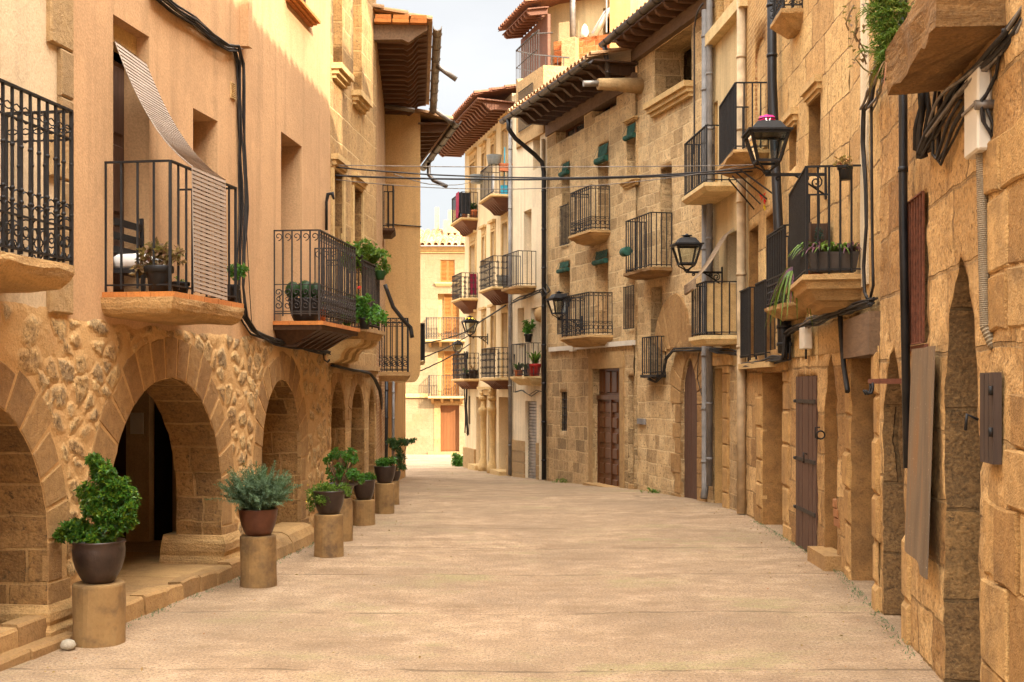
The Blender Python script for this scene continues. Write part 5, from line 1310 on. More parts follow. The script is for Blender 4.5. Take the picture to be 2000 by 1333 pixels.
gutter(hI, W.P(-.1, zeI + .03, pI + .1), W.P(W.L + .35, zeI - .01, pI + .1), .085, 'gutter', 9)
e = W.P(W.L - .18, 0, 0); P_ = lambda uu, z, o: W.P(uu, z, o)
downpipe(hI, [P_(W.L - .15, zeI - .04, pI + .1), P_(W.L - .15, zeI - .30, pI + .1), P_(W.L - .13, zeI - .52, pI - .08), P_(W.L - .02, zeI - .85, .32), P_(W.L - .02, zeI - 1.02, .14), P_(W.L - .02, zeI - 1.25, .09), P_(W.L - .02, gz(29.4) + .02, .09)], .055, 'pipe_dark', 8)

# ------------------------------------------------------------------ right: stone house with the open gallery and the arched door
hJ = thing('gallery_house', 'stone house with an open attic gallery above an arched plank door', 'house', WJ.P(1.8, gz(23), 0))
W = WJ; zJ = 9.0
g1 = q4(1279, 1351, 1330, 55, 1330, 168); g1 = (g1[0], g1[1], W.z(1312, 184), W.z(1312, 76))
Jw = {'gal': g1, 'w4': q4(1290, 1312, 1300, 327, 1300, 528), 'w5': q4(1271, 1293, 1282, 561, 1282, 735)}
ad = (W.u(1364), W.u(1331), gz(23) - .2, W.z(1347, 790), W.z(1347, 698))
wall_mesh('wall', hJ, W, 0, W.L, gz(25) - .5, zJ, [M['ashlar_house'], M['ashlar_low']], [(rect(*q), .34 if k != 'gal' else .6) for k, q in Jw.items()] + [(arch(*ad, .1), .4)], .10, lambda u, z: ((.012 if z > 2.3 else .026) * fbm(V((u * 4, z * 4, 3))), .5, .5), .012)
shell(hJ, W, 0, W.L, zJ - .02, 6, M['ashlar_house'])
leafdoor(hJ, W, ad[0] - .1, ad[1] + .1, ad[2], ad[4] + .05, -.07, 'wood_brown', 1, 7, 'board')
voussoirs(hJ, W, *ad[:2], ad[3], ad[4], .55, 11, .03, gz(23), .1, .4, M['vouss'], 31)
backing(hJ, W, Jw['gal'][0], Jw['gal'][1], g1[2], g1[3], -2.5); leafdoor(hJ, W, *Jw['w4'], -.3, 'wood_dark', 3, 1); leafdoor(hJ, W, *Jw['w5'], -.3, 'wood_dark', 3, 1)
# the old blocked arch: a fan of long stones
mb = MB(); fan = [(1277, 668), (1285, 620), (1296, 590), (1309, 572), (1322, 566), (1334, 575), (1343, 598), (1347, 640)]; bot = [(1297, 690), (1305, 690), (1312, 688), (1319, 687), (1326, 686), (1333, 685), (1340, 684), (1347, 683)]
for i in range(7):
    o = [uz(W, *bot[i]), uz(W, *fan[i]), uz(W, *fan[i + 1]), uz(W, *bot[i + 1])]; c = V((sum(p[0] for p in o) / 4, sum(p[1] for p in o) / 4)); o = [tuple(V(p) + (c - V(p)) * .12) for p in o]
    mb.block(W, o, .03, .012)
mb.build('blocked_arch', M['vouss'], hJ)
sill(hJ, W, g1[0] - .12, g1[1] + .12, g1[2], .26, .2); mb = MB(); mb.wbox(W, -.05, W.L + .05, g1[3] + .02, g1[3] + .26, -.3, .12); mb.build('gallery_beam', M['wood_beam'], hJ)
mb = MB(); mb.prism([W.P(g1[0] + .05, g1[2], -.5), W.P(g1[0] + .3, g1[3] - .1, -.5), W.P(g1[0] + .42, g1[3] - .1, -.5), W.P(g1[0] + .5, g1[2], -.5)], W.n3 * .04); tag(mb.build('folded_parasol', M['green_blind']), 'green cloth hanging in the dark attic gallery opening', 'parasol')
zeJ = g1[3] + .36
rafters(hJ, W, -.1, W.L + .0, .55, zeJ, 9, .12, .09, 'wood_eave', .0)
tiles(hJ, W, -.15, W.L + .1, .62, zeJ + .09, -3, zeJ + 1.05, .21, .075); gutter(hJ, W.P(-.1, zeJ + .03, .7), W.P(W.L + .12, zeJ, .7), .085, 'gutter', 6)
downpipe(hJ, [W.P(W.L + .0, zeJ - .03, .7), W.P(W.L + .0, zeJ - .25, .66), W.P(W.L, zeJ - .7, .62)], .05, 'gutter', 2)
mb = MB(); u = W.L - .2; zz = W.z(1262, 162); mb.tube([W.P(u, zz, -.1), W.P(u, zz - .0, .45), W.P(u, zz - .02, .9)], [.17, .13, .11], 10); mb.build('stone_spout', M['quoin'], hJ); mb = MB(); mb.tube([W.P(u, zz, .85), W.P(u, zz - .03, 1.2)], .06, 8); mb.build('spout_pipe', M['zinc'], hJ)
GB['Ib'] = gbal(hJ, W, 1312, 1272, 415, 522, '', xf=1223, under='slab_dark', sh=.14, mat='iron')
GB['Id'] = gbal(hJ, W, 1300, 1284, 657, 732, '', xf=1255, under='iron', sh=.04, mat='iron')
mb = MB(); mb.wbox(W, W.L - .55, W.L - .12, gz(24) + .05, 2.15, -.0, .06); 
mb = MB(); a, b = sorted((W.u(1262), W.u(1248))); mb.wbox(W, a, b, W.z(1255, 829), W.z(1255, 818), .0, .045); tag(mb.build('name_plate', M['pipe_grey']), 'small grey plate on the stone wall right of the panelled door', 'plate')
downpipe(hJ, [V((3.3, 21.0, zat(20, 21))), V((3.3, 21.0, gz(21) + .25)), V((3.27, 20.95, gz(21) + .08))], .06, 'pipe_grey', 9)
# ------------------------------------------------------------------ right: honey coloured house with stacked balconies
hK = thing('honey_house', 'honey coloured plaster house with cream slabbed balconies and a pale drainpipe', 'house', WK.P(1, 0, 0))
W = WK; zK = 7.88
Kw = {'t1': q4(1411, 1420, 1415, 205, 1415, 292), 'k1': q4(1392, 1402, 1397, 200, 1397, 358), 'k3': q4(1421, 1440, 1430, 455, 1430, 656), 'k4': q4(1396, 1404, 1400, 480, 1400, 655), 'd': q4(1389, 1418, 1404, 716, 1404, 1000)}
Kw['d'] = Kw['d'][:2] + (gz(20.5) - .1, Kw['d'][3])
wall_mesh('upper_wall', hK, W, 0, W.L, 2.25, zK, [M['yellow'], M['cream_house']], [(rect(*Kw[k]), .3) for k in ('t1', 'k1', 'k3', 'k4')], .2)
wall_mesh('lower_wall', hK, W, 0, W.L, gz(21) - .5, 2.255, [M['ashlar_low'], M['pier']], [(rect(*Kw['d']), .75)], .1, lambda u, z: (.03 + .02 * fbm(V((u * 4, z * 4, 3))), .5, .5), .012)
wall_mesh('attic_wall', hK, W, 0, W.L, zK - .01, 13.0, [M['brick_warm'], M['brick_warm']], [(rect(.35, 1.15, 8.1, 9.6), .3), (rect(1.5, 2.0, 8.1, 9.6), .3)], .4)
shell(hK, W, .02, W.L - .02, 12.95, 6, M['plaster_old'])
mb = MB(); mb.wbox(W, -.1, W.L + .15, zK - .14, zK + .06, -.02, .16); mb.build('ledge', M['cream_slab'], hK)
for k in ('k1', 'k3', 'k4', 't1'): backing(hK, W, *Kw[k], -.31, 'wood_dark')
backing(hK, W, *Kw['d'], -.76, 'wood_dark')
mb = MB(); q = Kw['d']; mb.block(W, rect(q[0] - .45, q[1] + .12, q[3] + .01, q[3] + .3), .06, .015)
z = q[2]; rnd = random.Random(3)
while z < q[3] - .05:
    h = min(rnd.uniform(.3, .5), q[3] - z); mb.block(W, rect(q[0] - .34, q[0] - .004, z + .008, z + h), .07, .02); z += h
mb.build('door_jamb', M['old_block'], hK)
GB['K1'] = gbal(hK, W, 1439, 1380, 245, 357, '', xf=1338, under='thin', sh=.13, mat='iron')
GB['K3'] = gbal(hK, W, 1440, 1379, 550, 655, '', xf=1352, under='thin', sh=.14, mat='iron')
s, ua, ub, p, zb_, zt_ = GB['K3']       # reed mesh tied inside the railing
mb = MB(); n = 34
for i in range(n): q = lerp(W.P(ua + .012, 0, .02), W.P(ua + .012, 0, p - .02), i / (n - 1)); mb.bar(V((q.x, q.y, zb_ + .05)), V((q.x, q.y, zt_ - .03)), .009)
for i in range(40): z = lerp(zb_ + .06, zt_ - .04, i / 39); mb.bar(W.P(ua + .015, z, .02), W.P(ua + .015, z, p - .02), .009)
mb.build('reed_mesh', M['trim'], s, fix=False)
downpipe(hK, [W.P(W.u(1448, .1), 12, .10), W.P(W.u(1448, .1), 2.0, .10), W.P(W.u(1448, .1), .0, .10)], .07, 'pipe_cream', 9)
downpipe(hK, [W.P(W.L - .12, zK + 1.6, .1), W.P(W.L - .12, zat(95, 21), .1), W.P(W.L - .12, gz(21) + .3, .1)], .055, 'pipe_grey', 8)

# ------------------------------------------------------------------ right: tall ochre ashlar house
hL = thing('ochre_ashlar_house', 'tall ochre ashlar house with a moulded corner balcony and old doorways', 'house', WL.P(3, 0, 0))
W = WL; zL = 13.2; zLm = 11.8
Lw = {'up1': q4(1579, 1603, 1590, 196, 1590, 340), 'up2': q4(1541, 1556, 1548, 252, 1548, 330), 'w1': q4(1463, 1481, 1472, 446, 1472, 689), 'w2': q4(1496, 1513, 1505, 420, 1505, 688),
      'door': q4(1562, 1601, 1580, 735, 1580, 1075), 'bay': q4(1494, 1534, 1514, 727, 1514, 1040), 'brk': q4(1479, 1499, 1490, 75, 1490, 292)}
for k in ('door', 'bay'): Lw[k] = Lw[k][:2] + (-.25, Lw[k][3])
nic = (W.u(1641), W.u(1616), .0, 1.5, W.z(1628, 690))
zl = 2.30
def worn(u, z): return (.03 + .013 * fbm(V((u * 3.2, z * 3.2, 11)), 4) + .008 * fbm(V((u * 13, z * 13, 5)), 3), .5, .5)
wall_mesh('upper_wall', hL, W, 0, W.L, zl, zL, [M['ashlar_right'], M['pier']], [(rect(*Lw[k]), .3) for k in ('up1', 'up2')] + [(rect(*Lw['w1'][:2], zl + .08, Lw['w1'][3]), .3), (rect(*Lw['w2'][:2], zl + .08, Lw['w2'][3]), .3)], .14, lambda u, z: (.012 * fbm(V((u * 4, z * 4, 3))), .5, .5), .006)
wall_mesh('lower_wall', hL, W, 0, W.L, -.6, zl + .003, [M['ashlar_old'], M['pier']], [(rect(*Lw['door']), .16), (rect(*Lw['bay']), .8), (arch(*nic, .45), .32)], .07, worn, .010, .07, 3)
shell(hL, W, 0, W.L, zL, 6, M['plaster_old'])
for k in ('up1', 'up2'): lintel(hL, W, Lw[k][0], Lw[k][1], Lw[k][3], .2, .09, 'trim'); backing(hL, W, *Lw[k], -.31, 'wood_dark')
for k in ('w1', 'w2'): leafdoor(hL, W, Lw[k][0], Lw[k][1], zl + .08, Lw[k][3], -.28, 'wood_dark', 4, 1)
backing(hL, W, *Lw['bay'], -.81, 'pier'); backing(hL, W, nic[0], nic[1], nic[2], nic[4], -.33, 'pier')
leafdoor(hL, W, Lw['door'][0], Lw['door'][1], .0, Lw['door'][3], .03, 'wood_brown', 1, 6, 'board', th=.06)
dr_ = [o for o in hL.children if o.name.startswith('door') and 'jamb' not in o.name][0]
for zz in (.45, 1.05, 1.75):
    mb = MB(); mb.wbox(W, Lw['door'][0] + .02, Lw['door'][1] - .02, zz, zz + .045, .03, .055); mb.tube([W.P(Lw['door'][1] - .03, zz + .02, .05), W.P(Lw['door'][1] + .07, zz + .02, .05)], .022, 6); mb.build('hinge', M['iron_brown'], dr_)
mb = MB(); mb.tube([W.P(lerp(*Lw['door'][:2], .4), 1.15, .05), W.P(lerp(*Lw['door'][:2], .4), 1.17, .09), W.P(lerp(*Lw['door'][:2], .4), 1.05, .09)], .012, 5); mb.build('handle', M['iron_brown'], dr_)
mb = MB(); a, b = W.u(1502), W.u(1457); mb.wbox(W, a - .02, b, zl + .08 - .0, zL * 0 + 7.5, -.01, .012)
# brick infill round the blocked upper window
mb = MB(); a, b = sorted((W.u(1503), W.u(1456))); zz = W.z(1490, 296); q = Lw['brk']
br = wall_mesh('brick_infill', hL, W, a, b, zz, 9.5, [M['brick_warm'], M['brick']], [(arch(q[0], q[1], q[2] + .02, q[3] - .2, q[3]), .3)], .3, lambda u, z: (.03, .5, .5), 0)
backing(hL, W, q[0], q[1], q[2], q[3], -.3, 'brick')
for k in ('w1', 'w2'):
    r_ = railing(hL, W, Lw[k][0] - .05, Lw[k][1] + .05, .13, zl + .08, W.z(1472, 566), .085, .009)
mb = MB(); a, b = sorted((W.u(1526), W.u(1452))); mb.wbox(W, a, min(b, W.L), zl - .09, zl - .01, -.02, .16); mb.build('ledge', M['trim'], hL)
GB['K2'] = gbal(hL, W, 1502, 1437, 162, 293, '', xf=1406, under='slab', sh=.16, mat='iron')
GB['L1'] = gbal(hL, W, 1578, 1533, 440, 592, '', xf=1499, under='slab', sh=.17, mat='iron')
s, ua, ub, p, zb_, zt_ = GB['L1']; mb = MB()
for zz in (.28, .36, .9): mb.bar(W.P(ua, zb_ + zz, p), W.P(ub, zb_ + zz, p), .018)
k = int((ub - ua) / .1)
for i in range(k): ring(mb, W.P(ua + (i + .5) * (ub - ua) / k, zb_ + .15, p), W.t3, V((0, 0, 1)), .05, .008, 8); ring(mb, W.P(ua + (i + .5) * (ub - ua) / k, zb_ + .32, p), W.t3, V((0, 0, 1)), .035, .007, 8)
mb.build('railing_ornament', M['iron'], s, fix=False)
# upper small balcony at the top edge
GB['L4'] = gbal(hL, W, 1568, 1531, -60, 18, 'curl', xf=1512, under='slab', sh=.22, mat='iron')
downpipe(hL, [W.P(W.u(1506, .12), 10, .12), W.P(W.u(1508, .12), 6, .12), W.P(W.u(1520, .12), W.z(1520, 440, .12), .12), W.P(W.u(1529, .1), W.z(1529, 630, .1), .1)], .062, 'pipe_dark', 6)
downpipe(hL, [W.P(W.u(1531, .1), W.z(1531, 622, .1), .1), W.P(W.u(1532, .1), W.z(1532, 690, .1), .1)], .085, 'plastic_black', 2, 'rain_hopper')
# jamb stones of the doorways
rnd = random.Random(8); mb = MB()
for ue, sg, zt_ in ((Lw['bay'][0], -1, Lw['bay'][3]), (Lw['bay'][1], 1, Lw['bay'][3])):
    z = -.2
    while z < zt_ - .05:
        h = min(rnd.uniform(.32, .55), zt_ - z); w = rnd.uniform(.35, .55); a, b = sorted((ue + sg * .004, ue + sg * w)); mb.block(W, rect(a, b, z + .01, z + h), .05 + rnd.uniform(-.01, .012), .03); z += h
mb.block(W, rect(Lw['bay'][0] - .3, Lw['bay'][1] + .3, Lw['bay'][3] + .01, Lw['bay'][3] + .3), .07, .03)
mb.build('door_jamb', M['old_block'], hL)
mb = MB(); mb.wbox(W, nic[0] - .15, nic[1] + .1, -.2, .16, -.05, .2); mb.build('door_step', M['kerb'], hL)
mb = MB(); 
for k in range(3):
    q = W.P(W.u(1637), .55 + .14 * k, .05); mb.block(W, rect(W.u(1645) + .05 * k, W.u(1634), .45 + .10 * k, .54 + .10 * k), .035 + .006 * k, .012)
mb.build('exposed_brick', M['brick_dark'], hL)

# second stretch of the same house, past the bend: recess with the timber lintel and the moulded balcony
W = WM; uM1 = W.L; uM0 = W.u(1724); WMx = Wall((lineM(3), 3), (lineM(14), 14))
op = (W.u(1716), W.u(1669), -.3, 2.25)
wall_mesh('upper_wall', hL, W, uM0 - .0, uM1, zl, zLm, [M['ashlar_right'], M['pier']], [], .16, lambda u, z: (.012 * fbm(V((u * 4, z * 4, 3))), .5, .5))
mb = MB(); a, b = sorted((W.u(1697), W.u(1655))); mb.wbox(WMx, a, a + .42, 2.9, 7.2, -.01, .018); mb.build('plaster_strip', M['pale_house'], hL)
mb = MB(); mb.wbox(W, op[0] - .12, op[1] + .1, op[3] - .02, op[3] + .36, -.15, .10); mb.build('timber_lintel', M['wood_beam'], hL)
GB['L2'] = gbal(hL, WMx, 1685, 1576, 326, 537, '', xf=1543, under='mould', sh=.30, mat='iron')

# ------------------------------------------------------------------ right: nearest house, old stone with low arches
hM = thing('old_arched_house', 'weathered old stone house with narrow arches and a rusty grille nearest on the right', 'house', WM.P(4, 0, 0))
W = WM
a2 = (W.u(1771), W.u(1730), -.35, 1.5, W.z(1740, 679)); a1 = (W.u(1921), W.u(1851), -.35, 1.45, W.z(1874, 506))
gr_ = q4(1781, 1818, 1800, 388, 1800, 672)
def old(u, z):
    k = 1 if z < 1.9 or u < W.u(1925) else .35
    p = V((u * 2.2, z * 2.6, 4)); ds, ps = noise.voronoi(p); e = min(1, max(0, (ds[1] - ds[0] - .05) / .2)) * k
    if W.u(1830) > u > W.u(1925) + .0 and z > .8: e *= .25
    e = 0
    return (.02 + .02 * e + .014 * fbm(V((u * 3.6, z * 3.6, 11)), 4) + .010 * fbm(V((u * 13, z * 13, 5)), 3), .5, .5)

wall_mesh('wall', hM, W, .0, uM0, -.6, 10.0, [M['ashlar_old'], M['jamb_shade']], [(arch(*a1, .12), .62), (arch(*a2, .3), .6), (rect(*gr_), .22)], .045, old, .010, .07, 3)
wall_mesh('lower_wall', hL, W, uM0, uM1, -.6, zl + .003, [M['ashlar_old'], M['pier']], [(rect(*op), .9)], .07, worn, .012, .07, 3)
shell(hM, W, 0, uM0, 9.95, 6, M['plaster_old']); shell(hL, W, uM0, uM1, zLm, 6, M['plaster_old'])
backing(hL, W, *op, -.9, 'wood_dark'); backing(hM, W, a1[0], a1[1], a1[2], a1[4], -.63, 'pier_shade'); backing(hM, W, a2[0], a2[1], a2[2], a2[4], -.61, 'pier')
rnd = random.Random(12)
def jambs(house, W, ue, sg, z1, proud, wr=(.3, .5)):
    mb = MB(); z = -.25
    while z < z1 - .06:
        h = min(rnd.uniform(.34, .6), z1 - z); w = rnd.uniform(*wr); a, b = sorted((ue + sg * .006, ue + sg * w)); mb.block(W, rect(a, b, z + .012, z + h), proud + rnd.uniform(-.012, .02), .035, back=-.2); z += h
    return mb.build('door_jamb', M['old_block'], house)
jambs(hL, W, op[0], -1, op[3], .055, (.18, .3)); jambs(hL, W, op[1], 1, op[3], .055, (.3, .42))
jambs(hM, W, a2[0], -1, .8, .045, (.2, .34))

bars(hM, W, gr_[0] + .0, gr_[1] - .0, gr_[2], gr_[3], .05, .105, .007, 'iron_red', (0.0, 1.0)); backing(hM, W, *gr_, -.2, 'wood_dark')
mb = MB(); mb.bar(W.P(gr_[0] - .03, gr_[2] - .03, .03), W.P(gr_[1] + .08, gr_[2] - .03, .03), .035); mb.build('sill_bar', M['iron_red'], hM)
mb = MB(); a, b = sorted((W.u(1968), W.u(1941))); mb.wbox(W, a, b, W.z(1955, 905), W.z(1955, 728), .03, .075)
for t in (.33, .66): u_ = lerp(a, b, t); mb.wbox(W, u_ - .004, u_ + .004, W.z(1955, 902), W.z(1955, 731), .074, .079)
o = mb.build('hatch', M['wood_grey'], hM)
mb = MB(); zz = W.z(1955, 822); mb.tube([W.P(b + .02, zz, .08), W.P(b + .02, zz + .03, .14), W.P(b + .01, zz - .06, .15)], .01, 5)
for t in (.3, .75): mb.lathe([(.014, 0), (.014, .05)], W.P(a + .01, lerp(W.z(1955, 905), W.z(1955, 728), t), .085), 8)
mb.build('handle', M['iron'], o)
downpipe(hM, [W.P(W.u(1763, .1), 9, .1), W.P(W.u(1764, .1), 3.2, .1), W.P(W.u(1773, .1), W.z(1773, 915, .1), .1)], .032, 'pipe_dark', 8)
# overhanging stone balcony slab above the street, moss and ferns in its joints
ua, ub = uL(6.55, W), uL(8.1, W)
zo = zat(178, 8.1)
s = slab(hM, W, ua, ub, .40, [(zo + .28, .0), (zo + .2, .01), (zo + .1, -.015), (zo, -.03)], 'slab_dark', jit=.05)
mb = MB(); a, b = sorted((W.u(1699), W.u(1686)))
# high roofs over the right-hand row: they carry the shade line on the houses opposite
for hh, WW, a, b, zz in ((hM, WM, 0, uM0 - .3, 10.75), (hL, WM, uM0 + .25, uM1, 11.8), (hL, WL, 0, WL.L, 13.2), (hK, WK, 0, WK.L, 13.0)):
    tiles(hh, WW, a - .02, b + .02, .5, zz + .1, -4, zz + 1.1, .24, .085, 'tile', rows=6)
    mb = MB(); mb.wbox(WW, a, b, zz + .0, zz + .05, -.5, .45); mb.build('eave_boards', M['wood_eave'], hh)
for hh, WW, a, b, zz in ((hA, W1, 0, uB0, 10), (hB, W1, uB0, uBm, 9.6), (hB, W2, 0, uB1, 9.6), (hC, W2, uC0, uC1, 10.2)):
    tiles(hh, WW, a, b, .45, zz + .02, -4, zz + 1.1, .24, .085, 'tile', rows=6)

WM_shade = Wall((2.5, -16), (lineM(3), 3.0)); WM_shade.n = V((-1, 0)) if False else WM_shade.n
mb = MB(); mb.wbox(WM_shade, 0, WM_shade.L, -.6, 10.85, -6, 0); mb.build('side_wall', M['plaster_old'], hM); tiles(hM, WM_shade, 0, WM_shade.L, .5, 10.85, -4, 11.85, .24, .085, 'tile', rows=6)  # unseen wall and roof behind the camera, added to block the sun

wall_mesh('attic_wall', hM, WM, 0, uM0 - .35, 9.98, 10.75, [M['ashlar_old']], [], .4, lambda u, z: (.01, .5, .5))

# the nearest stretch, right of the arch: big eroded blocks with deep joints
rnd = random.Random(33); mb = MB(); z = -.3
while z < 3.2:
    h = rnd.uniform(.26, .5); u_ = uL(5.2, WM)
    while u_ < W.u(1932):
        w = rnd.uniform(.35, .75); b_ = min(u_ + w, W.u(1930)); 
        if b_ - u_ > .08 and not (z > 1.25 and z + h < 2.4 and b_ > W.u(1972) and rnd.random() < 2):
            a0 = (u_ + .014, z + .012); a1_ = (b_ - .008, z + h - .008); jj = lambda: rnd.uniform(-.016, .016)
            o = [(a0[0] + jj(), a0[1] + jj()), ((a0[0] + a1_[0]) / 2, a0[1] + jj()), (a1_[0] + jj(), a0[1] + jj()), (a1_[0] + jj(), (a0[1] + a1_[1]) / 2), (a1_[0] + jj(), a1_[1] + jj()), ((a0[0] + a1_[0]) / 2, a1_[1] + jj()), (a0[0] + jj(), a1_[1] + jj()), (a0[0] + jj(), (a0[1] + a1_[1]) / 2)]
            mb.block(W, o, rnd.uniform(.028, .05), .012)
        u_ = b_
        if u_ >= W.u(1930) - .01: break
    z += h
mb.build('rough_blocks', M['old_block'], hM)
# ------------------------------------------------------------------ wall lanterns
lamp('nearest black wall lantern, with a pink rag tied over its hood', WL, WL.u(1614), .66, zat(196, 13.0), .62)
t_ = bpy.data.objects['street_lamp']; u = WL.u(1614); zt = zat(196, 13.0)
zt -= .012
rag = thing('rag', 'pink and white rag tied over the hood of the nearest lantern', 'cloth', WL.P(u, zt, .66))
mb = MB(); n = 14
for lo, hi, r0, r1 in ((zt + .005, zt - .05, .062, .088),):
    mb.loft([[WL.P(u, zz, .66) + V((math.cos(6.283 * k / n) * rr * (1 + .1 * math.sin(k * 3)), math.sin(6.283 * k / n) * rr, .006 * math.sin(k * 2.1))) for k in range(n)] for zz, rr in ((hi, r1), (lerp(lo, hi, .5), (r0 + r1) / 2 + .008), (lo, r0))])
mb.build('knot', M['pink'], rag)
mb = MB(); c = WL.P(u, zt - .04, .66)
mb.tube([c + V((-.03, -.09, 0)), c + V((-.02, -.135, -.09)), c + V((.02, -.175, -.17))], .009, 5); mb.tube([c + V((.02, -.09, 0)), c + V((-.03, -.14, -.1)), c + V((-.05, -.17, -.16))], .008, 5)
mb.poly([c + V((-.0, -.132, -.07)), c + V((.06, -.135, -.05)), c + V((.07, -.16, -.15)), c + V((.01, -.16, -.14))]); mb.build('tail', M['cloth_white'], rag)
lamp('black wall lantern on a scrolled bracket beside the reed screened balcony', WK, WK.u(1411), .60, zat(457, WK.d(WK.u(1411))), .60)
lamp('black wall lantern beside the dark drainpipe of the stone house', WI, WI.u(1137), .55, zat(569, WI.d(WI.u(1137))), .60)
lamp('small black wall lantern with yellow cloth on its hood, on the cream house', WG, WG.u(953), .52, zat(617, WG.d(WG.u(953))), .56)
lamp('farthest small black lantern by the last balcony of the cream house', WG, WG.u(914), .32, zat(664, WG.d(WG.u(914))), .42)
rag2 = thing('rag', 'bright yellow cloth caught on the hood of a far lantern', 'cloth', WG.P(WG.u(953), 3.9, .5))
mb = MB(); q = WG.P(WG.u(953), zat(622, WG.d(WG.u(953))), .52)
for i in range(7): a = i * .9; leafq(mb, q + V((math.cos(a) * .05, math.sin(a) * .05 - .08, 0)), V((math.cos(a), math.sin(a) - .6, -.5)), V((0, 0, 1)), .13, .08)
mb.build('scrap', M['yellow_cloth'], rag2)

# ------------------------------------------------------------------ pedestals and potted plants along the arcade
PG = 'stone drums carrying flower pots along the arcade'; QG = 'potted plants standing on the stone drums'
def ped(px, pyb, pyt, hw, label, dd=None):
    d = dd or 1.95 * F / (pyb - HY)
    for _ in range(8): d = (EYE - gz(d)) * F / (pyb - HY)
    r = hw * d / F * 1.0; d += r; X = (px - CX) * d / F; r = hw * d / F; zt = zat(pyt, d - r); g0 = gz(d)
    o = thing('stone_pedestal', label, 'pedestal', (X, d, g0), PG)
    mb = MB(); rn = random.Random(int(px)); h = zt - g0; n = 30; rg = []
    for r_, z in ((1.0, -.03), (1.0, .02), (.985, h * .3), (.99, h * .7), (.985, h - .02), (.965, h - .005), (.9, h)):
        rg.append([V((X, d, g0)) + V((math.cos(6.2832 * k / n) * r * r_, math.sin(6.2832 * k / n) * r * r_, z)) * 1 + V((noise.noise(V((math.cos(6.28 * k / n) * 2 + px, math.sin(6.28 * k / n) * 2, z * 3))) * .012, noise.noise(V((math.cos(6.28 * k / n) * 2, px + math.sin(6.28 * k / n) * 2, z * 3))) * .012, 0)) for k in range(n)])
    mb.loft(rg, sm=False); mb.build('drum', M['pedestal'], o); return X, d, zt, r
def plantthing(label, X, d, z): return thing('potted_plant', label, 'potted plant', (X, d, z), QG)
X, d, z, r = ped(193, 1266, 1146, 50, 'nearest tall stone drum, under the glossy laurel bush')
t = plantthing('glossy green laurel bush in a dark egg shaped pot, nearest on the left', X, d, z); s = d / F
rp = 52 * s; hp = 82 * s; pot(t, (X, d, z), rp, hp, 'glaze', 'egg'); zz = z + hp
B = lambda px, py, dy=0: V(((px - CX) * s, d + dy, EYE + (HY - py) * s))
foliage('foliage', [(B(200, 925), (.075, .09, .10), 50), (B(185, 900), (.05, .05, .05), 16), (B(232, 965, .02), (.12, .12, .11), 75), (B(195, 985, -.04), (.11, .12, .12), 80), (B(225, 1020, -.02), (.13, .13, .11), 90), (B(150, 1035, 0), (.12, .12, .075), 70), (B(122, 1045), (.055, .07, .04), 20), (B(185, 1050, -.05), (.16, .13, .06), 70), (B(255, 985), (.05, .08, .09), 26), (B(175, 960, .0), (.08, .1, .08), 30), (B(215, 945, -.02), (.09, .1, .09), 40), (B(250, 1010, -.03), (.07, .1, .08), 30)], 'leaf', t, .043, .020, 16, 11)
twigs('stem', (X, d, zz - .03), [B(200, 930), B(230, 970), B(150, 1035), B(220, 1010), B(180, 990)], .012, 'twig', t, 3)
X, d, z, r = ped(504.5, 1150, 1050, 35.5, 'stone drum under the terracotta pot of rosemary')
t = plantthing('grey green rosemary spilling over a terracotta bowl beside the first arch', X, d, z); s = d / F
pot(t, (X, d, z), 36 * s * 1.05, 52 * s, 'glaze_red', 'bowl'); zz = z + 50 * s
B = lambda px, py, dy=0: V(((px - CX) * s, d + dy, EYE + (HY - py) * s))
needles('foliage', (X, d, zz), 300, 'leaf_grey', t, .42, 34, .036, .009, 5, .58, .75, .12)
X, d, z, r = ped(642.5, 1091, 1007, 29, 'mottled stone drum under the pale trailing plant')
t = plantthing('light green trailing plant with small yellow flowers in a dark bowl', X, d, z); s = d / F
pot(t, (X, d, z), 31 * s, 46 * s, 'glaze', 'bowl')
B = lambda px, py, dy=0: V(((px - CX) * s, d + dy, EYE + (HY - py) * s))
foliage('foliage', [(B(630, 955), (.11, .12, .06), 60), (B(612, 965), (.07, .1, .07), 46), (B(650, 955), (.1, .1, .05), 36), (B(608, 985, -.02), (.04, .08, .08), 22), (B(632, 975, -.17), (.1, .03, .05), 30), (B(672, 955, .03), (.06, .06, .05), 20), (B(680, 965), (.035, .05, .04), 10)], 'leaf_light', t, .042, .015, 6, 21)
mb = MB(); rn = random.Random(3)
for k in range(9): q = B(rn.uniform(600, 640), rn.uniform(945, 985), -.1); leafq(mb, q, rdir(rn), V((0, 0, 1)), .02, .018)
mb.build('flowers', M['yellow_cloth'], t, fix=False)
X, d, z, r = ped(664, 1059, 975, 25, 'stone drum half hidden behind the trailing plant, under the jade plant', None)
t = plantthing('bushy jade plant with bare branching stems in a flared dark pot', X, d, z); s = d / F
pot(t, (X, d, z), 34 * s, 28 * s, 'glaze', 'flare'); zz = z + 27 * s
B = lambda px, py, dy=0: V(((px - CX) * s, d + dy, EYE + (HY - py) * s))
rn = random.Random(6); tips = [B(rn.uniform(636, 706), rn.uniform(882, 930), rn.uniform(-.15, .15)) for _ in range(26)] + [B(rn.uniform(640, 708), rn.uniform(920, 945), rn.uniform(-.15, .15)) for _ in range(8)]
twigs('stem', (X, d, zz - .02), tips, .011, 'twig', t, 3)
foliage('foliage', [(q, (.04, .04, .03), 6) for q in tips], 'leaf_jade', t, .045, .028, 7, 31)
X, d, z, r = ped(711, 1028, 978, 21.5, 'short greyish stone drum under the low dark pot')
t = plantthing('low leafy succulent in a round dark bowl, third pot from the far end', X, d, z); s = d / F
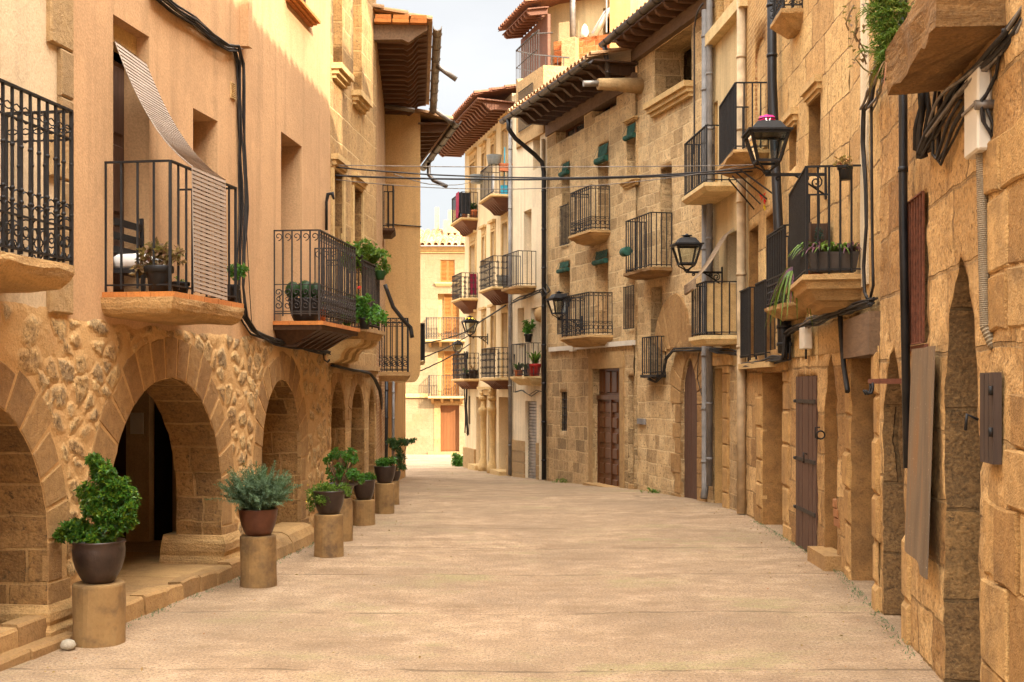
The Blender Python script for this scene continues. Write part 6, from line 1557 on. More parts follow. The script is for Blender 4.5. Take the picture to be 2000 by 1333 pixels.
pot(t, (X, d, z), 22 * s, 39 * s, 'glaze', 'bowl')
B = lambda px, py, dy=0: V(((px - CX) * s, d + dy, EYE + (HY - py) * s))
foliage('foliage', [(B(712, 935), (.10, .1, .05), 40), (B(722, 933), (.06, .06, .045), 20), (B(702, 938), (.06, .06, .03), 16)], 'leaf_jade', t, .06, .03, 6, 41)
X, d, z, r = ped(751.5, 1005, 945, 19, 'slim stone drum under the dark bowl with a leaning shrub')
t = plantthing('dark leaning evergreen shrub in a wide dark bowl near the far end', X, d, z); s = d / F
pot(t, (X, d, z), 21.5 * s, 33 * s, 'glaze', 'bowl'); zz = z + 31 * s
B = lambda px, py, dy=0: V(((px - CX) * s, d + dy, EYE + (HY - py) * s))
foliage('foliage', [(B(748, 905), (.09, .09, .06), 34), (B(742, 908), (.05, .06, .05), 16), (B(762, 903), (.08, .08, .06), 24)], 'leaf_jade', t, .06, .03, 6, 51)
X, d, z, r = ped(770, 986, 940, 10, 'farthest thin stone drum, partly hidden behind another')
t = plantthing('tall wind bent dark shrub in the farthest pot of the row', X, d, z); s = d / F
pot(t, (X, d, z), 13 * s, 18 * s, 'glaze', 'bowl'); zz = z + 17 * s
B = lambda px, py, dy=0: V(((px - CX) * s, d + dy, EYE + (HY - py) * s))
foliage('foliage', [(B(772, 870), (.1, .1, .09), 60), (B(764, 862), (.06, .08, .05), 26), (B(790, 863), (.13, .09, .05), 44), (B(806, 860), (.05, .05, .02), 14), (B(780, 893), (.1, .1, .12), 60), (B(784, 912), (.07, .08, .06), 26)], 'leaf_dark', t, .05, .018, 7, 61)
twigs('stem', (X, d, zz - .02), [B(772, 870), B(795, 862), B(782, 893)], .014, 'twig', t, 3)
# a pebble and the kerbs
d = 1.95 * F / (1270 - HY); X = (133 - CX) * d / F; o = MB(); n = 14
o.lathe([(.012, 0), (.052, .012), (.06, .035), (.045, .068), (.015, .08)], (X, d, gz(d)), n, sq=.8); tag(o.build('pebble', M['pebble']), 'round grey pebble beside the nearest stone drum', 'stone')
def kerb(W, ua, ub, o0, h, n, name='kerb', o1=None, rnd_=0, g0=-.15):
    mb = MB(); e = .006
    for i in range(n):
        a = lerp(ua, ub, i / n) + e; b = lerp(ua, ub, (i + 1) / n) - e; hh = h + .012 * math.sin(i * 2.3); w = o0 + .01 * math.sin(i * 1.7); k = .02
        prof = [(w - .15, g0), (w - .15, hh), (w - k, hh), (w, hh - k), (w + .015, g0)] if not rnd_ else [(-.2, g0), (-.2, hh), (w * .4, hh), (w * .75, hh * .85), (w * .97, hh * .5), (w + .03, g0)]
        mb.loft([[W.P(u, z, q) + V((noise.noise(V((u * 4, z * 5, q * 5))), 0, noise.noise(V((u * 4, z * 5, q * 5 + 7))))) * .02 for q, z in prof] for u in (a, lerp(a, b, .5), b)])
    return tag(mb.build(name, M['kerb']), kind='structure')
kerb(W1, W1.u(196), W1.u(445), .20, .16, 7); kerb(W1, uL(6.2, W1), W1.u(112), .16, .07, 5); kerb(W1, uL(6.2, W1), W1.u(148), .04, .22, 4)
kerb(W2, .05, uL(15.4, W2), .22, .24, 2, rnd_=1); kerb(W2, uL(15.6, W2), uL(20, W2), .06, .08, 5)

# ------------------------------------------------------------------ balcony life, left
hs = W1; ua = W1.u(205.5); zs = zat(572, W1.d(ua))
aw = thing('esparto_awning', 'long woven reed awning slung from the window over the balcony railing', 'awning', W1.P(W1.u(330), zs, .3))
mb = MB(); lines = []; n = 46
uA, uBn = W1.u(224), W1.u(258)            # hung inside the lintel, thrown over the rail near its far end
top = [W1.P(D1[0] + .03, D1[3] - .22, .0), W1.P(D1[1] - .06, D1[3] - .26, .0)]
ra, rb = W1.u(375, p1 + .03), W1.u(440, p1 + .03); zr = zat(318, W1.d(ua)) + .02
rail = [W1.P(ra, zr, p1 + .03), W1.P(rb, zr, p1 + .03)]; bot = [W1.P(ra + .01, zs + .03, p1 + .045), W1.P(rb + .005, zs + .0, p1 + .045)]
def awp(e, t):
    a, b = top[e], rail[e]
    if t <= 1:
        q = lerp(a, b, t); return q - V((0, 0, .40 * 4 * t * (1 - t) * .5 * (1 - .25 * t)))
    return lerp(rail[e], bot[e], t - 1)
T = [i / n for i in range(n + 1)] + [1 + i / 30 for i in range(1, 31)]
cols = 9
for t in T:
    a, b = awp(0, t), awp(1, t); lines.append((a, b))
g_ = []
for i in range(cols + 1): g_.append([lerp(a, b, i / cols) for a, b in lines])
for c in g_: mb.tube(c, .0045, 4)
for (a0, b0), (a1, b1) in zip(lines, lines[1:]):      # slats
    up = (a1 - a0).cross(b0 - a0).normalized() * .004
    m = .80; mb.prism([lerp(a0, a1, .1), lerp(b0, b1, .1), lerp(b0, b1, .1 + m), lerp(a0, a1, .1 + m)], up)
M['reed'] = wood('woven_reed', (.47, .375, .29), .9, .75, axis=1)
mb.build('woven_mat', M['reed'], aw, fix=True)
mb = MB(); 
for i in range(0, len(lines), 1):
    a, b = lines[i]; off = V((.006, -.006, .004)); mb.tube([a + off, b + off], .0024, 4)
mb.build('binding', M['twig'], aw, fix=False)
def potthing(label, W, u, o, z, r, h, mat='plastic_black', shape='flower', group=None):
    t = thing('flower_pot', label, 'flower pot', W.P(u, z, o), group); pot(t, W.P(u, z, o), r, h, mat, shape, 18); return t, W.P(u, z + h, o)
t, q = potthing('succulent with reddish leaves in a black pot on the awning balcony', W1, W1.u(311, .44), .44, zs, .12, .22)
foliage('foliage', [(q + V((-.06, 0, .08)), (.10, .08, .08), 26), (q + V((.1, 0, .09)), (.12, .08, .07), 26), (q + V((0, 0, .15)), (.1, .08, .05), 14), (q + V((-.16, -.02, -.0)), (.04, .05, .08), 8)], 'leaf_red', t, .055, .03, 6, 3)
twigs('stem', q, [q + V((-.1, 0, .1)), q + V((.1, 0, .1)), q + V((.0, .02, .14)), q + V((.18, 0, .07))], .008, 'twig', t)
t, q = potthing('small black pot tucked behind the reed awning', W1, W1.u(352, .45), .45, zs, .085, .12)
blades('leaves', q, 12, .14, .012, 'leaf', t, 3)
t, q = potthing('green succulent bulging through the far end of the awning balcony', W1, W1.u(452, .5), .5, zs, .08, .18)
foliage('foliage', [(q + V((.05, -.02, .12)), (.09, .07, .07), 26)], 'leaf_jade', t, .05, .032, 6, 4)
ch = thing('ladderback_chair', 'black ladder back chair standing in the balcony doorway', 'chair', W1.P(D1[0] + .3, zs, -.1))
cu, cz = W1.u(258), zs
mb = MB()
for uu in (D1[0] + .06, D1[1] - .03): mb.bar(W1.P(uu, cz, -.04), W1.P(uu, cz + .72, -.06), .035, .03)
for zz in (.36, .48, .60): mb.wbox(W1, D1[0] + .06, D1[1] - .03, cz + zz, cz + zz + .06, -.065, -.045)
mb.build('backrest', M['plastic_black'], ch)
mb = MB(); mb.wbox(W1, D1[0] + .04, D1[1] - .1, cz + .18, cz + .22, -.04, .26); mb.build('seat', M['plastic_black'], ch)
for uu in (D1[0] + .06, D1[1] - .12):
    mb = MB(); mb.bar(W1.P(uu, cz, .24), W1.P(uu, cz + .2, .24), .03); mb.build('leg', M['plastic_black'], ch)
cs = MB(); cc = W1.P((D1[0] + D1[1]) / 2 - .08, cz + .22, .12); rg = []
for zz, k in ((0, .8), (.02, .97), (.06, 1), (.1, .97), (.125, .82)):
    rg.append([cc + W1.t3 * (math.copysign(abs(math.cos(a)) ** .5, math.cos(a)) * .21 * k) + W1.n3 * (math.copysign(abs(math.sin(a)) ** .5, math.sin(a)) * .2 * k) + V((0, 0, zz + .01 * math.sin(a * 3))) for a in [6.2832 * i / 24 for i in range(24)]])
cs.loft(rg, sm=True); tag(cs.build('cushion', M['cloth_white']), 'plump white cushion on the black chair in the doorway', 'cushion')
ua = W2.u(535); zs = zat(628, W2.d(ua))
t, q = potthing('three round cacti in a wide dark pot on the scrolled balcony', W2, W2.u(596, .3), .3, zs, .20, .28, 'plastic_black', 'bowl')
mb = MB(); rn = random.Random(2)
for dx, dy, rr in ((-.14, -.04, .09), (.0, .02, .10), (.13, -.02, .085)):
    c = q + V((dx, dy, .02)); n = 18
    mb.lathe([(rr * math.sin(math.pi * k / 7 * .97 + .05), rr * 1.15 * (1 - math.cos(math.pi * k / 7))) for k in range(8)], c - V((0, 0, rr * .3)), n)
    for k in range(160):
        dd = rdir(rn); p = c + V((dd.x * rr, dd.y * rr, rr * .85 + dd.z * rr * 1.1)); leafq(mb, p, dd, V((0, 0, 1)), .02, .006)
mb.build('cactus', M['leaf_dark'], t, fix=False)
t, q = potthing('terracotta pot behind the scrolled railing corner', W2, W2.u(625, .42) , .42, zs, .09, .2, 'terracotta')
blades('leaves', q, 8, .2, .03, 'leaf_dark', t, 5, 1.6)
ge = 'red geraniums on the left balconies'
def geranium(label, W, u, o, z, n, sp, fl, seed, flz=.1):
    t = thing('geranium', label, 'geranium', W.P(u, z, o), ge); c = W.P(u, z, o); pot(t, c, .085, .15, 'plastic_black', 'flower', 16); q = c + V((0, 0, .16)); rn = random.Random(seed)
    foliage('foliage', [(q + V((rn.uniform(-sp, sp) * 1.2, rn.uniform(-sp, sp), rn.uniform(-.12, sp * 1.1))), (.10, .10, .08), 18) for _ in range(n + 3)], 'leaf_light' if seed % 2 else 'leaf_jade', t, .055, .05, 5, seed)
    mb = MB()
    for _ in range(fl):
        f = q + V((rn.uniform(-sp, sp), -sp * .9, rn.uniform(flz - .05, flz + .1)))
        for k in range(16): leafq(mb, f + rdir(rn) * .018, rdir(rn), V((0, 0, 1)), .026, .022)
    mb.build('blossom', M['flower_red'], t, fix=False); return t
p3 = .5; za = zat(505, 16.6)
geranium('geranium with a red bloom at the top of the scrolled balcony far corner', W2, W2.u(697, .50), .50, za - .12, 6, .12, 1, 71, -.02)
geranium('bright green geranium on top of the second balcony railing', W2, W2.u(730, .45), .45, zat(535, 17.6), 8, .16, 2, 73, -.03)
geranium('large geranium with a red bloom growing inside the second balcony', W2, W2.u(712, .62), .62, zat(645, 16.7), 10, .2, 1, 72, .3)
t = thing('hanging_pot', 'round dark pot hung outside the far corner of the second balcony', 'flower pot', W2.P(W2.u(743, .55), zat(545, 17.8), .55)); pot(t, W2.P(W2.u(743, .58), zat(549, 17.8), .58), .075, .13, 'leaf_dark', 'bowl', 14)

# ------------------------------------------------------------------ balcony life, right and far
s, ua, ub, p, zb_, zt_ = GB['L2']
t = thing('planter_box', 'long brown planter box with purple and green trailing plants on the near right balcony', 'planter', WMx.P(ua, zb_, .3)); W = WMx
mb = MB(); a = [W.P(ua + .03, zb_ + .03, .06), W.P(ua + .03, zb_ + .03, p - .05), W.P(ua + .20, zb_ + .03, p - .05), W.P(ua + .20, zb_ + .03, .06)]; b = [W.P(ua + .015, zb_ + .20, .03), W.P(ua + .015, zb_ + .20, p - .02), W.P(ua + .22, zb_ + .20, p - .02), W.P(ua + .22, zb_ + .20, .03)]
mb.loft([a, b]); mb.loft([[V(q) + V((0, 0, 0)) for q in b], [V(q) + V((0, 0, .022)) for q in b]]); mb.build('box', M['gutter'], t)
q = W.P(ua + .11, zb_ + .22, 0)
for k, (o, mt) in enumerate(((.12, 'leaf_purple'), (.2, 'leaf_light'), (.3, 'leaf_light'), (.4, 'leaf_purple'))): blades('leaves', W.P(ua + .11, zb_ + .21, o), 34, .34, .022, mt, t, k, 1.6, .06, .8)
t, q = potthing('terracotta pot with spider plant behind the planter box', W, ua + .42, p - .12, zb_, .11, .24, 'terracotta')
blades('leaves', q, 70, .46, .026, 'leaf_light', t, 9, 1.6, .05, .9)
t, q = potthing('purple trailing plant spilling out through the balcony front rails', W, ub - .25, p - .1, zb_, .09, .18, 'terracotta')
blades('leaves', q + V((-.02, 0, .02)), 60, .36, .03, 'leaf_purple', t, 4, .5, .06, 1.6); blades('leaves', q + V((-.1, -.1, -.02)), 34, .30, .02, 'leaf_light', t, 6, .3, .05, 2.2)
t = thing('hanging_pot', 'black pot of dry red leaved plant hooked on the balcony hand rail', 'flower pot', W.P(ua, zt_, .1)); q = W.P(ua - .02, zt_ - .14, p * .32); pot(t, q, .075, .135, 'plastic_black', 'flower', 16); foliage('foliage', [(q + V((0, 0, .17)), (.09, .08, .05), 18)], 'leaf_dry', t, .05, .025, 5, 7)
t = thing('wall_crate', 'small dark wooden crate holding a green cactus inside the near balcony', 'crate', W.P(ub - .02, zb_ + .55, .2)); mb = MB(); o0 = .12
mb.wbox(W, ub - .2, ub - .03, zb_ + .42, zb_ + .45, o0, o0 + .2)
for oo in (o0, o0 + .19): mb.wbox(W, ub - .2, ub - .03, zb_ + .45, zb_ + .72, oo, oo + .012)
mb.wbox(W, ub - .03, ub - .018, zb_ + .42, zb_ + .72, o0, o0 + .2); mb.build('boards', M['wood_dark'], t); foliage('cactus', [(W.P(ub - .12, zb_ + .58, o0 + .1), (.05, .05, .1), 40)], 'green_blind', t, .02, .01, 5, 4)
def lean(o, *a): return o
s, ua, ub, p, zb_, zt_ = GB['Ib']; W = WJ
t = thing('green_roll', 'rolled green blind hung over the railing of the middle plain balcony', 'blind', W.P(ub, zb_ + .5, p)); mb = MB()
mb.tube([W.P(ub - .16, zb_ + .42, p + .02), W.P(ub + .1, zb_ + .42, p + .02)], .09, 10); mb.build('slats', M['green_blind'], t)
# far balconies: laundry, buckets, pots
s, ua, ub, p, zb_, zt_ = GB['3a']; W = WG
def drape(label, mat, W, u, o, zt, w, h, n3=None, name='laundry', cat='laundry', along=True):
    mb = MB(); rn = random.Random(int(u * 100)); K = 8; J = 7; A = []; 
    for side in (0, 1):
        for i in range(K + 1):
            x = i / K - .5; r_ = []
            for j in range(J + 1):
                z = zt - h * j / J; f = .03 * math.sin(x * 17 + j * .4) * (j / J) + side * .012; r_.append(W.P(u + (x * w * (1 - .25 * j / J) if along else f), z, o + (f if along else x * w)))
            A.append(r_)
    for s0 in (0, K + 1):
        I = [[mb.add(p_) for p_ in c] for c in A[s0:s0 + K + 1]]
        for a, b in zip(I, I[1:]):
            for j in range(J): mb.face((a[j], a[j + 1], b[j + 1], b[j]), 0, None, True)
    return tag(mb.build(name, M[mat]), label, cat, 'washing hung on the far balconies')
drape('dark red garment hung over the topmost far balcony', 'cloth_red', W, ua + .35, p + .05, zt_ + .03, .45, .75)
drape('black garment hung beside the red one on the far balcony', 'cloth_black', W, ua + .02, p * .8, zt_ - .02, .35, .62, along=False)
FP = 'flower pots on the far balconies'
for k, (du, o, r_, mt, lf) in enumerate(((.15, p * .75, .11, 'terracotta', 0), (.12, p * .2, .14, 'terracotta', 1))):
    t, q = potthing(('plain terracotta pot below the washing on the highest far balcony', 'terracotta pot with leafy plant on the highest far balcony')[k], W, ua + du, o, zb_, r_, .24, mt, 'flower', FP)
    if lf: foliage('foliage', [(q + V((0, 0, .12)), (.18, .15, .14), 22)], 'leaf_dark', t, .09, .04, 5, 8)
    else: foliage('foliage', [(q + V((0.1, 0, .05)), (.08, .1, .06), 8)], 'leaf_light', t, .08, .04, 5, 8)
s, ua, ub, p, zb_, zt_ = GB['3b']
def bucket(label, W, u, o, z, r_, h, mat): t = thing('bucket', label, 'bucket', W.P(u, z, o)); mb = MB(); mb.lathe([(r_ * .8, 0), (r_, h * .94), (r_ * 1.08, h), (r_ * .95, h), (r_ * .85, h * .5)], W.P(u, z, o), 16); mb.build('tub', M[mat], t); return t
bucket('grey wash tub standing on the corner of the upper far balcony rail', W, ua + .1, p - .08, zt_ - .02, .2, .24, 'steel_bucket')
bucket('second grey tub hung outside the upper far balcony', W, ub - .2, p + .16, zt_ - .35, .18, .22, 'steel_bucket')
t = thing('planter_box', 'orange planter box hooked on the upper far balcony rail', 'planter', W.P(ua, zt_, .2)); mb = MB(); mb.wbox(W, ua - .06, ua + .08, zt_ - .2, zt_ - .02, .02, p * .62); mb.wbox(W, ua - .075, ua + .095, zt_ - .04, zt_, .0, p * .65); mb.build('box', M['terracotta'], t)
mb = MB(); q = W.P(ua + .1, zb_, p * .35); mb.bar(q + V((0, 0, .0)), q + V((.02, .05, 1.25)), .03); mb.box(q + V((0, 0, .12)), V((.09, 0, 0)), V((0, .03, 0)), V((0, 0, .13))); tag(mb.build('broom', M['blue']), 'turquoise broom leaning on the upper far balcony', 'broom')
drape('white and black cloth hung low inside the upper far balcony', 'cloth_white', W, ua + .25, p * .85, zb_ + .55, .35, .45)
s, ua, ub, p, zb_, zt_ = GB['2a']; drape('brown checked cloth hung on the lower far balcony', 'cloth_red', W, ua + .05, p * .25, zt_ - .02, .2, .62, along=False)
s, ua, ub, p, zb_, zt_ = GB['2b']; bucket('grey tub on the floor of the middle far balcony', W, ua + .2, p * .3, zb_, .2, .3, 'steel_bucket')
s, ua, ub, p, zb_, zt_ = GB['H1']; W = WH
for k, (du, o, r_, h, mt, lf, n, L) in enumerate(((.12, .16, .16, .30, 'plastic_red', 'leaf_light', 34, .62), (.3, p * .55, .10, .18, 'terracotta', 'leaf', 20, .34), (.95, p * .85, .12, .16, 'terracotta', 'leaf_dark', 30, .36), (.5, p * .7, .09, .16, 'plastic_black', 'leaf_dark', 14, .28))):
    t, q = potthing(('tall spiky plant in a bright red pot on the pale house balcony', 'small terracotta pot of green leaves beside the red pot', 'dark leafy pot at the far corner of the pale house balcony', 'black pot between others on the pale house balcony')[k], W, ua + du, o, zb_, r_, h, mt, 'flower', FP)
    blades('leaves', q, n, L, .045, lf, t, k, 1.8, .05, .5)
t, q = potthing('black pot with broad green plant hung on the pale house balcony door', W, ua + .8, .1, zb_ + .85, .11, .2, 'plastic_black', 'flower', FP); foliage('foliage', [(q + V((0, 0, .2)), (.09, .1, .2), 22)], 'leaf_jade', t, .14, .07, 4, 9)
s, ua, ub, p, zb_, zt_ = GB['1a']; W = WG
t, q = potthing('square brown pot on the lowest far balcony', W, ua + .15, p * .35, zb_, .15, .25, 'glaze', 'flower', FP); blades('leaves', q, 8, .5, .02, 'leaf_dry', t, 2, 2)
t, q = potthing('low dark pot at the outer corner of the lowest far balcony', W, ua + .2, p * .85, zb_, .13, .16, 'plastic_black', 'flower', FP); foliage('foliage', [(q + V((0, 0, .06)), (.1, .1, .05), 10)], 'leaf_dark', t, .07, .03, 5, 9)
t = thing('gourd', 'brown ribbed gourd hanging in the pale house upper opening', 'ornament', WH.P(WH.u(1052), WH.z(1052, 615), 0)); mb = MB(); mb.lathe([(.03, .3), (.15, .22), (.2, .1), (.15, -.05), (.03, -.12)], WH.P(WH.u(1056) + .02, WH.z(1052, 622), -.04), 12); mb.build('body', M['trim_dark'], t)
mb = MB(); g0 = gz(38.6); foliage_t = thing('shrub', 'light green ground shrub against the corner of the cream house', 'shrub', ((893 - CX) * 38.6 / F, 38.6, g0))
foliage('foliage', [(V(((893 - CX) * 38.6 / F, 38.6, g0 + .2)), (.18, .18, .2), 60), (V(((897 - CX) * 38.6 / F, 38.6, g0 + .12)), (.15, .2, .14), 40)], 'leaf_jade', foliage_t, .11, .06, 5, 9)
for i, (px, d_, X_) in enumerate(((1110, 28.2, None), (1285, 23.35, None))):
    W = (WI, WJ)[i]; q = W.P(W.u(px), gz(d_), .05); t = thing('weeds', ('tuft of weeds at the foot of the stone house left corner', 'mossy weeds at the foot of the gallery house wall')[i], 'weeds', q); foliage('foliage', [(q + V((-.1, -.05, .04)), (.2, .08, .05), 22)], 'leaf_light', t, .06, .02, 5, i)

# ------------------------------------------------------------------ boxes, hooks and loose things on the right walls
W = WM
mb_ = thing('meter_box', 'cream plastic junction box clamped high on the nearest right wall', 'junction box', W.P(W.u(1945), 3.3, 0))
ua, ub = W.u(1945), W.u(1886, .09); z0, z1 = zat(300, 7.0), zat(140, 7.0)
mb = MB(); mb.wbox(W, ua, ub, z0, z1, .02, .10); o = mb.build('case', M['white_box'], mb_, bevel=.012)
mb = MB(); mb.wbox(W, ua - .012, ua, lerp(z0, z1, .55), lerp(z0, z1, .58), -.0, .12); mb.wbox(W, ua - .012, ub + .012, lerp(z0, z1, .55), lerp(z0, z1, .58), .10, .112); mb.tube([W.P(ua - .03, lerp(z0, z1, .52), .02), W.P(ua - .03, lerp(z0, z1, .52), .12)], .028, 8); mb.build('clamp', M['zinc'], mb_)
mb = MB(); pts = [W.P(W.u(1932), z0 + .02, .05)] + [W.P(W.u(lerp(1933, 1941, i / 14)), lerp(z0, W.z(1941, 640), i / 14), .045) for i in range(15)] + [W.P(W.u(1946), W.z(1946, 680), .01)]
mb.tube(pts, .026, 10)
for a, b in zip(pts, pts[1:]):
    for k in range(6): q = lerp(a, b, k / 6); dq = (b - a).normalized() * .005; mb.tube([q - dq, q + dq], .031, 10)
tag(mb.build('conduit', M['conduit']), 'grey ribbed conduit running down from the cream junction box', 'conduit')
sh = thing('metal_sheet', 'tall rust streaked metal sheet leaning against the right wall', 'metal sheet', W.P(W.u(1800), .3, .1))
N = NT('rusty_sheet'); x = N.sep(N.obj()); v = N.comb(N.math('MULTIPLY', x[0], 9.0), N.math('MULTIPLY', x[1], 9.0), N.math('MULTIPLY', x[2], .7))
g1_ = N.noise(1, v, 5, .6); col = N.ramp(g1_, [(.35, (.15, .105, .066)), (.55, (.21, .145, .088)), (.68, (.25, .135, .06)), (.8, (.28, .12, .04))]); spk = N.noise(70, det=2); col = N.mix(N.ramp(spk, [(.68, 0), (.72, .8)]), col, (.5, .42, .32))
M['sheet_rust'] = N.done(col, .6, N.bump(g1_, .2, .01), Metallic=.25)
mb = MB(); ua, ub = W.u(1815, .1), W.u(1774, .1); zt = W.z(1790, 680, .1); n = 10; F_ = []; 
for i in range(n + 1):
    t = i / n; u_ = lerp(ua, ub, t); F_.append((u_, .06 + .012 * math.sin(t * 9)))
pts = lambda z, e: [W.P(u_, z + (.0 if z > 1 else (t_ * .0)), o + e + (.05 if z < 1 else 0)) for t_, (u_, o) in enumerate(F_)]
zb2 = [W.z(1819, 1135, .1) + .06 * i / n + (.04 if i > 2 else 0) for i in range(n + 1)]
A = pts(zt, 0); B2 = [V((q.x, q.y, zb2[i])) for i, q in enumerate(pts(.5, 0))]; A2_ = pts(zt, .012); B3 = [V((q.x, q.y, zb2[i])) for i, q in enumerate(pts(.5, .012))]
I = [[mb.add(q) for q in r_] for r_ in (A, B2, B3, A2_)]
for r0, r1 in ((0, 1), (1, 2), (2, 3), (3, 0)):
    for i in range(n): mb.face((I[r0][i], I[r0][i + 1], I[r1][i + 1], I[r1][i]))
mb.face([I[k][0] for k in range(4)]); mb.face([I[k][n] for k in range(4)]); mb.build('sheet', M['sheet_rust'], sh)
hk = thing('wall_bracket', 'rusty iron wall bracket with two hooks beside the small arch', 'hook', W.P(W.u(1768), 1.9, 0)); mb = MB(); zz = W.z(1768, 745); u_ = W.u(1768)
mb.bar(W.P(u_, zz, -.02), W.P(u_, zz, .24), .035, .04); mb.bar(W.P(u_ + .18, zz, -.02), W.P(u_ + .18, zz, .24), .03, .035); mb.bar(W.P(u_, zz, .24), W.P(u_ + .18, zz, .24), .03, .035); mb.build('bars', M['iron_red'], hk)
for uu in (u_, u_ + .12):
    mb = MB(); q = W.P(uu, zz - .01, .245); mb.tube([q, q - V((0, 0, .05)), q + V((-.012, 0, -.085)), q + V((-.04, 0, -.09)), q + V((-.055, 0, -.06))], .011, 6); mb.build('hook', M['iron'], hk)
W = WL
bx = thing('meter_box', 'small white cable box on the wall above the old brown plank door', 'junction box', W.P(W.u(1582), 2.3, 0)); mb = MB(); a, b = sorted((W.u(1592), W.u(1577))); mb.wbox(W, a, a + .26, W.z(1585, 683), W.z(1585, 640), .03, .13); mb.build('case', M['white_box'], bx, bevel=.01); mb = MB(); mb.tube([W.P(a + .12, W.z(1585, 683) + .02, .08), W.P(a + .12, W.z(1585, 702), .08)], .014, 6); mb.build('cable_tail', M['cable'], bx)
rg_ = thing('iron_ring', 'old iron ring and hook beside the carved niche', 'hook', W.P(W.u(1618), 1.3, 0)); mb = MB(); q = W.P(W.u(1617), W.z(1617, 850), .08); ring(mb, q, W.n3, V((0, 0, 1)), .045, .009, 12); mb.build('ring', M['iron'], rg_, fix=False); mb = MB(); mb.tube([W.P(W.u(1610), W.z(1610, 835), .05), W.P(W.u(1610), W.z(1610, 835), .1), W.P(W.u(1610), W.z(1610, 855), .1), W.P(W.u(1610), W.z(1610, 858), .07)], .008, 5); mb.build('hook', M['iron'], rg_, fix=False)
W = WL; mb = MB(); q = W.P(W.u(1496), W.z(1496, 385), .03); rn = random.Random(4)
for k in range(14): leafq(mb, q + V((0, 0, rn.uniform(-.05, .05))), rdir(rn) + V((0, 0, -.4)), W.n3, .09, .03)
fl = thing('wall_posy', 'small red and yellow flower bunch fixed on the ochre wall', 'ornament', q); mb.build('petals', M['flower_red'], fl, fix=False); mb = MB()
for k in range(8): leafq(mb, q + V((0, 0, -.1)), rdir(rn) * .4 + V((0, 0, -1)), W.n3, .1, .03)
mb.build('tassel', M['yellow_cloth'], fl, fix=False)
mb = MB()
for k in range(4): mb.bar(WL.P(WL.u(1478 + 6 * k) , zat(333, 17.4), .42 - .02 * k), WL.P(WL.u(1470 + 12 * k) - .25, zat(385, 17.0), .02), .018)
mb.build('balcony_strut', M['iron'], GB['K2'][0])
# awning on the reed balcony
s, ua, ub, p, zb_, zt_ = GB['K3']; W = WK
aw2 = thing('esparto_awning', 'faded striped awning hanging out over the reed screened balcony', 'awning', W.P(ub, zt_, .3)); mb = MB(); L_ = []
for i in range(15):
    t = i / 14; z = lerp(W.z(1438, 445), zt_ + .05, t) - .12 * math.sin(math.pi * t); o = lerp(.03, p + .1, t ** .8); L_.append((W.P(lerp(ua + .12, ub - .6, t), z, o), W.P(lerp(ua + .75, ub + .05, t), z - .05, o)))
for (a, b), (c, e_) in zip(L_, L_[1:]): mb.prism([a, b, e_, c], V((0, 0, .008)))
M['reed_old'] = wood('faded_reed', (.36, .25, .15), .9, .6, axis=1)
mb.build('woven_mat', M['reed_old'], aw2)
mb = MB(); a, b = L_[-1]
for k in range(5): mb.tube([a + V((0, 0, -.03 * k)), b + V((0, 0, -.03 * k))], .028, 8)
mb.build('rolled_end', M['reed_old'], aw2)
# thin curved pole standing up from the honey house balcony
s, ua, ub, p, zb_, zt_ = GB['K1']; mb = MB(); q = W.P(lerp(ua, ub, .55), zt_ - .3, p); zz = W.z(1354, 125)
pts = [q] + [V((q.x, q.y, lerp(zt_ - .3, zz, i / 6))) for i in range(1, 7)] + [V((q.x, q.y, zz)) + W.t3 * (-.04 - .38 * (1 - math.cos(a))) + V((0, 0, .22 * math.sin(a))) for a in (.3, .6, .9, 1.2, 1.5)]
pts.append(pts[-1] - W.t3 * .22); mb.tube(pts, .016, 6); tag(mb.build('curved_pole', M['iron_brown']), 'tall thin curved pole rising from the cream slabbed balcony', 'pole')
# sagging horn shaped hook on the ochre stucco
mb = MB(); q = W2.P(W2.u(632), 0, .04); zz = lambda y: W2.z(632, y)
mb.tube([V((q.x, q.y, zz(450))), V((q.x, q.y, zz(395))), V((q.x + .02, q.y, zz(380))), V((q.x + .08, q.y, zz(378))), V((q.x + .1, q.y, zz(390)))], [.02, .02, .028, .03, .015], 7); tag(mb.build('wall_hook', M['iron']), 'dark hooked iron bracket on the stucco above the scrolled balcony', 'hook')

# ------------------------------------------------------------------ ferns under the near right slab
W = WM; ft = thing('fern_plant', 'bushy fern and dry creeper growing from the edge of the overhanging slab', 'fern', W.P(uL(8.1, W), zat(100, 8.1), .3))
rn = random.Random(5); c0 = at(1736, 30, 8.25)
for k in range(14): blades('fronds', c0 + V((rn.uniform(-.06, .09), rn.uniform(-.1, .2), rn.uniform(-.26, .22))), 70, .10, .007, 'fern', ft, k + 1, .5, .09, .7)
foliage('fronds', [(at(1738, 85, 8.25), (.085, .1, .2), 170), (at(1732, 30, 8.3), (.13, .12, .22), 190), (at(1728, 130, 8.25), (.05, .07, .1), 40)], 'fern', ft, .045, .011, 8, 3)
blades('dry_fronds', at(1732, 120, 8.2), 60, .14, .007, 'leaf_dry', ft, 77, -.5, .08, .6)
mb = MB()
for k in range(5):
    q = at(1668 + 4 * k, 10 + 22 * k, 8.6); mb.tube([q, q + V((rn.uniform(-.06, .02), 0, -.06)), q + V((rn.uniform(-.08, .06), 0, -.13)), q + V((rn.uniform(-.06, .1), 0, -.18))], .006, 4)
    for j in range(6): leafq(mb, q + V((rn.uniform(-.06, .06), rn.uniform(-.03, .03), rn.uniform(-.16, .02))), rdir(rn), V((0, 0, 1)), .045, .03)
mb.build('creeper', M['leaf_red'], ft, fix=False)

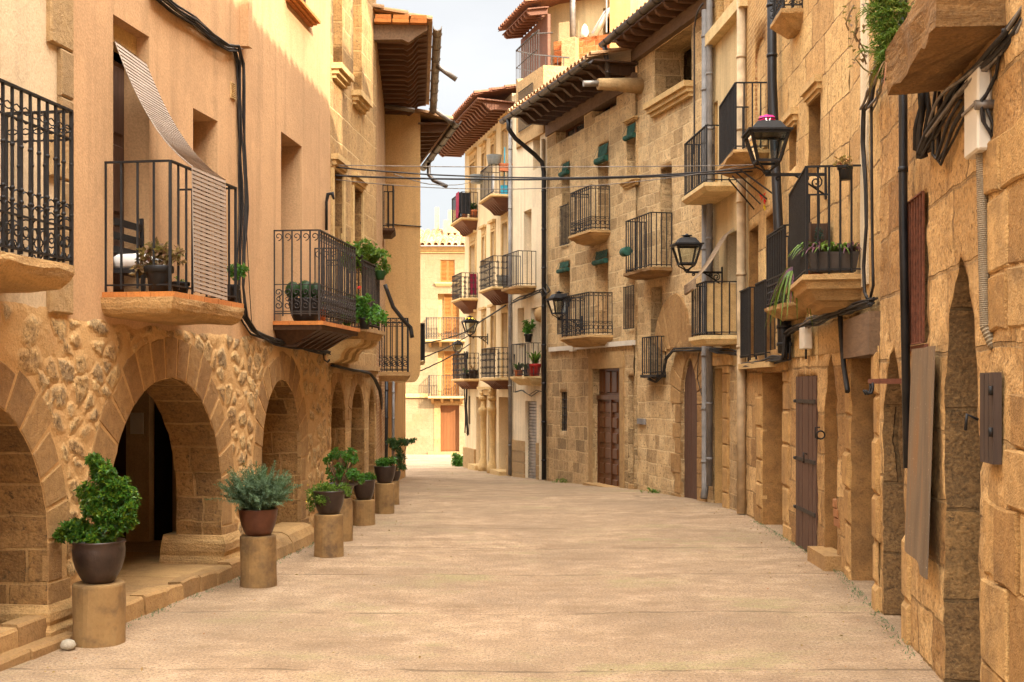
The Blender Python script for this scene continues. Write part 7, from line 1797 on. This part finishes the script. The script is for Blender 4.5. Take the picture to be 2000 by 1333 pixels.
# ------------------------------------------------------------------ cables
def cable(label, pts, r, mat='cable', n=1, spread=.02, seed=1, group=None, sag=0, name='cable', cat='cable'):
    rn = random.Random(seed); mb = MB(); P = [V(p) for p in pts]; fine = []
    for a, b in zip(P, P[1:]):
        k = max(3, int((b - a).length / .12)); 
        for i in range(k): t = i / k; fine.append(lerp(a, b, t) - V((0, 0, sag * 4 * t * (1 - t))))
    fine.append(P[-1])
    for j in range(n):
        o = V((rn.uniform(-1, 1), rn.uniform(-1, 1), rn.uniform(-1, 1))) * spread if n > 1 else V((0, 0, 0)); ph = rn.uniform(0, 50)
        mb.tube([q + o + V((noise.noise(V((i * .16, ph, 0))), noise.noise(V((i * .16, ph, 9))), noise.noise(V((i * .16, ph, 5))))) * spread * (1.0 if n > 1 else .4) for i, q in enumerate(fine)], r * rn.uniform(.7, 1.2), 5)
    return tag(mb.build(name, M[mat], fix=False), label, cat, group)
OG = 'overhead cables across the street'
for i, (y0, ym, x1, y1, d0, d1, r, tx, mt) in enumerate(((323, 0, 1500, 322, 17.3, 16.6, .006, 'topmost thin pale cable strung across the street', 'cable_grey'), (326, 0, 1478, 328, 17.3, 17.2, .010, 'thick dark cable second from the top across the street', 'cable'), (343, 0, 1470, 335, 17.3, 17.4, .012, 'thickest black cable across the middle of the street', 'cable'), (350, 0, 1478, 320, 17.35, 17.3, .006, 'thin lowest wire drooping across the street', 'cable_grey'))):
    a = at(648, y0, d0); b = at(x1, y1, d1)
    cable(tx, [a, b], r, mt, sag=(.03, .15, .085, .24)[i], spread=.008, seed=i, group=OG)
cable('slack thin wire from the tan house to the far balconies', [at(770, 340, 19), at(870, 362, 26), at(935, 350, 34)], .008, 'cable_grey', sag=.05, group=OG)
for i, (y0, y1) in enumerate(((672, 645), (700, 652), (724, 668))): cable(('upper', 'middle', 'lower')[i] + ' dark cable between the tan house and the cream house corner', [at(822, y0, 26.5), at(918, y1 + 2 * i, 36.4)], .014, 'cable', sag=.05, group='short cables at the street bend')
cable('dark cable rising along the cream house floor line to the pale house', [WG.P(WG.u(918), zat(646, 37), .1), WG.P(WG.u(996), zat(598, 32.4), .12)], .02, 'cable', group='short cables at the street bend')
cb = 'cable bundles fixed along the house walls'
cable('sagging black strap below the geraniums beside the tan wall', [at(752, 556, 20.3), at(768, 600, 20.4), at(790, 628, 20.5), at(802, 640, 20.6), at(805, 660, 20.6)], .035, 'cable', 1, .004, 33)
L = lambda W, px, py, o=.05: W.P(W.u(px, o), W.z(px, py, o), o)
cable('thick bundle of black cables down the ochre stucco between the balconies', [L(W1, 300, -14), L(W1, 340, 18), L(W1, 378, 42), L(W1, 410, 72), L(W1, 440, 92), L(W1, 462, 96), L(W1, 470, 130), L(W1, 473, 250), L(W1, 476, 400), L(W1, 470, 560), L(W1, 476, 620), L(W2, 497, 652), L(W2, 530, 668), L(W2, 600, 682), L(W2, 640, 690)], .011, 'cable', 9, .035, 3, cb)
cable('grey wires within the bundle on the ochre stucco', [L(W1, 300, -14), L(W1, 378, 42), L(W1, 440, 95), L(W1, 466, 100)], .008, 'cable_grey', 4, .04, 4, cb)
cable('single thin wire hanging beside the bundle on the ochre stucco', [L(W1, 478, 385), L(W2, 487, 560), L(W2, 492, 640), L(W2, 560, 676)], .006, 'cable', 1, .01, 4, cb)
cable('loop of black cable hanging below the scrolled balcony', [L(W2, 632, 690), L(W2, 634, 704), L(W2, 641, 708), L(W2, 647, 700), L(W2, 645, 688)], .010, 'cable', 2, .015, 4, cb)
cable('cable bundle along the string course of the ashlar house', [L(W2, 648, 716, .07), L(W2, 690, 724, .08), L(W2, 722, 730, .08), L(W2, 733, 745, .08), L(WD, 742, 765, .06), L(WD, 745, 800, .06)], .012, 'cable', 5, .022, 6, cb)
W = WM
RB = [at(2040, -20, 6.2), at(1985, 60, 6.4), at(1930, 120, 6.9), at(1880, 175, 7.4), at(1850, 215, 7.75), at(1822, 258, 8.1), at(1808, 292, 8.4)]
cable('twisted fat bundle of brown cables slung over the junction box', RB, .013, 'cable', 9, .042, 8, cb)
cable('pale grey wires in the near right cable bundle', RB[:6], .010, 'cable_grey', 5, .055, 9, cb)
cable('loops of cable hanging below the overhead slab', [at(1885, 205, 7.35), at(1862, 245, 7.6), at(1845, 290, 7.85), at(1832, 315, 8.0), at(1826, 308, 8.1), at(1830, 250, 8.1), at(1835, 180, 8.1)], .010, 'cable', 4, .03, 10, cb)
cable('vertical dark cables behind the overhead slab', [at(1806, 170, 8.45), at(1808, 220, 8.45), at(1800, 260, 8.45), at(1798, 300, 8.5), at(1812, 296, 8.45)], .018, 'cable', 5, .03, 11, cb)
cable('two black cables looping down over the junction box', [at(1960, 60, 6.5), at(1945, 150, 6.75), at(1926, 190, 6.85), at(1918, 205, 6.85), at(1925, 245, 6.85), at(1941, 275, 6.85), at(1942, 250, 6.85), at(1930, 215, 6.85)], .010, 'cable', 2, .02, 12, cb)
W = WMx
cable('pair of black cables clipped down the pale plaster strip', [L(W, 1706, 150), L(W, 1701, 200), L(W, 1689, 215), L(W, 1686, 280), L(W, 1690, 360), L(W, 1692, 440), L(W, 1688, 520), L(W, 1690, 570), L(W, 1696, 582)], .014, 'cable', 3, .022, 13, cb)
cable('black cable running down beside the clipped pair', [L(W, 1712, 150), L(W, 1703, 205), L(W, 1704, 300), L(W, 1705, 450), L(W, 1707, 560), L(W, 1700, 590)], .012, 'cable', 2, .012, 14, cb)
cable('knotted grey cables between the slab and the plaster strip', [at(1725, 120, 8.4), at(1712, 160, 9.5), at(1705, 190, 10.5), at(1692, 215, 11)], .010, 'cable_grey', 5, .04, 15, cb)
cable('tangled cable bundle above the doorways of the ochre house', [L(W, 1704, 590, .06), L(W, 1672, 600, .09), L(WL, 1640, 612, .1), L(WL, 1610, 622, .1), L(WL, 1580, 632, .09), L(WL, 1552, 642, .08), L(WL, 1536, 655, .08)], .012, 'cable', 10, .035, 16, cb)
cable('pale loose wires in the bundle above the doorways', [L(WL, 1650, 606, .11), L(WL, 1610, 618, .12), L(WL, 1575, 635, .1)], .009, 'cable_grey', 7, .05, 17, cb)
cable('drooping coil of cables along the ledge of the ochre house', [L(WL, 1535, 660, .1), L(WL, 1533, 700, .12), L(WL, 1510, 704, .12), L(WL, 1480, 712, .12), L(WL, 1450, 716, .12)], .014, 'cable', 8, .04, 18, cb)
cable('black hose stub hanging from the cable bundle', [L(W, 1640, 608, .1), L(W, 1643, 660, .1), L(W, 1648, 720, .1), L(W, 1655, 765, .1)], .026, 'cable', 1, .004, 19, cb)
cable('cable bundle above the arched plank door', [L(WK, 1440, 690, .08), L(WK, 1400, 684, .09), L(WJ, 1375, 682, .1), L(WJ, 1340, 682, .1), L(WJ, 1315, 684, .1), L(WJ, 1302, 700, .1), L(WJ, 1295, 730, .12), L(WJ, 1280, 745, .14), L(WJ, 1266, 738, .14)], .012, 'cable', 8, .035, 20, cb)
cable('thin wire dropping beside the arched plank door', [L(WJ, 1364, 690, .05), L(WJ, 1362, 740, .05), L(WJ, 1372, 778, .05)], .007, 'cable', 1, .004, 21, cb)
cable('cables looped under the pale house balcony', [L(WH, 1002, 690, .05), L(WH, 1004, 765, .05), L(WH, 1020, 760, .05), L(WH, 1036, 772, .05), L(WH, 1050, 762, .05), L(WH, 1062, 765, .05)], .012, 'cable', 2, .03, 22, cb)
cable('cable coil on the wall above the far lantern', [L(WH, 1000, 590, .08), L(WH, 1030, 576, .08), L(WH, 1056, 568, .08), L(WH, 1064, 560, .1), L(WH, 1070, 572, .1), L(WH, 1062, 578, .1), L(WH, 1060, 566, .1)], .016, 'cable', 3, .05, 23, cb)
cable('dark cables down the corner of the cream house', [L(WG, 909, 690, .1), L(WG, 910, 760, .1), L(WG, 911, 850, .08)], .022, 'cable', 4, .05, 24, cb)

# dry leaves and scraps blown about the street, small green growth where the walls meet it
rn = random.Random(77); mb = MB()
for k in range(420):
    y = 8.3 + 30 * rn.random() ** 1.6; side = rn.random()
    lo = (lineL1(y) if y < 13.3 else lineL2(min(y, 20))) + .45; hi = (lineM(y) if y < 12.7 else 3.5 if y < 21 else 3.445 - .3 * (y - 21)) - .12
    x = hi - abs(rn.gauss(0, .35)) if side < .45 else lo + abs(rn.gauss(0, .4)) if side < .75 else rn.uniform(lo, hi)
    if not lo - .1 < x < hi: continue
    q = V((x, y, gz(y) + .02)); d = V((rn.uniform(-1, 1), rn.uniform(-1, 1), rn.uniform(-.1, .35)))
    leafq(mb, q, d, V((rn.uniform(-.5, .5), rn.uniform(-.5, .5), 1)), rn.uniform(.012, .045), rn.uniform(.008, .024), rn.uniform(-.3, .4))
tag(mb.build('leaf_litter', M['leaf_dry'], fix=False), kind='stuff')
mb = MB()
for k in range(1100):
    j = rn.random()
    if j < .62: c = 9.2 + 9.0 * ((k * 37 % 11) / 11) + rn.gauss(0, .34); x = (lineM(c) if c < 12.7 else 3.49 + .0218 * (c - 12.7)) - .05 - abs(rn.gauss(0, .05))
    else: c = 9.6 + 8.5 * ((k * 53 % 9) / 9) + rn.gauss(0, .3); x = (lineL1(c) if c < 13.3 else lineL2(c)) + .24 + abs(rn.gauss(0, .05))
    leafq(mb, V((x, c, gz(c) + .008)), V((rn.uniform(-1, 1), rn.uniform(-1, 1), rn.uniform(.2, 1.6))), V((0, 0, 1)), rn.uniform(.012, .04), rn.uniform(.004, .012))
tag(mb.build('ground_moss', M['leaf_grey'], fix=False), kind='stuff')
